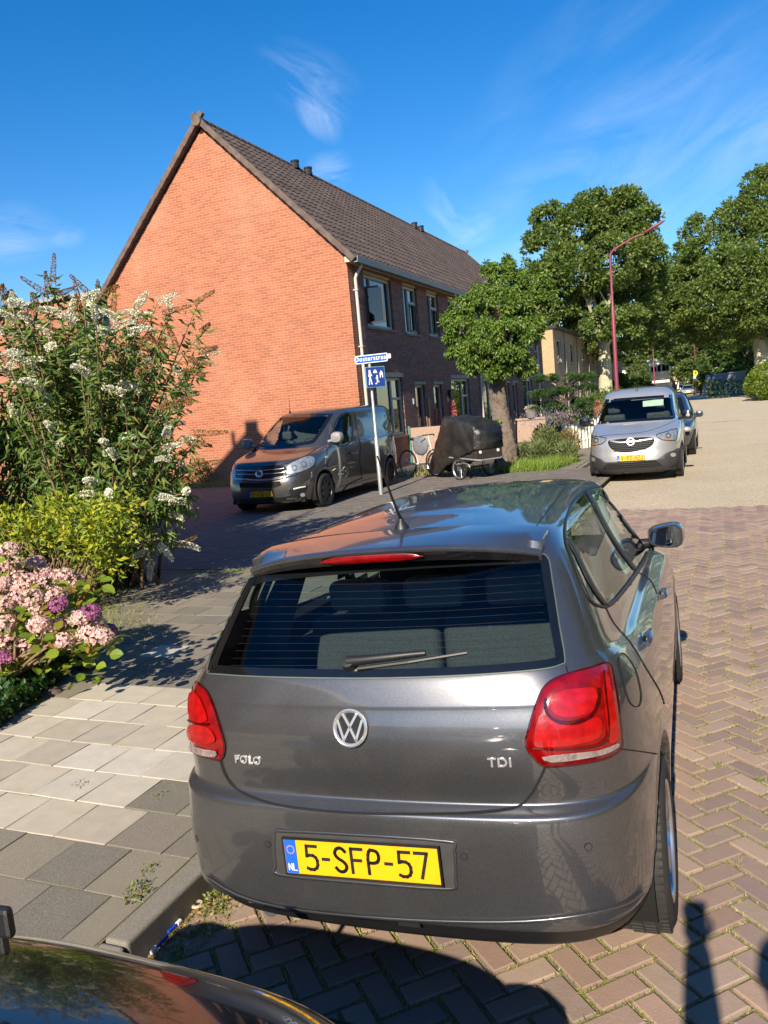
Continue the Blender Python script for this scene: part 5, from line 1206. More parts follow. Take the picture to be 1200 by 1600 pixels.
# --- small cars seen far off or half hidden: one builder
def small_car(label, x, y, rz, mat, name='parked_car', h=1.5, group=None, plate=True, detail=True):
    k = h/1.5; root = thing(name, label, 'car', mat=Matrix.Translation((x, y, 0)) @ Matrix.Rotation(rz, 4, 'Z'), group=group)
    rows = [(.2, .2, .2, .25, .15, 4.1, .76, 4.5), (.3, .3, .3, .3, .03, 4.2, .84, 4.5), (.5, .5, .5, .5, .0, 4.22, .875, 4.5), (.64, .66, .66, .66, .03, 4.2, .88, 4.5), (.78, .80, .80, .80, .10, 4.18, .875, 4.5), (.84, .88, .90, .90, .25, 4.15, .86, 4.5),
     (.95, .95, .98, .98, .95, 4.1, .82, 4.5), (.99, .98, 1.0, 1.02, 1.08, 4.08, .80, 5), (1.40*k, 1.38*k, 1.38*k, 1.36*k, 1.75, 3.75, .62, 5), (1.47*k, 1.47*k, 1.47*k, 1.43*k, 2.0, 3.6, .50, 4.5), (1.49*k, 1.5*k, 1.5*k, 1.46*k, 2.4, 3.2, .2, 3), (1.495*k, 1.505*k, 1.505*k, 1.465*k, 2.6, 3., .01, 2)]
    C_ = Car(loft(rows, 3, 1.2, 3.4, N=120, crown=.10), root, root.matrix_world.copy()); c = C_.fc
    for wy in (.85, 3.4): C_.keep &= ~((np.abs(c[:, 0]) > .5) & (np.hypot(c[:, 1]-wy, c[:, 2]-.31) < .37))
    gl = (c[:, 2] > 1.03) & (c[:, 2] < 1.35*k); pillar = (np.abs(c[:, 1]-2.35) < .05) | (np.abs(c[:, 1]-3.3) < .06)
    pillar |= (np.abs(np.abs(c[:, 0])-.73+.35*(c[:, 2]-1.0)) < .045) & (c[:, 1] < 1.85)
    C_.region[gl & ~pillar] = 1; C_.region[(c[:, 2] < .33)] = 2
    list(C_.emit(['body', 'windows', 'sill'], [mat, m_frit, m_vplastic]))
    for sg in (1, -1):
        MB().ball((sg*.66, .13, .70), (.14, .10, .07), 10, 6).build('headlight', m_headl, root, smooth=True)
        vmirror(root, sg*.88, 1.25, 1.02, sg, mat, .9)
        for wy in (.85, 3.4): wheel(root, sg*.77, wy, .31, .19, sg, spokes=5); MB().lathe([(.37, -.25), (.37, .0)], (.84 if sg > 0 else -.59, wy, .31), axis='x', n=24, a0=R(-20), a1=R(200)).build('wheel_arch', m_gap, root)
    MB().bb(-.42, .42, .015, .05, .60, .70).bb(-.5, .5, -.005, .04, .28, .40).build('grille', m_gap, root)
    if plate: MB().bb(-.26, .26, -.035, -.02, .44, .55).build('number_plate', m_yellow, root)
    MB().bb(-.7, .7, .3, 3.9, .2, .25).build('underbody', m_gap, root)
    return root
m_darkcar = paint('dark_metallic', (.045, .045, .048), metal=.5, rough=.35, flake=.3, dirt=.1)
small_car('dark car parked close behind the silver van, mostly hidden by it', -1.42, 21.6, .0, m_darkcar, h=1.62)
p = pz(1076, 617.2); small_car('distant silver car parked at the far end of the street facing the camera', p[0]+.2, p[1]-8, .03, bpy.data.materials['silver_metallic'], h=1.5)
p = pz(1066, 616); small_car('distant dark car standing behind the far silver car', p[0]-.6, p[1]+4, .03, m_darkcar, h=1.55)

# --- glossy black car whose bonnet fills the bottom left corner
m_blackp = NB('gloss_black_paint'); m_blackp.set(Base_Color=m_blackp.mix(m_blackp.math('MULTIPLY', m_blackp.ramp(m_blackp.noise(3, 8, .7), [(.45, (0, 0, 0)), (.8, (1, 1, 1))]), .10), (.006, .006, .0065), (.12, .10, .08)), Roughness=.16, Coat_Weight=1., Coat_Roughness=.025, Metallic=.2); m_blackp = m_blackp.m
Mk = Matrix.Translation((-1.175, 1.355, -.012)) @ Matrix.Rotation(math.pi+.0, 4, 'Z')
bk_ = thing('black_car', 'glossy black car, only its shining bonnet showing in the near left corner', 'car', mat=Mk); Mk = bk_.matrix_world.copy()
rows = [(.19, .19, .19, .25, .16, 3.9, .76, 3.4), (.26, .26, .26, .3, .04, 4.0, .82, 3.4), (.42, .42, .42, .42, .0, 4.05, .85, 3.4), (.56, .58, .58, .56, .02, 4.06, .84, 3.4), (.68, .74, .74, .7, .04, 4.06, .825, 4.2), (.765, .83, .86, .86, .11, 4.05, .80, 4.4), (.83, .90, .92, .92, .22, 4.02, .775, 4.6),
 (.895, .94, .95, .95, .50, 4.0, .755, 4.8), (.93, .95, .96, .96, .86, 3.98, .74, 4.5), (.955, .97, .98, .98, 1.06, 3.95, .73, 4.5), (.98, .99, 1., 1.0, 1.14, 3.9, .73, 5), (1.38, 1.37, 1.37, 1.36, 1.82, 3.6, .58, 5), (1.44, 1.44, 1.44, 1.42, 2.05, 3.45, .46, 4.5), (1.46, 1.47, 1.47, 1.44, 2.4, 3.1, .2, 3), (1.465, 1.475, 1.475, 1.445, 2.5, 3., .01, 2)]
K = Car(loft(rows, 6, 1.2, 3.4, N=220, crown=.05), bk_, Mk); c = K.fc
for wy in (.78, 3.3): K.keep &= ~((np.abs(c[:, 0]) > .5) & (np.hypot(c[:, 1]-wy, c[:, 2]-.31) < .37))
gl = (c[:, 2] > 1.02) & (c[:, 2] < 1.36); pil = (np.abs(c[:, 1]-2.4) < .05) | ((np.abs(np.abs(c[:, 0])-.69+.35*(c[:, 2]-1.0)) < .04) & (c[:, 1] < 1.9))
K.region[gl & ~pil] = 1; K.region[(c[:, 2] > .62) & (c[:, 1] < 1.1) & (np.abs(c[:, 0]) < .70) & (c[:, 2] > .70-.0*c[:, 1])] = 2
list(K.emit(['body', 'windows', 'bonnet'], [m_blackp, m_frit, m_blackp]))
for sg in (1, -1):
    MB().ball((sg*.60, .17, .66), (.15, .10, .075), 14, 8).build('headlight', m_headl, bk_, smooth=True)
    vmirror(bk_, sg*.84, 1.35, 1.0, sg, m_blackp, .95)
    for wy in (.78, 3.3): wheel(bk_, sg*.76, wy, .31, .19, sg); MB().lathe([(.37, -.25), (.37, .0)], (.84 if sg > 0 else -.59, wy, .31), axis='x', n=30, a0=R(-20), a1=R(200)).build('wheel_arch', m_gap, bk_)
MB().bb(-.7, .7, .3, 3.8, .2, .25).bb(-.45, .45, .0, .06, .52, .62).build('underbody', m_gap, bk_)
q = Mk.inverted() @ Vector(py_(4, 1440, .99)); MB().box((q.x, q.y, q.z), (.046, .02, .062), rz=.1).box((q.x+.008, q.y, q.z-.045), (.022, .018, .05)).build('unknown_bonnet_piece', m_black, bk_, bevel=.012)  # small unidentified black shape, added as a stand-in on the bonnet

# ================================================================== STREET FURNITURE
m_galv = flat('galvanised_steel', (.42, .42, .41), .45, metal=.5, var=.2, scale=30)
m_signblue = flat('sign_blue', (.012, .10, .46), .35, var=.06); m_signshade = flat('zone_sign_shaded_blue', (.008, .035, .20), .4, var=.06); m_signw = flat('sign_white', (.78, .80, .80), .4, var=.03)  # zone blue painted darker, for a face turned away from the sun
sp_ = thing('street_sign_post', 'grey steel post with a blue street name sign and a blue home zone sign', 'sign', (-6.62, 15.54, PZ-.005))
MB().lathe([(.045, 0), (.045, 1.2), (.03, 1.22), (.03, 2.88), (0, 2.88)], n=20).build('pole', m_galv, sp_, smooth=40)
def rrect(w, h, r, n=5):
    out = []
    for cx, cy, a0 in ((w/2-r, h/2-r, 0), (-w/2+r, h/2-r, 90), (-w/2+r, -h/2+r, 180), (w/2-r, -h/2+r, 270)):
        out += [(cx+r*math.cos(R(a0+90*k/n)), cy+r*math.sin(R(a0+90*k/n))) for k in range(n+1)]
    return out
def board(name, w, h, d, mat, parent, M, r=.02):
    o = MB().prism(rrect(w, h, r), lambda u, v, t: (u, v, t), -d, 0).build(name, mat, parent, bevel=.002); o.matrix_local = M; return o
def facing(x, y, z, rz, ry=0.):   # board in the local XY plane, Z out: turned upright to look along -Y then by rz
    return Matrix.Translation((x, y, z)) @ Matrix.Rotation(rz, 4, 'Z') @ Matrix.Rotation(R(90), 4, 'X') @ Matrix.Rotation(ry, 4, 'Z')
nbd = board('name_board', .72, .17, .03, m_signw, sp_, facing(.07, -.05, 2.835, .0, -.004))
o = MB().prism(rrect(.685, .135, .015), lambda u, v, t: (u, v, t), .0005, .002).build('board_face', m_signblue, nbd)
text_obj('street_name', 'Oosterstraat', .132, m_signw, nbd, Matrix.Translation((0, .006, .0035)), ext=.001, bold=.0015, sx=.98)
MB().bb(.37, .43, -.03, .06, -.04, -.01).build('board_end', m_signw, nbd)
MB().bb(-.06, .06, -.05, .05, -.07, -.035).build('bracket', m_galv, nbd)
zb = board('zone_board', .40, .42, .09, flat('zone_sign_sunlit_edge', (.18, .42, .55), .4), sp_, facing(.13, -.05, 2.455, R(32)), .012)  # board edge painted paler than the face, as its sunlit side
MB().prism(rrect(.385, .405, .012), lambda u, v, t: (u, v, t), .0005, .002).build('board_face', m_signshade, zb)
mb = MB(); F3 = lambda u, v, t: (u, v, .003+t*.8)
for st, w_ in (([(-.115, .11), (-.115, .02)], .04), ([(-.115, .03), (-.14, -.14)], .020), ([(-.115, .03), (-.085, -.14)], .020), ([(-.10, .09), (-.075, .03)], .014), ([(-.13, .09), (-.14, .02)], .014),
               ([(.035, .00), (.035, -.06)], .028), ([(.035, -.05), (.02, -.12)], .014), ([(.035, -.05), (.065, -.11)], .014), ([(.03, -.01), (.0, -.03)], .010), ([(-.005, -.135), (.012, -.135)], .022)): stroke(mb, st, w_, F3)
for cx, cy, r_ in ((-.115, .135, .019), (.035, .025, .014)): mb.add([(cx+r_*math.cos(a), cy+r_*math.sin(a), .0045) for a in np.linspace(0, 6.28, 13)[:-1]], [tuple(range(12))])
mb.add([(.085, .06, .0045), (.125, .13, .0045), (.165, .06, .0045)], [(0, 1, 2)]); mb.add([(.092, .06, .0044), (.158, .06, .0044), (.158, -.02, .0044), (.140, -.02, .0044), (.140, .03, .0044), (.110, .03, .0044), (.110, -.02, .0044), (.092, -.02, .0044)], [tuple(range(8))])
mb.add([(-.03, .12, .0045), (-.02, .145, .0045), (.02, .145, .0045), (.03, .12, .0045), (.038, .10, .0045), (.038, .082, .0045), (-.038, .082, .0045), (-.038, .10, .0045)], [tuple(range(8))])
mb.build('pictogram', m_signw, zb)

m_lampred = flat('lamp_post_red', (.22, .035, .055), .4, coat=.3, var=.1)
def street_lamp(px, py, D, pxb, label, h=8., rz=0., group=None):
    t = thing('street_lamp', label, 'street lamp', (0, 0, 0)); top = ray(px, py); bot = ray(pxb[0], pxb[1]); d = EYE+bot*(D/(bot@CW)); z0 = 0.
    x, y = d[0], d[1]; t.location = (x, y, 0); t.rotation_euler = (0, 0, rz); hz = EYE[2]+top[2]*D/(top@CW)
    MB().lathe([(.09, 0), (.08, hz*.70), (.055, hz*.71), (.05, hz-.15)], n=16).build('post', m_lampred, t, smooth=40)
    MB().tube([(0, 0, hz-.2), (0.03, 0, hz), (.14, 0, hz+.14), (.5, 0, hz+.32), (1.1, 0, hz+.58), (1.5, 0, hz+.64)], [.06, .058, .052, .045, .04, .035], 12).build('arm', m_lampred, t, smooth=60)
    hd = MB().ball((1.9, 0, hz+.86), (.50, .12, .075), 16, 10); o = hd.build('lamp_head', m_lampred, t, smooth=True); o.rotation_euler = (0, 0, 0); 
    v = np.array([q.co[:] for q in o.data.vertices]); v[:, 2] += (v[:, 0]-1.9)*.42; o.data.vertices.foreach_set('co', v.ravel()); o.data.update()
    MB().box((1.85, 0, hz+.79), (.5, .14, .03), ry=-.40).build('lamp_glass', m_clear, o)
    return t
street_lamp(957, 402, 37., (966, 650), 'tall dark red street lamp rising behind the silver van', rz=.0)
street_lamp(1021, 540, 118., (1023, 604), 'dark red street lamp far off in front of the white flats', rz=.1)
street_lamp(1083, 575, 150., (1086, 608), 'smallest dark red street lamp beside the yellow sign', rz=2.9)
# distant signs
m_syel = flat('sign_yellow', (.85, .60, .02), .5, var=.04)
def far_sign(px, py, w, h, D, mat, label, cat='sign', polemat=None, name='road_sign', white=False, zt=.0, shape='rect'):
    d = ray(px, py); p = EYE+d*(D/(d@CW)); t = thing(name, label, cat, (p[0], p[1], 0)); s = D/FPX
    MB().tube([(0, .06, 0), (0, .06, p[2]+h*s/2+zt)], .06, 8).build('pole', polemat or m_lampred, t)
    ww, hh = w*s, h*s
    MB().bb(-ww/2, ww/2, -.03, .0, p[2]-hh/2, p[2]+hh/2).build('board', mat, t)
    if white: MB().bb(-ww/2, ww/2, -.03, .0, p[2]-hh*.85, p[2]-hh/2-.01).build('lower_board', m_signw, t); MB().bb(-ww*.22, ww*.22, -.04, -.031, p[2]-hh*.1, p[2]+hh*.2).build('symbol', m_ink, t)
    return t
far_sign(1087, 583, 6.5, 9.5, 105., m_syel, 'small yellow square sign on a red post above the distant cars', white=True, zt=4.2)
far_sign(1112, 586, 6.5, 5., 88., flat('dark_blue_sign', (.02, .10, .22), .5), 'small dark blue sign on a thin post in front of the grey railings', polemat=m_dark)
# far railings on the right
fn_ = thing('grey_railings', 'tall grey metal railings before the dark trees right of the street', 'fence', (0, 0, 0)); a = pz(1098, 612.); b_ = pz(1165, 613.5); a = np.array([a[0], 110, 0]); a[0] = py_(1098, 600, 110)[0]; b_ = np.array([py_(1165, 600, 92)[0], 92, 0])
rl_ = MB(); n = 90
for k in range(n+1):
    q = a+(b_-a)*k/n; rl_.bb(q[0]-.025, q[0]+.025, q[1]-.03, q[1]+.03, .05, 2.5)
rl_.build('bars', flat('railing_grey', (.20, .23, .26), .5), fn_)['kind'] = 'stuff'
fr_ = MB()
for z in (.2, 2.4): fr_.tube([a+[0, 0, z], b_+[0, 0, z]], .05, 6)
fr_.build('rails', bpy.data.materials['railing_grey'], fn_)
p = px_(1192, 472, 6.5); 

# ================================================================== COVERED CARGO TRICYCLE
m_cover = NB('black_cover_sheet'); m_cover.set(Base_Color=m_cover.ramp(m_cover.noise(3, 5), [(.35, (.012, .012, .012)), (.7, (.035, .034, .032))]), Roughness=.38).bump(m_cover.noise(4, 4, .55, dist=1.6), .6, .05); m_cover = m_cover.m
m_wood = flat('painted_box', (.035, .028, .025), .55, var=.3)
ct = thing('cargo_tricycle', 'box tricycle under a black rain cover with its wheels showing, before the tree', 'tricycle', (-5.27, 18.12, PZ), rz=math.atan2(-.55, .84))
def section(x, w, top, bot, n=15, sag=0.):
    pts = []
    for s in np.linspace(0, 1, n):
        a = -math.pi/2+math.pi*s; c_, s_ = math.cos(a), math.sin(a); m = (abs(c_)**10+abs(s_)**10)**(1/10)
        pts.append((x, w*s_/m, bot+(top-bot)*max(0, c_/m)+(.0 if 0 < s < 1 else 0)))
    return pts
def smp(x, tab): X_ = [t[0] for t in tab]; return [float(np.interp(x, X_, [t[k] for t in tab])) for k in (1, 2, 3)]
tab = [(-1.62, .10, .30, .16), (-1.5, .16, .46, .13), (-1.2, .24, .80, .10), (-.95, .30, 1.13, .13), (-.72, .37, 1.40, .24), (-.6, .41, 1.47, .30), (-.2, .44, 1.43, .44), (.1, .44, 1.36, .56), (.44, .44, 1.27, .66), (.52, .435, 1.23, .68), (.545, .425, 1.19, .70)]
SS = []
for x in np.linspace(-1.62, .54, 60):
    w_, t_, b_ = smp(x, tab); s_ = np.array(section(x, w_, t_, b_, 34)); ph = x*9+1.3*np.sin(x*5)
    s_[:, 1] *= 1+.022*np.sin(ph+s_[:, 2]*6)+.015*np.sin(x*23+s_[:, 2]*11); s_[:, 2] += .018*np.sin(x*14+s_[:, 1]*7)*(s_[:, 2] > b_+.03)+.012*np.sin(x*31); SS.append(s_)
cv = MB().grid(np.array(SS)); cv.add(SS[-1], [tuple(range(34))]); o = cv.build('rain_cover', m_cover, ct, smooth=60); md = o.modifiers.new('thickness', 'SOLIDIFY'); md.thickness = .004
bx_ = MB().bb(-.42, .52, -.40, .40, .42, .80).build('cargo_box', m_wood, ct, bevel=.01)
for y in (-.27, .27): MB().lathe([(0, .02), (.032, .018), (.038, 0)], (.521, y, .62), axis='x', n=14).build('reflector', m_signw, bx_)
MB().tube([(-.42, -.42, .52), (.50, -.42, .46), (.56, -.3, .44), (.56, .3, .44), (.50, .42, .46), (-.42, .42, .52)], .018, 8).build('bumper_bar', m_galv, ct)
def bike_wheel(x, y, r, nm='wheel'):
    t = MB().lathe([(r-.035, -.018), (r-.008, -.022), (r, 0), (r-.008, .022), (r-.035, .018)], (x, y, r), axis='y', n=40).build(nm, m_tyre, ct, smooth=60)
    rm = MB().lathe([(r-.036, -.014), (r-.052, 0), (r-.036, .014)], (x, y, r), axis='y', n=36).build('rim', m_rim, t, smooth=60)
    s_ = MB()
    for k in range(24):
        a = k*math.pi/12; s_.tube([(x+.03*math.cos(a+.5), y+(.03 if k % 2 else -.03), r+.03*math.sin(a+.5)), (x+(r-.04)*math.cos(a), y, r+(r-.04)*math.sin(a))], .0022, 4)
    s_.build('spokes', m_rim, t); MB().lathe([(.03, -.05), (.03, .05)], (x, y, r), axis='y', n=12).build('hub', m_rim, t)
    return t
bike_wheel(-.02, -.47, .255); bike_wheel(-.02, .47, .255); bike_wheel(-1.50, .0, .31)
MB().tube([(-1.5, .06, .33), (-.9, .05, .38), (-.42, .0, .5)], .022, 8).tube([(-1.3, 0, .5), (-1.12, 0, .85)], .018, 8).tube([(-.02, -.48, .26), (-.02, .48, .26)], .018, 8).build('bike_frame', m_black, ct)
MB().tube([(-.08, -.50, .36), (.2, -.50, .40), (.34, -.48, .36), (.36, -.47, .30)], .02, 8).build('latch', m_rim, ct)
# second bicycle with white frame behind it
b2 = thing('leaning_bicycle', 'bicycle with a grey cloth on its frame between van and covered tricycle', 'bicycle', (-7.05, 19.35, PZ), rz=R(-28))
ct_keep = ct; ct = b2
bike_wheel(-.52, 0, .34, 'wheel'); bike_wheel(.52, 0, .34, 'wheel')
ct = ct_keep
m_paleframe = flat('pale_bike_paint', (.55, .55, .52), .4)
MB().tube([(-.52, 0, .34), (-.12, 0, .30), (.38, 0, .82), (-.22, 0, .78), (-.12, 0, .30)], .018, 8).tube([(-.52, 0, .34), (-.22, 0, .78), (-.26, 0, .92)], .014, 8).tube([(.52, 0, .34), (.38, 0, .82), (.34, 0, 1.02)], .018, 8).build('frame', m_paleframe, b2)
MB().ball((-.27, 0, .95), (.14, .08, .04), 10, 6).build('saddle', m_black, b2, smooth=True)
MB().tube([(.25, -.28, 1.0), (.34, -.2, 1.04), (.34, .2, 1.04), (.25, .28, 1.0)], .014, 8).build('handlebar', m_black, b2)
MB().ball((.05, -.03, .78), (.30, .07, .26), 12, 8).build('cloth', flat('grey_cloth', (.16, .17, .19), .8, bump=.5, bscale=20), b2, smooth=True)
# ================================================================== PLANTS
def bark(name, cols, scale=3.):
    b = NB(name); v = b.n('ShaderNodeTexVoronoi'); v.inputs['Scale'].default_value = scale; b.l(b.noise(2.5, 3, out=1), v.inputs['Vector'])
    n = b.noise(scale, 5, .7); c = b.ramp(n, [(k/(len(cols)-1)*.5+.25, q) for k, q in enumerate(cols)])
    b.set(Base_Color=c, Roughness=.9).bump(b.noise(scale*4, 6, .75, dist=.6), 1., .06); return b.m
m_plane = bark('plane_bark', [(.20, .16, .10), (.42, .38, .24), (.50, .46, .31), (.30, .27, .17)], 1.6)
m_cherryb = bark('cherry_bark', [(.07, .05, .038), (.18, .135, .10), (.26, .205, .155), (.11, .085, .06)], 7.)
m_darkbark = bark('dark_bark', [(.06, .045, .035), (.12, .09, .07)], 4.)
m_stem = flat('shrub_stem', (.22, .15, .08), .85, var=.3)
m_lplane = leafmat('plane_leaf', [(.045, .085, .018), (.08, .125, .025), (.12, .17, .035), (.17, .215, .05)], .4)
m_lplane2 = leafmat('dark_plane_leaf', [(.03, .065, .016), (.05, .09, .02), (.075, .12, .025)], .35)
m_lcherry = leafmat('cherry_leaf', [(.045, .10, .015), (.08, .15, .022), (.13, .20, .03), (.20, .26, .05)], .4)
m_lfar = leafmat('far_leaf', [(.05, .085, .022), (.08, .12, .03), (.11, .15, .04)], .3)
m_lbud = leafmat('buddleia_leaf', [(.035, .085, .02), (.06, .125, .026), (.09, .165, .035), (.15, .22, .06), (.24, .28, .05)], .4)
m_lyel = leafmat('yellow_green_leaf', [(.07, .14, .02), (.18, .26, .03), (.34, .38, .03), (.42, .40, .03), (.10, .18, .03)], .45)
m_lhyd = leafmat('hydrangea_leaf', [(.08, .14, .015), (.16, .24, .02), (.26, .32, .025), (.10, .17, .02), (.30, .14, .03)], .45)
m_lground = leafmat('ground_cover_leaf', [(.015, .045, .012), (.025, .07, .016), (.035, .085, .02)], .3)
m_grass = leafmat('grass_blade', [(.10, .17, .03), (.18, .24, .04), (.30, .30, .08), (.40, .35, .14)], .4)
m_moss = leafmat('joint_grass', [(.16, .20, .04), (.28, .30, .07), (.40, .37, .11), (.48, .42, .17), (.12, .18, .03)], .35)
m_lcon = leafmat('conifer_needle', [(.015, .045, .012), (.03, .075, .016), (.07, .13, .025)], .2)
m_lhedge = leafmat('hedge_leaf', [(.06, .11, .015), (.12, .18, .02), (.20, .25, .03)], .35)
m_white_fl = leafmat('white_floret', [(.62, .60, .48), (.78, .76, .66), (.85, .84, .76)], .25)
m_brown_fl = leafmat('spent_floret', [(.16, .08, .03), (.26, .14, .05), (.34, .21, .08)], .15)
m_pinkfl = leafmat('pink_floret', [(.62, .30, .36), (.72, .48, .42), (.75, .60, .46), (.55, .22, .34), (.66, .42, .44)], .3)
m_purplefl = leafmat('purple_floret', [(.28, .07, .20), (.40, .12, .30), (.20, .05, .14)], .3)

def qcurve(a, b_, lift, n=8):
    a, b_ = np.array(a), np.array(b_); t = np.linspace(0, 1, n)[:, None]; m = (a+b_)/2+np.array([0, 0, lift]); return (1-t)**2*a+2*t*(1-t)*m+t*t*b_
def tree(name, label, base, H, trunk_r, blobs, nleaf, L, leafm, barkm, group=None, cat='tree', fork=None, limbs=6, sub=26, jit=.7, kind=None, drop=0., shell=.66, subr=.26, extra=None):
    base = np.array(base, float); t = thing(name, label, cat, tuple(base), group=group)
    tr = MB(); fk = base+np.array([0, 0, H*.35]) if fork is None else np.array(fork, float)
    pts = [np.array([0, 0, -.1]), np.array([0, 0, .15]), (fk-base)*.35+rng.normal(size=3)*.06*trunk_r, (fk-base)*.7, fk-base]
    tr.tube(pts, [trunk_r*1.35, trunk_r*1.08, trunk_r*.95, trunk_r*.85, trunk_r*.72], 16)
    big = sorted(blobs, key=lambda b_: -b_[3])[:limbs]
    for bx, by, bz, br in big:
        e = np.array([bx, by, bz])-base; c_ = qcurve(fk-base-np.array([0, 0, trunk_r]), e+np.array([0, 0, br*.2]), -.06*np.linalg.norm(e), 7); c_ += rng.normal(size=c_.shape)*trunk_r*.12*np.linspace(0, 1, 7)[:, None]
        tr.tube(c_, np.linspace(trunk_r*.36, trunk_r*.06, 7), 8)
        for k in range(4):
            d = unit(rng.normal(size=3)); d[2] = abs(d[2])*.6; s_ = c_[3+k % 3]; tr.tube(qcurve(s_, e+d*br*.85, .05*br, 5), np.linspace(trunk_r*.16, trunk_r*.03, 5), 6)
    if extra:
        for p0, p1, r_ in extra: tr.tube(qcurve(np.array(p0)-base, np.array(p1)-base, -.3, 6), np.linspace(r_, r_*.5, 6), 10)
    tr.build('trunk', barkm, t, smooth=60)
    tot = sum(b_[3]**2 for b_ in blobs); C = []; D = []
    for bx, by, bz, br in blobs:
        n = int(nleaf*br**2/tot); ns = max(6, int(sub*br/max(b_[3] for b_ in blobs)))
        cd = unit(rng.normal(size=(ns, 3))); cr = br*rng.uniform(shell, 1., ns)*.92; cc = np.array([bx, by, bz])+cd*cr[:, None]*np.array([1, 1, .85])
        rr = br*subr*rng.uniform(.7, 1.35, ns); w_ = rr**2/sum(rr**2)
        for c0, r0, f in zip(cc, rr, w_):
            m = max(6, int(n*f)); p, d = clump_points(c0, (r0, r0, r0*.75), m, .45); C.append(p); D.append(d+unit(c0-np.array([bx, by, bz]))*.3)
    C = np.concatenate(C)-base; D = np.concatenate(D); D = D+np.array([0, 0, -drop])
    leaves('crown', C, D, L, L*.62, leafm, t, jit)
    return t
def blob_px(lst, D):
    out = []
    for x, y, r_, dd in lst:
        d = ray(x, y); p = EYE+d*((D+dd)/(d@CW)); out.append((p[0], p[1], p[2], r_*(D+dd)/FPX))
    return out
def gp(px, py, D):   # ground point under a pixel column at a given depth
    d = ray(px, py); p = EYE+d*(D/(d@CW)); return [p[0], p[1], 0.]
# --- big plane trees
B = blob_px([(905, 350, 48, 0), (960, 335, 46, 2), (1000, 350, 38, 0), (855, 390, 45, 0), (840, 440, 36, -1), (900, 420, 55, -2), (960, 410, 55, -3), (1005, 400, 40, 0), (870, 480, 40, 0), (930, 480, 50, 2), (985, 470, 50, 2), (1020, 440, 35, 3), (905, 512, 24, 1), (938, 540, 22, 1), (835, 480, 25, 2), (1000, 520, 34, 4), (860, 340, 30, 1), (925, 318, 30, 0), (985, 312, 26, 1), (965, 545, 22, 2), (940, 505, 34, -4), (985, 500, 30, -2)], 62)
b0 = gp(947, 597, 62); fk = py_(943, 535, b0[1]); br1 = py_(984, 505, b0[1]+1)
T1 = tree('plane_tree', 'large round plane tree with cream bark standing left of the red lamp', b0, 16, .56, B, 62000, .30, m_lplane, m_plane, fork=fk, sub=80, subr=.20, extra=[(fk, br1, .24)], jit=.8)
B = blob_px([(1190, 310, 42, 0), (1150, 345, 42, 0), (1200, 370, 50, -2), (1110, 390, 42, 0), (1150, 420, 55, -4), (1080, 430, 40, 2), (1110, 470, 50, -3), (1060, 480, 40, 0), (1180, 470, 55, -5), (1230, 420, 55, -4), (1090, 360, 28, 3), (1240, 330, 50, 0), (1150, 510, 40, -2), (1200, 280, 26, 1), (1030, 460, 36, 2), (1100, 515, 32, 2), (1050, 520, 30, 4), (1225, 500, 45, -2), (1185, 275, 20, 2), (1250, 470, 60, 0), (1048, 425, 34, 2), (1062, 455, 40, 2), (1032, 480, 34, 3), (1075, 395, 26, 3)], 74)
b0 = gp(1192, 600, 74)
tree('plane_tree', 'tallest plane tree at the right edge, its pale trunk rising above the hedge', b0, 20, .70, B, 74000, .31, m_lplane, m_plane, fork=py_(1187, 485, b0[1]), sub=80, subr=.20, jit=.8)
def mid(label, D, lst, n, L, mat, trunk=.3, name='tree', g=None):
    B = blob_px(lst, D); x = sum(b_[0] for b_ in B)/len(B); y = sum(b_[1] for b_ in B)/len(B)
    return tree(name, label, (x, y, 0), 6, trunk, B, n, L, mat, m_darkbark, limbs=3, sub=20, group=g)
mid('mid green broad tree between the white flats and the dark trees', 118, [(1075, 545, 26, 0), (1050, 552, 18, 2), (1085, 575, 22, -2), (1066, 580, 16, 0), (1100, 560, 20, 0), (1095, 530, 22, 3)], 14000, .5, m_lfar)
mid('large dark tree behind the grey railings right of the street', 104, [(1130, 545, 34, 0), (1160, 560, 36, -2), (1110, 575, 26, -4), (1185, 545, 40, 2), (1150, 585, 26, -6), (1125, 590, 18, -3), (1200, 580, 34, 2), (1170, 520, 36, 5), (1215, 540, 40, 5)], 26000, .45, m_lplane2)
mid('far round tree rising behind the white flats', 175, [(1040, 545, 26, 0), (1010, 552, 22, 0), (985, 560, 16, 5), (1055, 535, 20, 8)], 10000, .75, m_lfar)
mid('bright slender tree beside the yellow sign', 108, [(1094, 590, 9, 0), (1096, 580, 8, 0), (1093, 602, 8, -1)], 3500, .28, m_lhedge, .12)
mid('grey green small tree in front of the white flats', 92, [(995, 585, 17, 0), (1006, 595, 14, 0), (985, 598, 14, -1), (1000, 572, 10, 1)], 6500, .26, m_lfar, .14)
mid('dense green tree low behind the silver van roof', 66, [(975, 598, 17, 0), (995, 603, 14, 1), (955, 606, 14, -1), (1012, 606, 10, 2)], 7000, .22, m_lplane2, .14)
mid('distant wooded crown filling the gap left of the second lamp', 200, [(940, 590, 20, 0), (915, 585, 20, 5), (965, 582, 14, 0)], 5000, .8, m_lfar)
for q, lb in (([(1180, 470, 60, 0), (1130, 440, 50, 0), (1230, 480, 70, 0), (1160, 530, 50, -6), (1215, 560, 50, -6)], 'deep green tree far back behind the tallest plane tree'), ([(1040, 500, 36, 0), (1085, 495, 40, 4), (1020, 530, 26, -4)], 'hazy tree crown closing the street behind the two plane trees')):
    mid(lb, 128, q, 16000, .55, m_lplane2)
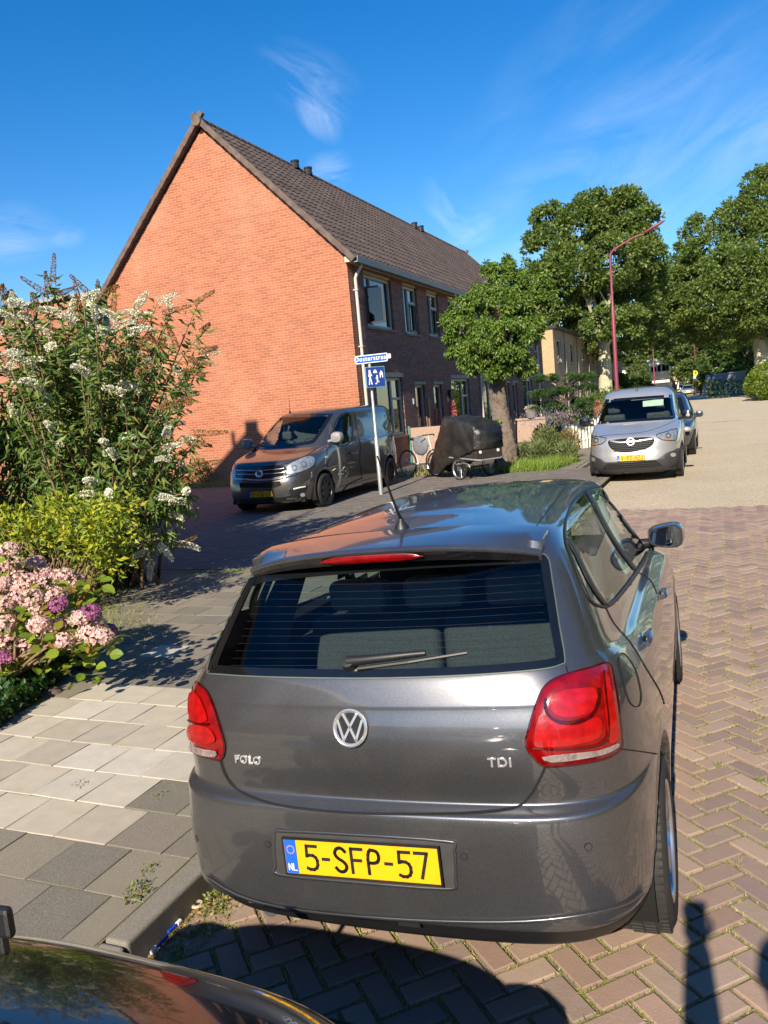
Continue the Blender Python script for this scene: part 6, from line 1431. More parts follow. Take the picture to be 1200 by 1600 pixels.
# --- cherry tree by the tricycle
B = []
for x, y, r_, dy in [(785, 430, 24, 0), (815, 445, 26, .2), (755, 465, 28, -.1), (722, 480, 22, 0), (790, 480, 38, -.2), (830, 470, 24, .3), (856, 458, 15, .3), (722, 515, 28, -.2), (757, 530, 34, -.5), (800, 530, 38, -.5), (826, 512, 26, 0), (706, 540, 20, -.1), (740, 560, 26, -.3), (775, 570, 26, -.4), (815, 565, 26, -.2), (700, 500, 14, 0), (765, 420, 14, 0), (792, 412, 13, 0), (845, 440, 16, .2)]:
    p = py_(x, y, 20.3+dy); B.append((p[0], p[1], p[2], r_*.86*21.3/FPX))
CT = thing('cherry_tree', 'small leafy tree with thick knobbly trunk in front of the brick houses', 'tree', (-5.08, 20.3, PZ))
tr = MB(); a = np.linspace(0, 2*np.pi, 26, endpoint=False); rows_ = []
tab_ = [(-.12, .47, -.03), (.05, .40, -.02), (.3, .34, 0), (.7, .315, .0), (1.1, .29, -.03), (1.5, .265, -.07), (1.9, .25, -.08), (2.15, .27, -.08), (2.3, .30, -.06), (2.45, .24, -.05)]
for z, r_, x0 in [(z_, np.interp(z_, [t_[0] for t_ in tab_], [t_[1] for t_ in tab_])*(.86-.07*min(1, max(0, z_))), np.interp(z_, [t_[0] for t_ in tab_], [t_[2] for t_ in tab_])) for z_ in np.linspace(-.12, 2.45, 60)] or ((-.12, .47, -.03), (.05, .40, -.02), (.3, .34, 0), (.7, .315, .0), (1.1, .29, -.03), (1.5, .265, -.07), (1.9, .25, -.08), (2.15, .27, -.08), (2.3, .30, -.06), (2.45, .24, -.05)):
    rr = r_*(1+.07*np.sin(3*a+z*2)+.05*np.sin(7*a+z*5)+.04*rng.normal(size=26)); rows_.append(np.stack([x0+rr*np.cos(a), rr*np.sin(a), np.full(26, z)], -1))
tr.grid(np.array(rows_), wrap=True); tr.add(rows_[-1], [tuple(range(26))])
bs = np.array([-5.08, 20.3, PZ])
for bx, by, bz, br in B:
    e = np.array([bx, by, bz])-bs; c_ = qcurve([-.05, 0, 2.25], e, .15, 6); tr.tube(c_, np.linspace(.075, .015, 6), 8)
tr.build('trunk', m_cherryb, CT, smooth=60)
C = []; D = []
for bx, by, bz, br in B:
    ns = 24
    cd = unit(rng.normal(size=(ns, 3))); cc = np.array([bx, by, bz])+cd*br*.8; 
    for c0 in cc: p, d = clump_points(c0, br*.30, int(230*(br/.6)**2*.50)+8, .3); C.append(p); D.append(d*.5)
C = np.concatenate(C)-bs; D = np.concatenate(D)+np.array([0, 0, -.75])
leaves('crown', C, D, .115, .05, m_lcherry, CT, .45)
iv, d = clump_points((-.12, -.28, 1.0), (.12, .05, .30), 60, .2); leaves('ivy', iv, d, .09, .07, m_lhyd, CT, .6)
iv, d = clump_points((.02, -.30, 2.22), (.14, .05, .14), 40, .2)

# --- butterfly bush
bud = thing('butterfly_bush', 'tall butterfly bush with white flower spikes and brown spent ones', 'shrub', (-6.75, 7.25, PZ)); bb_ = np.array([-6.75, 7.25, PZ])
WH = [(19, 478), (42, 481), (25, 503), (53, 508), (81, 525), (109, 497), (150, 498), (184, 500), (216, 492), (169, 517), (138, 528), (158, 530), (110, 545), (111, 580), (58, 584), (23, 592), (55, 600), (35, 567), (6, 558), (16, 574), (77, 631), (23, 650), (84, 675), (94, 695), (166, 600), (140, 586), (195, 616), (219, 613), (241, 575), (200, 520), (228, 656), (194, 683), (166, 694), (163, 710), (222, 694), (259, 681), (255, 703), (284, 687), (269, 717), (181, 715), (206, 741), (216, 761), (169, 770), (147, 772), (148, 755), (250, 777), (269, 783), (289, 784), (266, 803), (186, 819), (148, 823), (178, 844), (219, 850), (250, 853), (281, 850), (237, 878), (287, 737), (200, 741), (120, 505), (95, 490), (10, 520), (130, 470), (232, 862), (60, 530), (75, 545), (290, 770)]
BR = [(83, 428, 0, 1.), (73, 447, -.3, 1), (96, 458, .9, .3), (62, 452, -.8, .4), (170, 453, .7, .8), (134, 453, -.6, .8), (123, 475, 0, 1), (109, 467, -.9, .4), (227, 528, .6, .8), (237, 545, 1, 0), (247, 534, -.6, .7), (272, 530, -.3, 1), (325, 547, 1, .15), (308, 563, 1, -.1), (225, 577, .8, .4), (300, 581, 1, 0), (268, 631, 1, 0), (316, 677, 1, .15), (306, 692, 1, -.1), (320, 725, 1, .1), (244, 678, -.2, 1), (297, 751, 1, 0), (200, 540, 1, .2), (178, 484, 0, 1), (262, 636, 1, .2), (0, 455, 0, 1), (8, 468, .5, .8), (53, 490, 0, 1), (215, 605, .8, .5), (180, 700, .8, .3), (165, 762, 1, .1), (285, 850, 1, .2), (93, 520, -.8, .4), (128, 490, 0, 1), (12, 462, -.4, 1), (150, 470, .3, 1)]
tips = []
for i, (x, y) in enumerate(WH): Y = 6.0+.8*rng.random() if x < 200 else 6.7+.5*rng.random(); tips.append((py_(x, y, Y), 'w'))
for x, y, dx, dz in BR: Y = 6.8+.5*rng.random(); tips.append((py_(x, y, Y), ('b', dx, dz)))
for k in range(55):     # unseen far side
    a = rng.uniform(0, 2*math.pi); r_ = rng.uniform(.5, 1.5); tips.append((np.array([-7.0+r_*1.1*math.cos(a), 7.9+r_*.7*math.sin(a), rng.uniform(1.6, 3.5)]), 'w' if k % 3 else ('b', math.cos(a), .6)))
st = MB(); LC = []; LD = []; WC = []; WD = []; BC = []; BD = []
for p, kind_ in tips:
    root = bb_+np.array([rng.normal()*.25, rng.normal()*.2, 0]); lift = .35+.25*rng.random(); c_ = qcurve(root, p, lift, 22)-bb_; st.tube(c_[::3], np.linspace(.022, .005, len(c_[::3])), 5)
    L_ = np.linalg.norm(p-root); 
    for t in np.arange(.30, .99, .055/ max(L_, .5)*1.6):
        i = t*21; k = int(i); q = c_[k]*(1-(i-k))+c_[min(k+1, 21)]*(i-k); ax = unit(c_[min(k+1, 21)]-c_[k])
        for s_ in (0, 1, 2): d = unit(np.cross(ax, unit(rng.normal(size=3)))); LC.append(q+rng.normal(size=3)*.035); LD.append(d+ax*.35+np.array([0, 0, -.45]))
    e = c_[-1]; ax = unit(c_[-1]-c_[-4])
    if kind_ == 'w':
        ln = rng.uniform(.17, .30); d = unit(ax*.5+CR*rng.normal()*.7+np.array([0, rng.normal()*.2, .05])); n = 320
        t = rng.random(n); rad = .030*np.sqrt(1.02-t*.85); off = unit(np.cross(np.tile(d, (n, 1)), rng.normal(size=(n, 3)))); cv_ = np.array([0, 0, -.06])
        WC.append(e+d*(t*ln)[:, None]+cv_*(t**2)[:, None]+off*rad[:, None]); WD.append(off+d*.2)
    else:
        d = unit(CR*kind_[1]+CU*kind_[2]+rng.normal(size=3)*.1); ln = rng.uniform(.20, .34); n = 420; t = rng.random(n); rad = .027*np.sqrt(1.02-t); off = unit(np.cross(np.tile(d, (n, 1)), rng.normal(size=(n, 3))))
        bend = unit(rng.normal(size=3))*.05; BC.append(e-d*.10+d*(t*ln)[:, None]+bend*(t**2)[:, None]+off*rad[:, None]); BD.append(off+d*.6)
st.build('stems', m_stem, bud, smooth=True)
# body of the bush
for k in range(110):
    x = rng.uniform(-5, 180); y = rng.uniform(max(520, 640-x*.9), 880) if x < 150 else rng.uniform(540, 860); Y = rng.uniform(6.95, 8.3); p = py_(x, y, Y)-bb_; q, d = clump_points(p, (.28, .28, .24), 95, .2); LC += list(q); LD += list(d*.6+np.array([0, 0, -.5]))
for k in range(15):
    x = rng.uniform(180, 285); y = rng.uniform(700, 860); p = py_(x, y, 7.2)-bb_
    if p[2] > .1: q, d = clump_points(p, (.2, .2, .17), 60, .2); LC += list(q); LD += list(d*.6+np.array([0, 0, -.5]))
LC = np.array(LC); LD = np.array(LD); ok = LC[:, 2] > .05
leaves('foliage', LC[ok], LD[ok], .135, .036, m_lbud, bud, .4)
leaves('white_flower_spikes', np.concatenate(WC), np.concatenate(WD), .018, .016, m_white_fl, bud, .5)['kind'] = 'stuff'
leaves('spent_flower_spikes', np.concatenate(BC), np.concatenate(BD), .016, .012, m_brown_fl, bud, .4)['kind'] = 'stuff'
# --- yellow green shrub at its foot
ys_ = thing('yellow_green_shrub', 'low bright yellow green leafy shrub growing under the butterfly bush', 'shrub', (-6.3, 6.2, PZ)); o_ = np.array([-6.3, 6.2, PZ])
LC = []; LD = []; st = MB()
for k in range(66):
    x = rng.uniform(-10, 190); y = rng.uniform(700, 890)+(x > 120)*20; p = py_(x, y, rng.uniform(5.7, 6.5))-o_
    if p[2] < .08 or p[2] > 1.15: continue
    q, d = clump_points(p, (.20, .18, .15), 85, .2); LC.append(q); LD.append(d+np.array([0, 0, .1])); st.tube(qcurve(np.array([rng.normal()*.2, rng.normal()*.15, 0]), p, .1, 6), np.linspace(.012, .005, 6), 5)
leaves('foliage', np.concatenate(LC), np.concatenate(LD), .075, .034, m_lyel, ys_, .7); st.build('stems', m_stem, ys_)
# --- hydrangea
hy = thing('hydrangea', 'hydrangea with pink and cream mophead flowers beside the pale paving', 'shrub', (-4.95, 4.15, PZ)); o_ = np.array([-4.95, 4.15, PZ])
HD = [(20, 880), (55, 880), (85, 900), (20, 925), (60, 950), (95, 925), (140, 990), (60, 975), (5, 890), (100, 1000), (14, 860), (28, 902), (68, 895), (33, 918), (48, 908), (65, 913), (101, 899), (119, 908), (7, 945), (34, 950), (28, 932), (91, 945), (8, 973), (30, 974), (113, 967), (72, 981), (98, 974), (142, 957), (145, 976), (128, 965), (166, 987), (159, 996), (44, 1004), (118, 1007), (11, 1024), (13, 1003), (3, 913), (50, 935), (0, 1030), (85, 930)]
PR = {27, 34, 38, 21, 30}
st = MB(); LC = []; LD = []
floret = [(0, 0, 0), (-.5, .3, .05), (-.32, .95, .12), (0, .7, .05), (.32, .95, .12), (.5, .3, .05)]
for i, (x, y) in enumerate(HD):
    Y = 3.72+.45*rng.random()+(.25 if y < 930 else 0.); p = py_(x, y, Y)-o_; r_ = rng.uniform(.062, .080); c_ = qcurve([rng.normal()*.12, rng.normal()*.12, 0], p, .12, 8); st.tube(c_, np.linspace(.012, .006, 8), 6)
    n = 130; d = unit(rng.normal(size=(n, 3))); d = d[d[:, 2] > -.55]; C = p+d*np.array([r_, r_, r_*.72]); n = len(C)
    # four petals to a floret
    X, Yv, Z = frames(d); CC, DD, NN = [], [], []
    for k in range(4):
        a = k*math.pi/2+rng.uniform(0, 6.28, n)*0; CC.append(C+d*.002); DD.append(X*math.cos(a if np.isscalar(a) else 0)+Z*math.sin(a if np.isscalar(a) else 0)); 
    DD = []
    ph = rng.uniform(0, 6.28, n)
    for k in range(4): a = ph+k*math.pi/2; DD.append(X*np.cos(a)[:, None]+Z*np.sin(a)[:, None]+d*.25)
    CC = np.concatenate(CC); DD = unit(np.concatenate(DD)); NNs = np.concatenate([d]*4); Xx = unit(np.cross(DD, NNs)); Zz = np.cross(Xx, DD); S = np.full((len(CC), 3), .0165)*rng.uniform(.8, 1.2, (len(CC), 1))
    scatter_mesh('flower_head', [(0, 0, 0), (-.45, .45, 0), (0, 1, .1), (.45, .45, 0)], [(0, 1, 2, 3)], CC, Xx, DD, Zz, S, m_purplefl if i in PR else m_pinkfl, hy)
    MB().ball(tuple(p), (r_*.8, r_*.8, r_*.55), 10, 7).build('flower_core', m_purplefl if i in PR else m_lhyd, hy, smooth=True) if False else None
    for k in range(5): a = rng.uniform(0, 6.28); LC.append(p+np.array([math.cos(a)*.04, math.sin(a)*.04, -.05-.07*rng.random()])); LD.append([math.cos(a), math.sin(a), .25*rng.normal()])
for k in range(620):
    x = rng.uniform(-20, 160); y = rng.uniform(905, 1080); p = py_(x, y, rng.uniform(4.0, 4.8))-o_
    if p[2] < .1: continue
    a = rng.uniform(0, 6.28); LC.append(p); LD.append([math.cos(a), math.sin(a)-.4, .15*rng.normal()-.15])
for k in range(12):
    x = rng.uniform(0, 120); p = py_(x, rng.uniform(930, 1040), 4.2)-o_; st.tube(qcurve([rng.normal()*.15, 0, 0], p, .05, 6), np.linspace(.010, .005, 6), 5)
BL_V = [(0, 0, 0), (-.34, .22, .04), (-.44, .5, .05), (-.28, .8, 0), (0, 1, -.08), (.28, .8, 0), (.44, .5, .05), (.34, .22, .04), (0, .5, -.03)]; BL_F = [(0, 8, 1), (1, 8, 2), (2, 8, 3), (3, 8, 4), (4, 8, 5), (5, 8, 6), (6, 8, 7), (7, 8, 0)]
LC = np.array(LC); D = unit(np.array(LD)+rng.normal(size=LC.shape)*.25); up = unit(np.tile([0., -.35, 1.], (len(LC), 1))+rng.normal(size=LC.shape)*.35); X = unit(np.cross(D, up)); Z = np.cross(X, D); s = rng.uniform(.055, .10, len(LC))
scatter_mesh('foliage', BL_V, BL_F, LC, X, D, Z, np.stack([s*.9, s, s], -1), m_lhyd, hy)
st.build('stems', m_stem, hy)
# --- ground cover and stones below it
gc = []
for k in range(6500):
    x = rng.uniform(-25, 165); y = rng.uniform(1035, 1150)
    p = pz(x, y, PZ+.02)
    if p[0] < bed_edge(p[1])+.02: gc.append(p+np.array([0, 0, rng.uniform(0, .13)]))
gc = np.array(gc); tag(leaves('ground_cover', gc, unit(rng.normal(size=gc.shape))+np.array([0, -.2, .3]), .05, .04, m_lground, None, .5), kind='stuff')
for i, (x, y, r_, lb) in enumerate([(8, 1108, .08, 'brown rounded garden stone at the very left edge under the hydrangea'), (78, 1078, .08, 'dark rounded garden stone among ground cover under the hydrangea'), (140, 1040, .08, 'dark stone at the right foot of the hydrangea')]):
    p = pz(x, y, PZ+.02); m_ = MB().ball((0, 0, 0), (r_*1.3, r_, r_*.75), 18, 12).build('garden_stone', flat('garden_stone', (.09, .062, .045), .9, var=.4, bump=.6, bscale=40) if i == 0 else bpy.data.materials['garden_stone'], None, smooth=True)
    v = np.array([q.co[:] for q in m_.data.vertices]); v += rng.normal(size=v.shape)*r_*.025; m_.data.vertices.foreach_set('co', v.ravel()); m_.location = tuple(p-np.array([0, 0, .04])); tag(m_, lb, 'stone', 'garden stones')
# --- grass and weeds
def blades(name, C, h, w, mat, parent=None, lean=.5, label=None):
    n = len(C); D = unit(np.array([0, 0, 1.])+rng.normal(size=(n, 3))*lean); D[:, 2] = np.abs(D[:, 2])+.08; D = unit(D); X, Y, Z = frames(D); s = h*rng.uniform(.45, 1.3, n); S = np.stack([np.full(n, w), s, s], -1)
    return scatter_mesh(name, BLADE_V, BLADE_F, C, X, Y, Z, S, mat, parent)
# sprigs in the joints of the clinker road
P, A = herring(-2.2, 9.5, -3.0, 13.0, lambda x, y: (x > KX+.08) & (x < 4.2) & (y > 1.6) & (y < 10.5))
near = P; m = len(near); k_ = 75; C = []
dens = lambda p: .5+.5*np.sin(p[:, 0]*5.1+1.7*np.sin(p[:, 1]*3.3))*np.sin(p[:, 1]*4.3+p[:, 0]*2.2)
for i in range(k_):
    side = rng.integers(0, 4, m); t = rng.uniform(-.5, .5, m); lx = np.where(side < 2, t*.204, np.where(side == 2, .102, -.102)); ly = np.where(side == 0, .051, np.where(side == 1, -.051, t*.102))
    lx = lx+rng.normal(size=m)*.0028; ly = ly+rng.normal(size=m)*.0028
    q = np.stack([near[:, 0]+np.cos(A)*lx-np.sin(A)*ly, near[:, 1]+np.sin(A)*lx+np.cos(A)*ly, np.full(m, -.006)], -1); far_ = np.clip((q[:, 1]-2)/9, 0, 1)
    keep = rng.random(m) < (.22+.78*dens(q)**1.2)*(1-.45*far_); C.append(q[keep])
C = np.concatenate(C); C = C[(C[:, 0] > KX+.02)]
C = C[~((C[:, 0] > -1.9) & (C[:, 0] < -.25) & (C[:, 1] > 2.6) & (C[:, 1] < 6))]
tag(blades('joint_grass', C, .0155, .0036, m_moss, lean=1.1), kind='stuff')
tf = []
for k in range(70):
    i = rng.integers(0, len(C)); tf.append(C[i]+np.concatenate([rng.normal(size=(26, 2))*.014, np.zeros((26, 1))], 1))
tag(blades('grass_tufts', np.concatenate(tf), .035, .003, m_grass, lean=.7), kind='stuff')
# gutter litter beside the kerb
def litter_pts(n, x0, x1, y0, y1, z=.0): return np.stack([rng.uniform(x0, x1, n), rng.uniform(y0, y1, n), np.full(n, z)], -1)
tag(blades('gutter_grass', litter_pts(1500, KX+.015, KX+.19, 1.7, 2.75, -.004), .022, .003, m_grass, lean=1.0), kind='stuff')
q = litter_pts(420, KX+.01, KX+.17, 1.7, 2.7, .006); tag(leaves('dry_leaf_litter', q, rng.normal(size=q.shape)*np.array([1, 1, .25]), .018, .011, leafmat('dry_leaf', [(.25, .10, .04), (.38, .20, .08), (.45, .30, .14), (.18, .08, .04)], .2), None, .2), kind='stuff')
def weed(label, x, y, z, s, n, mat=None, name='weed'):
    t = thing(name, label, 'weed', (x, y, z)); p, d = clump_points((0, 0, .02*s), (.06*s, .09*s, .035*s), n, .1); p[:, 2] = np.abs(p[:, 2]); leaves('leaf_tuft', p, d+np.array([0, 0, .4]), .022*s, .013*s, mat or m_lhyd, t, .5); return t
p = pz(214, 1398, PZ); weed('branching green weed growing from the joint by the kerb', p[0], p[1], p[2], .75, 90)
p = pz(232, 1362, PZ); weed('small weed just above the branching kerb weed', p[0], p[1], p[2], .5, 40)
p = pz(125, 1228, PZ); weed('thin weed in the joint between pale paving slabs', p[0], p[1], p[2], .5, 30)
p = pz(338, 1412, 0); weed('dry grassy weed in the gutter under the parked hatchback', p[0], p[1], p[2], .8, 120, m_grass)
p = pz(250, 1245, PZ); weed('tiny weed beside the dark slab right of the pale paving', p[0], p[1], p[2], .45, 25)
q = []
for k in range(2600):
    p = pz(rng.uniform(120, 262), rng.uniform(912, 1000), PZ+.01); 
    if rng.random() < .55 or p[0] < bed_edge(p[1])+.3: q.append(p)
q = np.array(q); w_ = q[:, 0] < bed_edge(q[:, 1])+.35+.5*rng.random(len(q)); tag(blades('verge_grass', q[w_], .05, .005, m_grass, lean=.9), kind='stuff')
# foot of the gable: dry grass and a dark shrub
q = litter_pts(5200, -18, -8.95, 19.15, 20.0, PZ-.01); tag(blades('gable_grass', q, .22, .012, leafmat('dry_grass', [(.30, .26, .10), (.42, .36, .16), (.22, .24, .07), (.5, .42, .22)], .3), lean=.45), kind='stuff')
p = pz(333, 765, 0); gs = thing('gable_shrub', 'small dark shrub growing at the foot of the orange brick gable', 'shrub', (-14.05, 19.6, PZ)); q, d = clump_points((0, 0, .42), (.42, .25, .42), 900, .1); leaves('foliage', q, d, .07, .035, m_lplane2, gs, .7)
MB().tube([(0, 0, 0), (.05, 0, .5), (-.25, 0, 1.0)], .01, 5).tube([(0, 0, 0), (-.15, 0, .45), (-.35, 0, .75)], .01, 5).build('stems', m_stem, gs)
# --- blue and white broken tube, paper cup in the gutter
m_bluep = flat('blue_plastic', (.01, .07, .55), .25, coat=.5); m_whp = flat('white_cap', (.75, .75, .70), .5, var=.08)
a = pz(237, 1489, .012); b_ = pz(282, 1438, .012); tb_ = thing('blue_tube', 'broken blue plastic tube with white caps lying in the gutter', 'litter', (0, 0, 0)); d = b_-a
MB().tube([a+d*.14, a+d*.50+[.004, 0, 0]], .0065, 10).tube([a+d*.60+[-.004, 0, .004], a+d*.88], .0065, 10).build('tube', m_bluep, tb_, smooth=60)
MB().tube([a, a+d*.15], .009, 12).tube([a+d*.86, b_], .009, 12).build('cap', m_whp, tb_, smooth=60, bevel=.002)
p = pz(308, 1411, .012); MBc = MB().lathe([(.021, 0), (.026, .004), (.022, .012), (.012, .010), (.016, .002)], n=18).build('cup_lid', flat('dirty_paper', (.45, .36, .26), .8, var=.3), None, smooth=60); MBc.location = tuple(p-np.array([0, 0, .012])); tag(MBc, 'crumpled pale paper ring lying in the gutter beside the kerb', 'litter')
# --- gardens along the terrace
def shrub(name, label, c, r_, n, L, w, mat, jit=.7, dirn=(0, 0, .2), shell=.35, cat='shrub', stems=True, sub=0):
    t = thing(name, label, cat, (c[0], c[1], PZ)); 
    if sub:
        q = []; d = []
        for k in range(sub):
            e = unit(rng.normal(size=3))*np.array(r_)*rng.uniform(.45, .9); a_, b__ = clump_points((e[0], e[1], abs(e[2])+.0+r_[2]*.25), np.array(r_)*.38, n//sub, .3); q.append(a_); d.append(b__)
        q = np.concatenate(q); d = np.concatenate(d)
    else: q, d = clump_points((0, 0, r_[2]), r_, n, shell)
    q[:, 2] = np.maximum(q[:, 2], .03); leaves('foliage', q, d+np.array(dirn), L, w, mat, t, jit)
    if stems:
        s_ = MB()
        for k in range(7): e = q[rng.integers(0, len(q))]*.8; s_.tube(qcurve([0, 0, 0], e, .05, 5), [.02, .016, .012, .01, .006], 5)
        s_.build('stems', m_stem, t)
    return t
p = pz(838, 722, PZ); lv = shrub('lavender_bush', 'wispy lavender bush with faded purple spikes right of the thick trunk', (-4.15, 20.9), (.62, .55, .62), 3400, .16, .018, leafmat('lavender_leaf', [(.10, .14, .05), (.16, .20, .08), (.24, .26, .12)], .3), .5, (0, 0, 1.0), sub=9)
q = np.array([rng.normal(size=3)*np.array([.5, .35, .12])+np.array([.15, 0, 1.15]) for _ in range(700)]); leaves('flower_spikes', q, np.tile([0., 0, 1], (700, 1)), .06, .014, leafmat('lavender_flower', [(.25, .18, .30), (.35, .26, .36), (.30, .25, .24)], .3), lv, .35)['kind'] = 'stuff'
shrub('rust_leaved_shrub', 'rusty orange leaved low shrub at the right end of the lavender', (-3.75, 22.2), (.30, .42, .42), 1100, .06, .03, leafmat('rust_leaf', [(.14, .16, .04), (.30, .16, .05), (.22, .20, .05)], .3))
q = np.stack([rng.uniform(-5.0, -3.35, 5200), rng.uniform(18.9, 21.2, 5200), np.full(5200, PZ)], -1); q = q[q[:, 0] < -3.6+.12*(q[:, 1]-19)]; tag(blades('garden_grass', q, .24, .014, leafmat('fresh_grass', [(.09, .18, .02), (.15, .26, .03), (.22, .32, .05), (.34, .36, .12)], .4), lean=.5), kind='stuff')
q = np.stack([rng.uniform(-8.8, -5.1, 1500), rng.uniform(19.1, 20.6, 1500), np.full(1500, PZ)], -1); tag(blades('weedy_grass', q, .2, .014, bpy.data.materials['dry_grass'], lean=.6), kind='stuff')
shrub('dark_topiary', 'dark green dome shaped bush before the white picket fence', (-4.55, 24.0), (.42, .42, .42), 2400, .05, .02, m_lground)
MBx = MB()
cp_ = thing('cloud_pruned_conifer', 'flat layered dark green conifer behind the picket fence', 'tree', (-4.6, 27.2, PZ)); o_ = np.array([-4.6, 27.2, PZ]); st = MB(); st.tube([(0, 0, 0), (.06, 0, .6), (-.05, 0, 1.2), (.02, 0, 2.1)], [.11, .09, .07, .04], 10)
C = []; D = []
for x, y, rx, rz in [(880, 589, 40, 7), (850, 592, 14, 6), (905, 591, 20, 6), (862, 613, 30, 8), (900, 608, 30, 7), (922, 604, 10, 5), (850, 618, 18, 7), (880, 630, 42, 8), (905, 636, 24, 9), (860, 640, 22, 8), (895, 650, 26, 10), (875, 655, 18, 8), (915, 646, 14, 8)]:
    p = py_(x, y, 27.2)-o_; s_ = 28.5/FPX; st.tube(qcurve([0, 0, max(.3, p[2]-.35)], p, .02, 5), [.05, .04, .03, .025, .02], 6)
    for k in range(int(rx/2.6)): e = p+np.array([rng.uniform(-1, 1)*rx*s_, rng.uniform(-.8, .8)*rx*s_*.8, rng.uniform(-.4, .5)*rz*s_]); q, d = clump_points(e, (.15, .15, .06), 170, .2); C.append(q); D.append(d+np.array([0, 0, .5]))
leaves('foliage', np.concatenate(C), np.concatenate(D), .075, .020, m_lcon, cp_, .6); st.build('trunk', m_darkbark, cp_)
shrub('yellow_shrub', 'small bright yellow green bush left under the layered conifer', (-5.25, 26.2), (.35, .35, .42), 1100, .07, .045, m_lyel)
shrub('red_leaved_shrub', 'small red leaved bush beside the bright yellow green one', (-4.85, 26.4), (.30, .3, .38), 900, .06, .035, leafmat('red_leaf', [(.18, .05, .03), (.28, .08, .04), (.12, .10, .03)], .3))
shrub('garden_hedge', 'loose green garden hedge behind the silver van', (-4.2, 33.5), (1.1, 3.6, .95), 9000, .11, .06, m_lhedge, sub=26)
shrub('tall_hedge', 'tall mixed green hedge below the buff terrace', (-5.2, 43), (1.3, 5.0, 1.35), 9000, .14, .08, m_lplane, sub=26)
shrub('front_hedge', 'low dark hedge against the brick houses further along', (-6.6, 36), (1., 4., .7), 5000, .11, .06, m_lplane2, sub=20)
# picket fence
pf = thing('picket_fence', 'white picket fence half overgrown between pavement and gardens', 'fence', (0, 0, 0)); ra = MB(); m_pick = flat('picket_white', (.58, .57, .50), .7, var=.15)
for k in range(24):
    y = 25.9+k*.30; x = -3.86-.012*(y-22)+rng.normal()*.008; h = .88+.05*math.sin(k*1.3)
    MB().prism([(-.035, 0), (.035, 0), (.035, h-.06), (0, h), (-.035, h-.06)], lambda u, v, t: (x+t, y+u, PZ+v), -.01, .01).build('picket', m_pick, pf)
for z in (.25, .65): ra.bb(-3.90-.012*(22.5-22), -3.88, 25.8, 32.9, PZ+z, PZ+z+.05)
for k in range(13):
    x = -4.40+k*.078; y = 24.9+k*.15; h = .86+.06*math.sin(k*1.9); MB().prism([(-.035, 0), (.035, 0), (.035, h-.06), (0, h), (-.035, h-.06)], lambda u, v, t: (x+u, y+t, PZ+v), -.01, .01).build('picket', m_pick, pf)
ra.tube([(-4.42, 24.93, PZ+.27), (-3.42, 26.8, PZ+.27)], .025, 6).tube([(-4.42, 24.93, PZ+.68), (-3.42, 26.8, PZ+.68)], .025, 6)
o = ra.build('rail', m_pick, pf)
# low garden walls, planters, flowers by the doors
gw = thing('garden_wall', 'low pink brown rendered garden wall right of the thick trunk', 'wall', (-6.4, 30, 0)); m_pinkw = flat('pink_render', (.36, .25, .19), .85)
MB().bb(-1.2, .1, -.12, .12, 0, .85).bb(-1.2, .1, -.16, .16, .851, .93).build('wall', m_pinkw, gw); gw.location = (-6.3, 31.6, PZ)
g2 = thing('door_screen', 'low pinkish partition wall between van and tricycle by the doors', 'wall', (-8.3, 23.6, PZ)); MB().bb(-.55, .95, -.06, .06, 0, 1.12).build('wall', m_pinkw, g2); MB().bb(-.62, -.56, -.08, .08, 0, 1.18).build('post', flat('green_post', (.05, .22, .17), .6), g2)
pb = thing('planter_box', 'pale wooden box standing behind the covered tricycle', 'planter', (-7.95, 26.6, PZ)); MB().bb(-.24, .24, -.2, .2, 0, 1.12).build('box', flat('pale_wood', (.48, .33, .20), .7), pb); MB().bb(-.25, .02, -.21, .21, 1.121, 1.3).build('lid', m_plwhite, pb)
def hollyhock(px_0, py0, Y, label, n=4):
    p = py_(px_0, py0, Y); t = thing('climbing_flowers', label, 'plant', (p[0], p[1], PZ)); C, d = clump_points((0, 0, p[2]-PZ), (.16, .12, .38), 240, .2); leaves('blossoms', C, d, .055, .05, leafmat('hot_pink_petal', [(.62, .08, .16), (.75, .22, .28), (.45, .04, .09)], .3) if 'hot_pink_petal' not in bpy.data.materials else bpy.data.materials['hot_pink_petal'], t, .6)
    MB().tube([(0, 0, 0), (.02, 0, p[2]-PZ)], .015, 5).build('stem', m_stem, t); C, d = clump_points((0, 0, .6), (.2, .15, .4), 160, .2); leaves('foliage', C, d, .09, .05, m_lplane, t, .6)
hollyhock(707, 641, 28.0, 'bright pink flowers beside the window above the tricycle'); hollyhock(682, 655, 26.3, 'thin pink flowers in front of the second door'); hollyhock(934, 640, 30.5, 'small pink flowers left of the silver van windscreen')
for lb, x, y in (('dark wheelie bin standing by the pale downpipe', -8.35, 30.4), ('dark wheelie bin nearer the tree trunk', -7.6, 30.9)):
    t = thing('wheelie_bin', lb, 'bin', (x, y, PZ), group='wheelie bins'); MB().prism([(-.25, 0), (.25, 0), (.29, .98), (-.29, .98)], lambda u, v, s: (u, s, v), -.3, .3).build('bin_body', m_vplastic, t, bevel=.02); MB().box((0, -.02, 1.01), (.6, .66, .05)).build('lid', m_gap, t, bevel=.015)
t = thing('stone_planter', 'pale stone planter with dry flowers on the garden wall', 'planter', (-6.75, 31.5, PZ+.93)); MB().lathe([(0, 0), (.17, 0), (.24, .28), (.21, .28), (.15, .1), (0, .1)], n=14).build('pot', m_sill, t, smooth=40); q, d = clump_points((0, 0, .35), (.25, .2, .16), 220, .1); leaves('dry_flowers', q, d, .05, .04, flat('dry_petal', (.42, .36, .28), .8), t, .6)
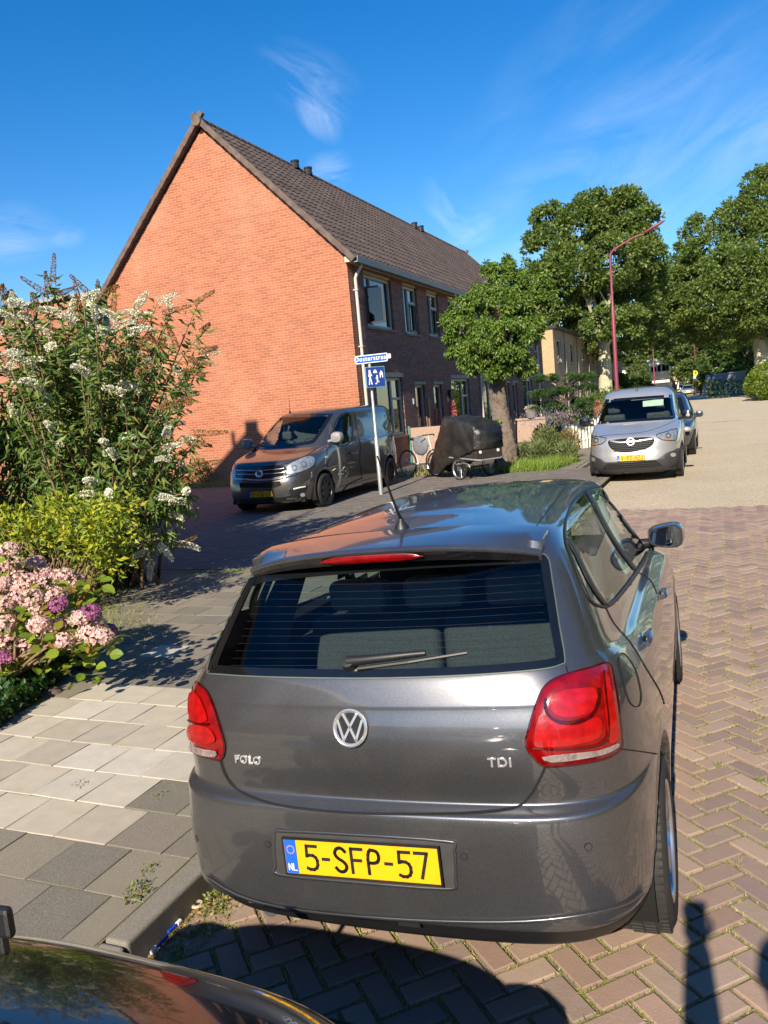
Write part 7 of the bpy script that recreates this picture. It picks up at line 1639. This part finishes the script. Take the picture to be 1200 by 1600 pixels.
# --- right side hedges
rh = thing('clipped_hedge', 'rounded bright green hedge at the right edge before the tall plane tree', 'hedge', (0, 0, 0)); C = []; D = []
for x, y, r_, dd in [(1196, 594, 26, 0), (1183, 600, 18, -2), (1210, 590, 28, 0), (1176, 606, 12, -2), (1200, 606, 20, -4), (1215, 604, 22, -4)]:
    (bx, by, bz, br), = blob_px([(x, y, r_, dd)], 64)
    q, d = clump_points((bx, by, bz), (br, br*1.3, br), 2600, .86); C.append(q); D.append(d)
C = np.concatenate(C); C[:, 2] = np.maximum(C[:, 2], .1); leaves('foliage', C, np.concatenate(D), .17, .10, m_lhedge, rh, .8)
tag(leaves('far_undergrowth', np.stack([rng.uniform(-1, 14, 6000), rng.uniform(84, 130, 6000), rng.uniform(.05, 1.8, 6000)**1.0], -1), rng.normal(size=(6000, 3)), .3, .18, m_lplane2, None, .4), kind='stuff')
hs = blob_px([(1040, 604, 10, 0)], 110)
tag(leaves('far_woodland', np.concatenate([clump_points((x, 230+10*rng.random(), 5+3*rng.random()), (9, 7, 9), 900, .5)[0] for x in range(-120, 60, 9)]), rng.normal(size=(900*20, 3)), 1.5, .9, m_lfar, None, .4), kind='stuff')

# ================================================================== THE PHOTOGRAPHER (outside the frame; seen by shadow)
def skin_body(name, verts, edges, radii, mat, parent, sub=2):
    me = bpy.data.meshes.new(name); me.from_pydata(verts, edges, []); o = link(name, me, parent, [mat]); m_ = o.modifiers.new('skin', 'SKIN'); m_.use_smooth_shade = True
    for i, r_ in enumerate(radii): me.skin_vertices[0].data[i].radius = r_ if isinstance(r_, tuple) else (r_, r_)
    me.skin_vertices[0].data[0].use_root = True
    s_ = o.modifiers.new('smooth', 'SUBSURF'); s_.levels = sub; s_.render_levels = sub; return o
ps = thing('person', 'person in dark clothes holding up a phone beside the black car', 'person', (.33, -.28, 0)); m_skin = flat('skin', (.50, .30, .22), .5); m_cloth = flat('dark_jacket', (.03, .035, .05), .85); m_trou = flat('trousers', (.05, .055, .08), .85)
def rel(p): return (p[0]-.33, p[1]+.28, p[2])
J = [(.33, -.28, .98), (.33, -.28, 1.15), (.32, -.27, 1.35), (.31, -.26, 1.52), (.30, -.24, 1.62), (.28, -.20, 1.72), (.27, -.18, 1.80), (.27, -.18, 1.89),
     (.13, -.26, 1.50), (.02, -.20, 1.24), (.01, -.08, 1.52), (.0, -.04, 1.80), (.49, -.25, 1.50), (.52, -.20, 1.22), (.40, -.02, 1.34), (.28, .06, 1.42),
     (.24, -.29, .90), (.23, -.27, .50), (.22, -.31, .10), (.42, -.28, .90), (.43, -.26, .50), (.44, -.30, .10), (.22, -.19, .05), (.44, -.18, .05)]
E_ = [(0, 1), (1, 2), (2, 3), (3, 4), (4, 5), (5, 6), (6, 7), (3, 8), (8, 9), (9, 10), (10, 11), (3, 12), (12, 13), (13, 14), (14, 15), (0, 16), (16, 17), (17, 18), (18, 22), (0, 19), (19, 20), (20, 21), (21, 23)]
Rd = [(.15, .11), (.14, .10), (.16, .11), (.15, .10), .06, .075, (.085, .10), (.07, .085), .08, .075, .065, .042, .06, .045, .04, .03, .09, .065, .045, .09, .065, .045, .04, .04]
skin_body('body', [rel(p) for p in J], E_, Rd, m_cloth, ps)
MB().ball(rel((.27, -.175, 1.80)), (.078, .098, .118), 20, 14).ball(rel((.27, -.07, 1.79)), (.014, .022, .02), 8, 6).ball(rel((.19, -.18, 1.80)), (.012, .022, .03), 8, 6).ball(rel((.35, -.18, 1.80)), (.012, .022, .03), 8, 6).build('head', m_skin, ps, smooth=True)
MB().ball(rel((.27, -.195, 1.835)), (.084, .098, .105), 20, 14).build('hair', flat('brown_hair', (.05, .03, .02), .8), ps, smooth=True)
for sg, w0 in ((1, (.0, -.03, 1.775)), (-1, (.28, .06, 1.42))):
    hb_ = MB(); hb_.ball(rel((w0[0], w0[1]+.0, w0[2]+.04)), (.044, .018, .052), 12, 8)
    for k in range(4): x = w0[0]-.03+.02*k; hb_.tube([rel((x, w0[1], w0[2]+.07)), rel((x-.008, w0[1]+.006, w0[2]+.105)), rel((x-.012, w0[1]+.016, w0[2]+.125+.006*(k in (1, 2))))], [.009, .008, .006], 8)
    hb_.tube([rel((w0[0]+.035, w0[1], w0[2]+.03)), rel((w0[0]+.052, w0[1]+.01, w0[2]+.055)), rel((w0[0]+.046, w0[1]+.02, w0[2]+.085))], [.011, .009, .007], 8)
    hb_.build('hand', m_skin, ps, smooth=60)
ph_ = MB().box((0, -.010, 1.845), (.074, .009, .150)).build('phone', m_gloss, None, bevel=.003); tag(ph_, 'black mobile phone held up in the hand of the person', 'phone')

# ================================================================== OPPOSITE SIDE OF THE STREET AND BEHIND (seen in reflections)
def block_house(label, x0, x1, y0, y1, h, face, rz=0):
    t = thing('row_house', label, 'house', ((x0+x1)/2, (y0+y1)/2, 0)); cx, cy = (x0+x1)/2, (y0+y1)/2
    mx = brick_mat('row_brick_'+face, 'y' if face == 'x' else 'x', (.34, .14, .09), (.27, .11, .075), (.4, .3, .22)) if 'row_brick_'+face not in bpy.data.materials else bpy.data.materials['row_brick_'+face]
    def pb_(mb, n, m): o = mb.build(n, m, t); o.location = (-cx, -cy, 0); return o
    pb_(MB().bb(x0, x1, y0, y1, 0, h), 'wall', mx); r = MB()
    if face == 'x': r.prism([(x0-.3, h), (x1+.3, h), (cx, h+3.4)], lambda u, v, s: (u, s, v), y0-.1, y1+.1)
    else: r.prism([(y0-.3, h), (y1+.3, h), (cy, h+3.4)], lambda u, v, s: (s, u, v), x0-.1, x1+.1)
    pb_(r, 'roof', m_tile)
    k = (y0 if face == 'x' else x0)+1.2
    while k < (y1 if face == 'x' else x1)-2.4:
        for z in (1., 3.6):
            w = pb_(MB().bb(x0-.04, x0-.002, k, k+1.8, z, z+1.4) if face == 'x' else MB().bb(k, k+1.8, y1+.002, y1+.04, z, z+1.4), 'window', m_frame)
            (MB().bb(x0-.06, x0-.042, k+.1, k+1.7, z+.1, z+1.3) if face == 'x' else MB().bb(k+.1, k+1.7, y1+.042, y1+.06, z+.1, z+1.3)).build('pane', m_glass, w)
        k += 3.4
block_house('brick row across the street, outside the picture', 16, 25, -30, 34, 5.8, 'x')
block_house('brick row behind the camera across the road', -20, 22, -52, -43, 5.6, 'y')
shrub('street_hedge', 'long green hedge across the street, outside the picture', (11.5, 12), (.9, 15, 1.1), 9000, .16, .1, m_lhedge, stems=False, sub=60)
for k, (x, y) in enumerate(((10.6, 3.5), (11, 13), (11.5, 25))):
    Bt = [(x+rng.normal()*1.2, y+rng.normal()*2.2, 5.4+rng.normal()*1.9, 2.) for _ in range(11)]
    tree('street_tree', ['round street tree opposite the parked hatchback, outside the picture', 'round street tree opposite the covered tricycle, outside the picture', 'round street tree opposite the silver van, outside the picture'][k], (x, y, 0), 6, .2, Bt, 16000, .26, m_lplane, m_darkbark, limbs=4)
small_car('dark estate car parked across the street, seen only as a reflection', 6.6, 7.4, .0, m_darkcar, h=1.6)
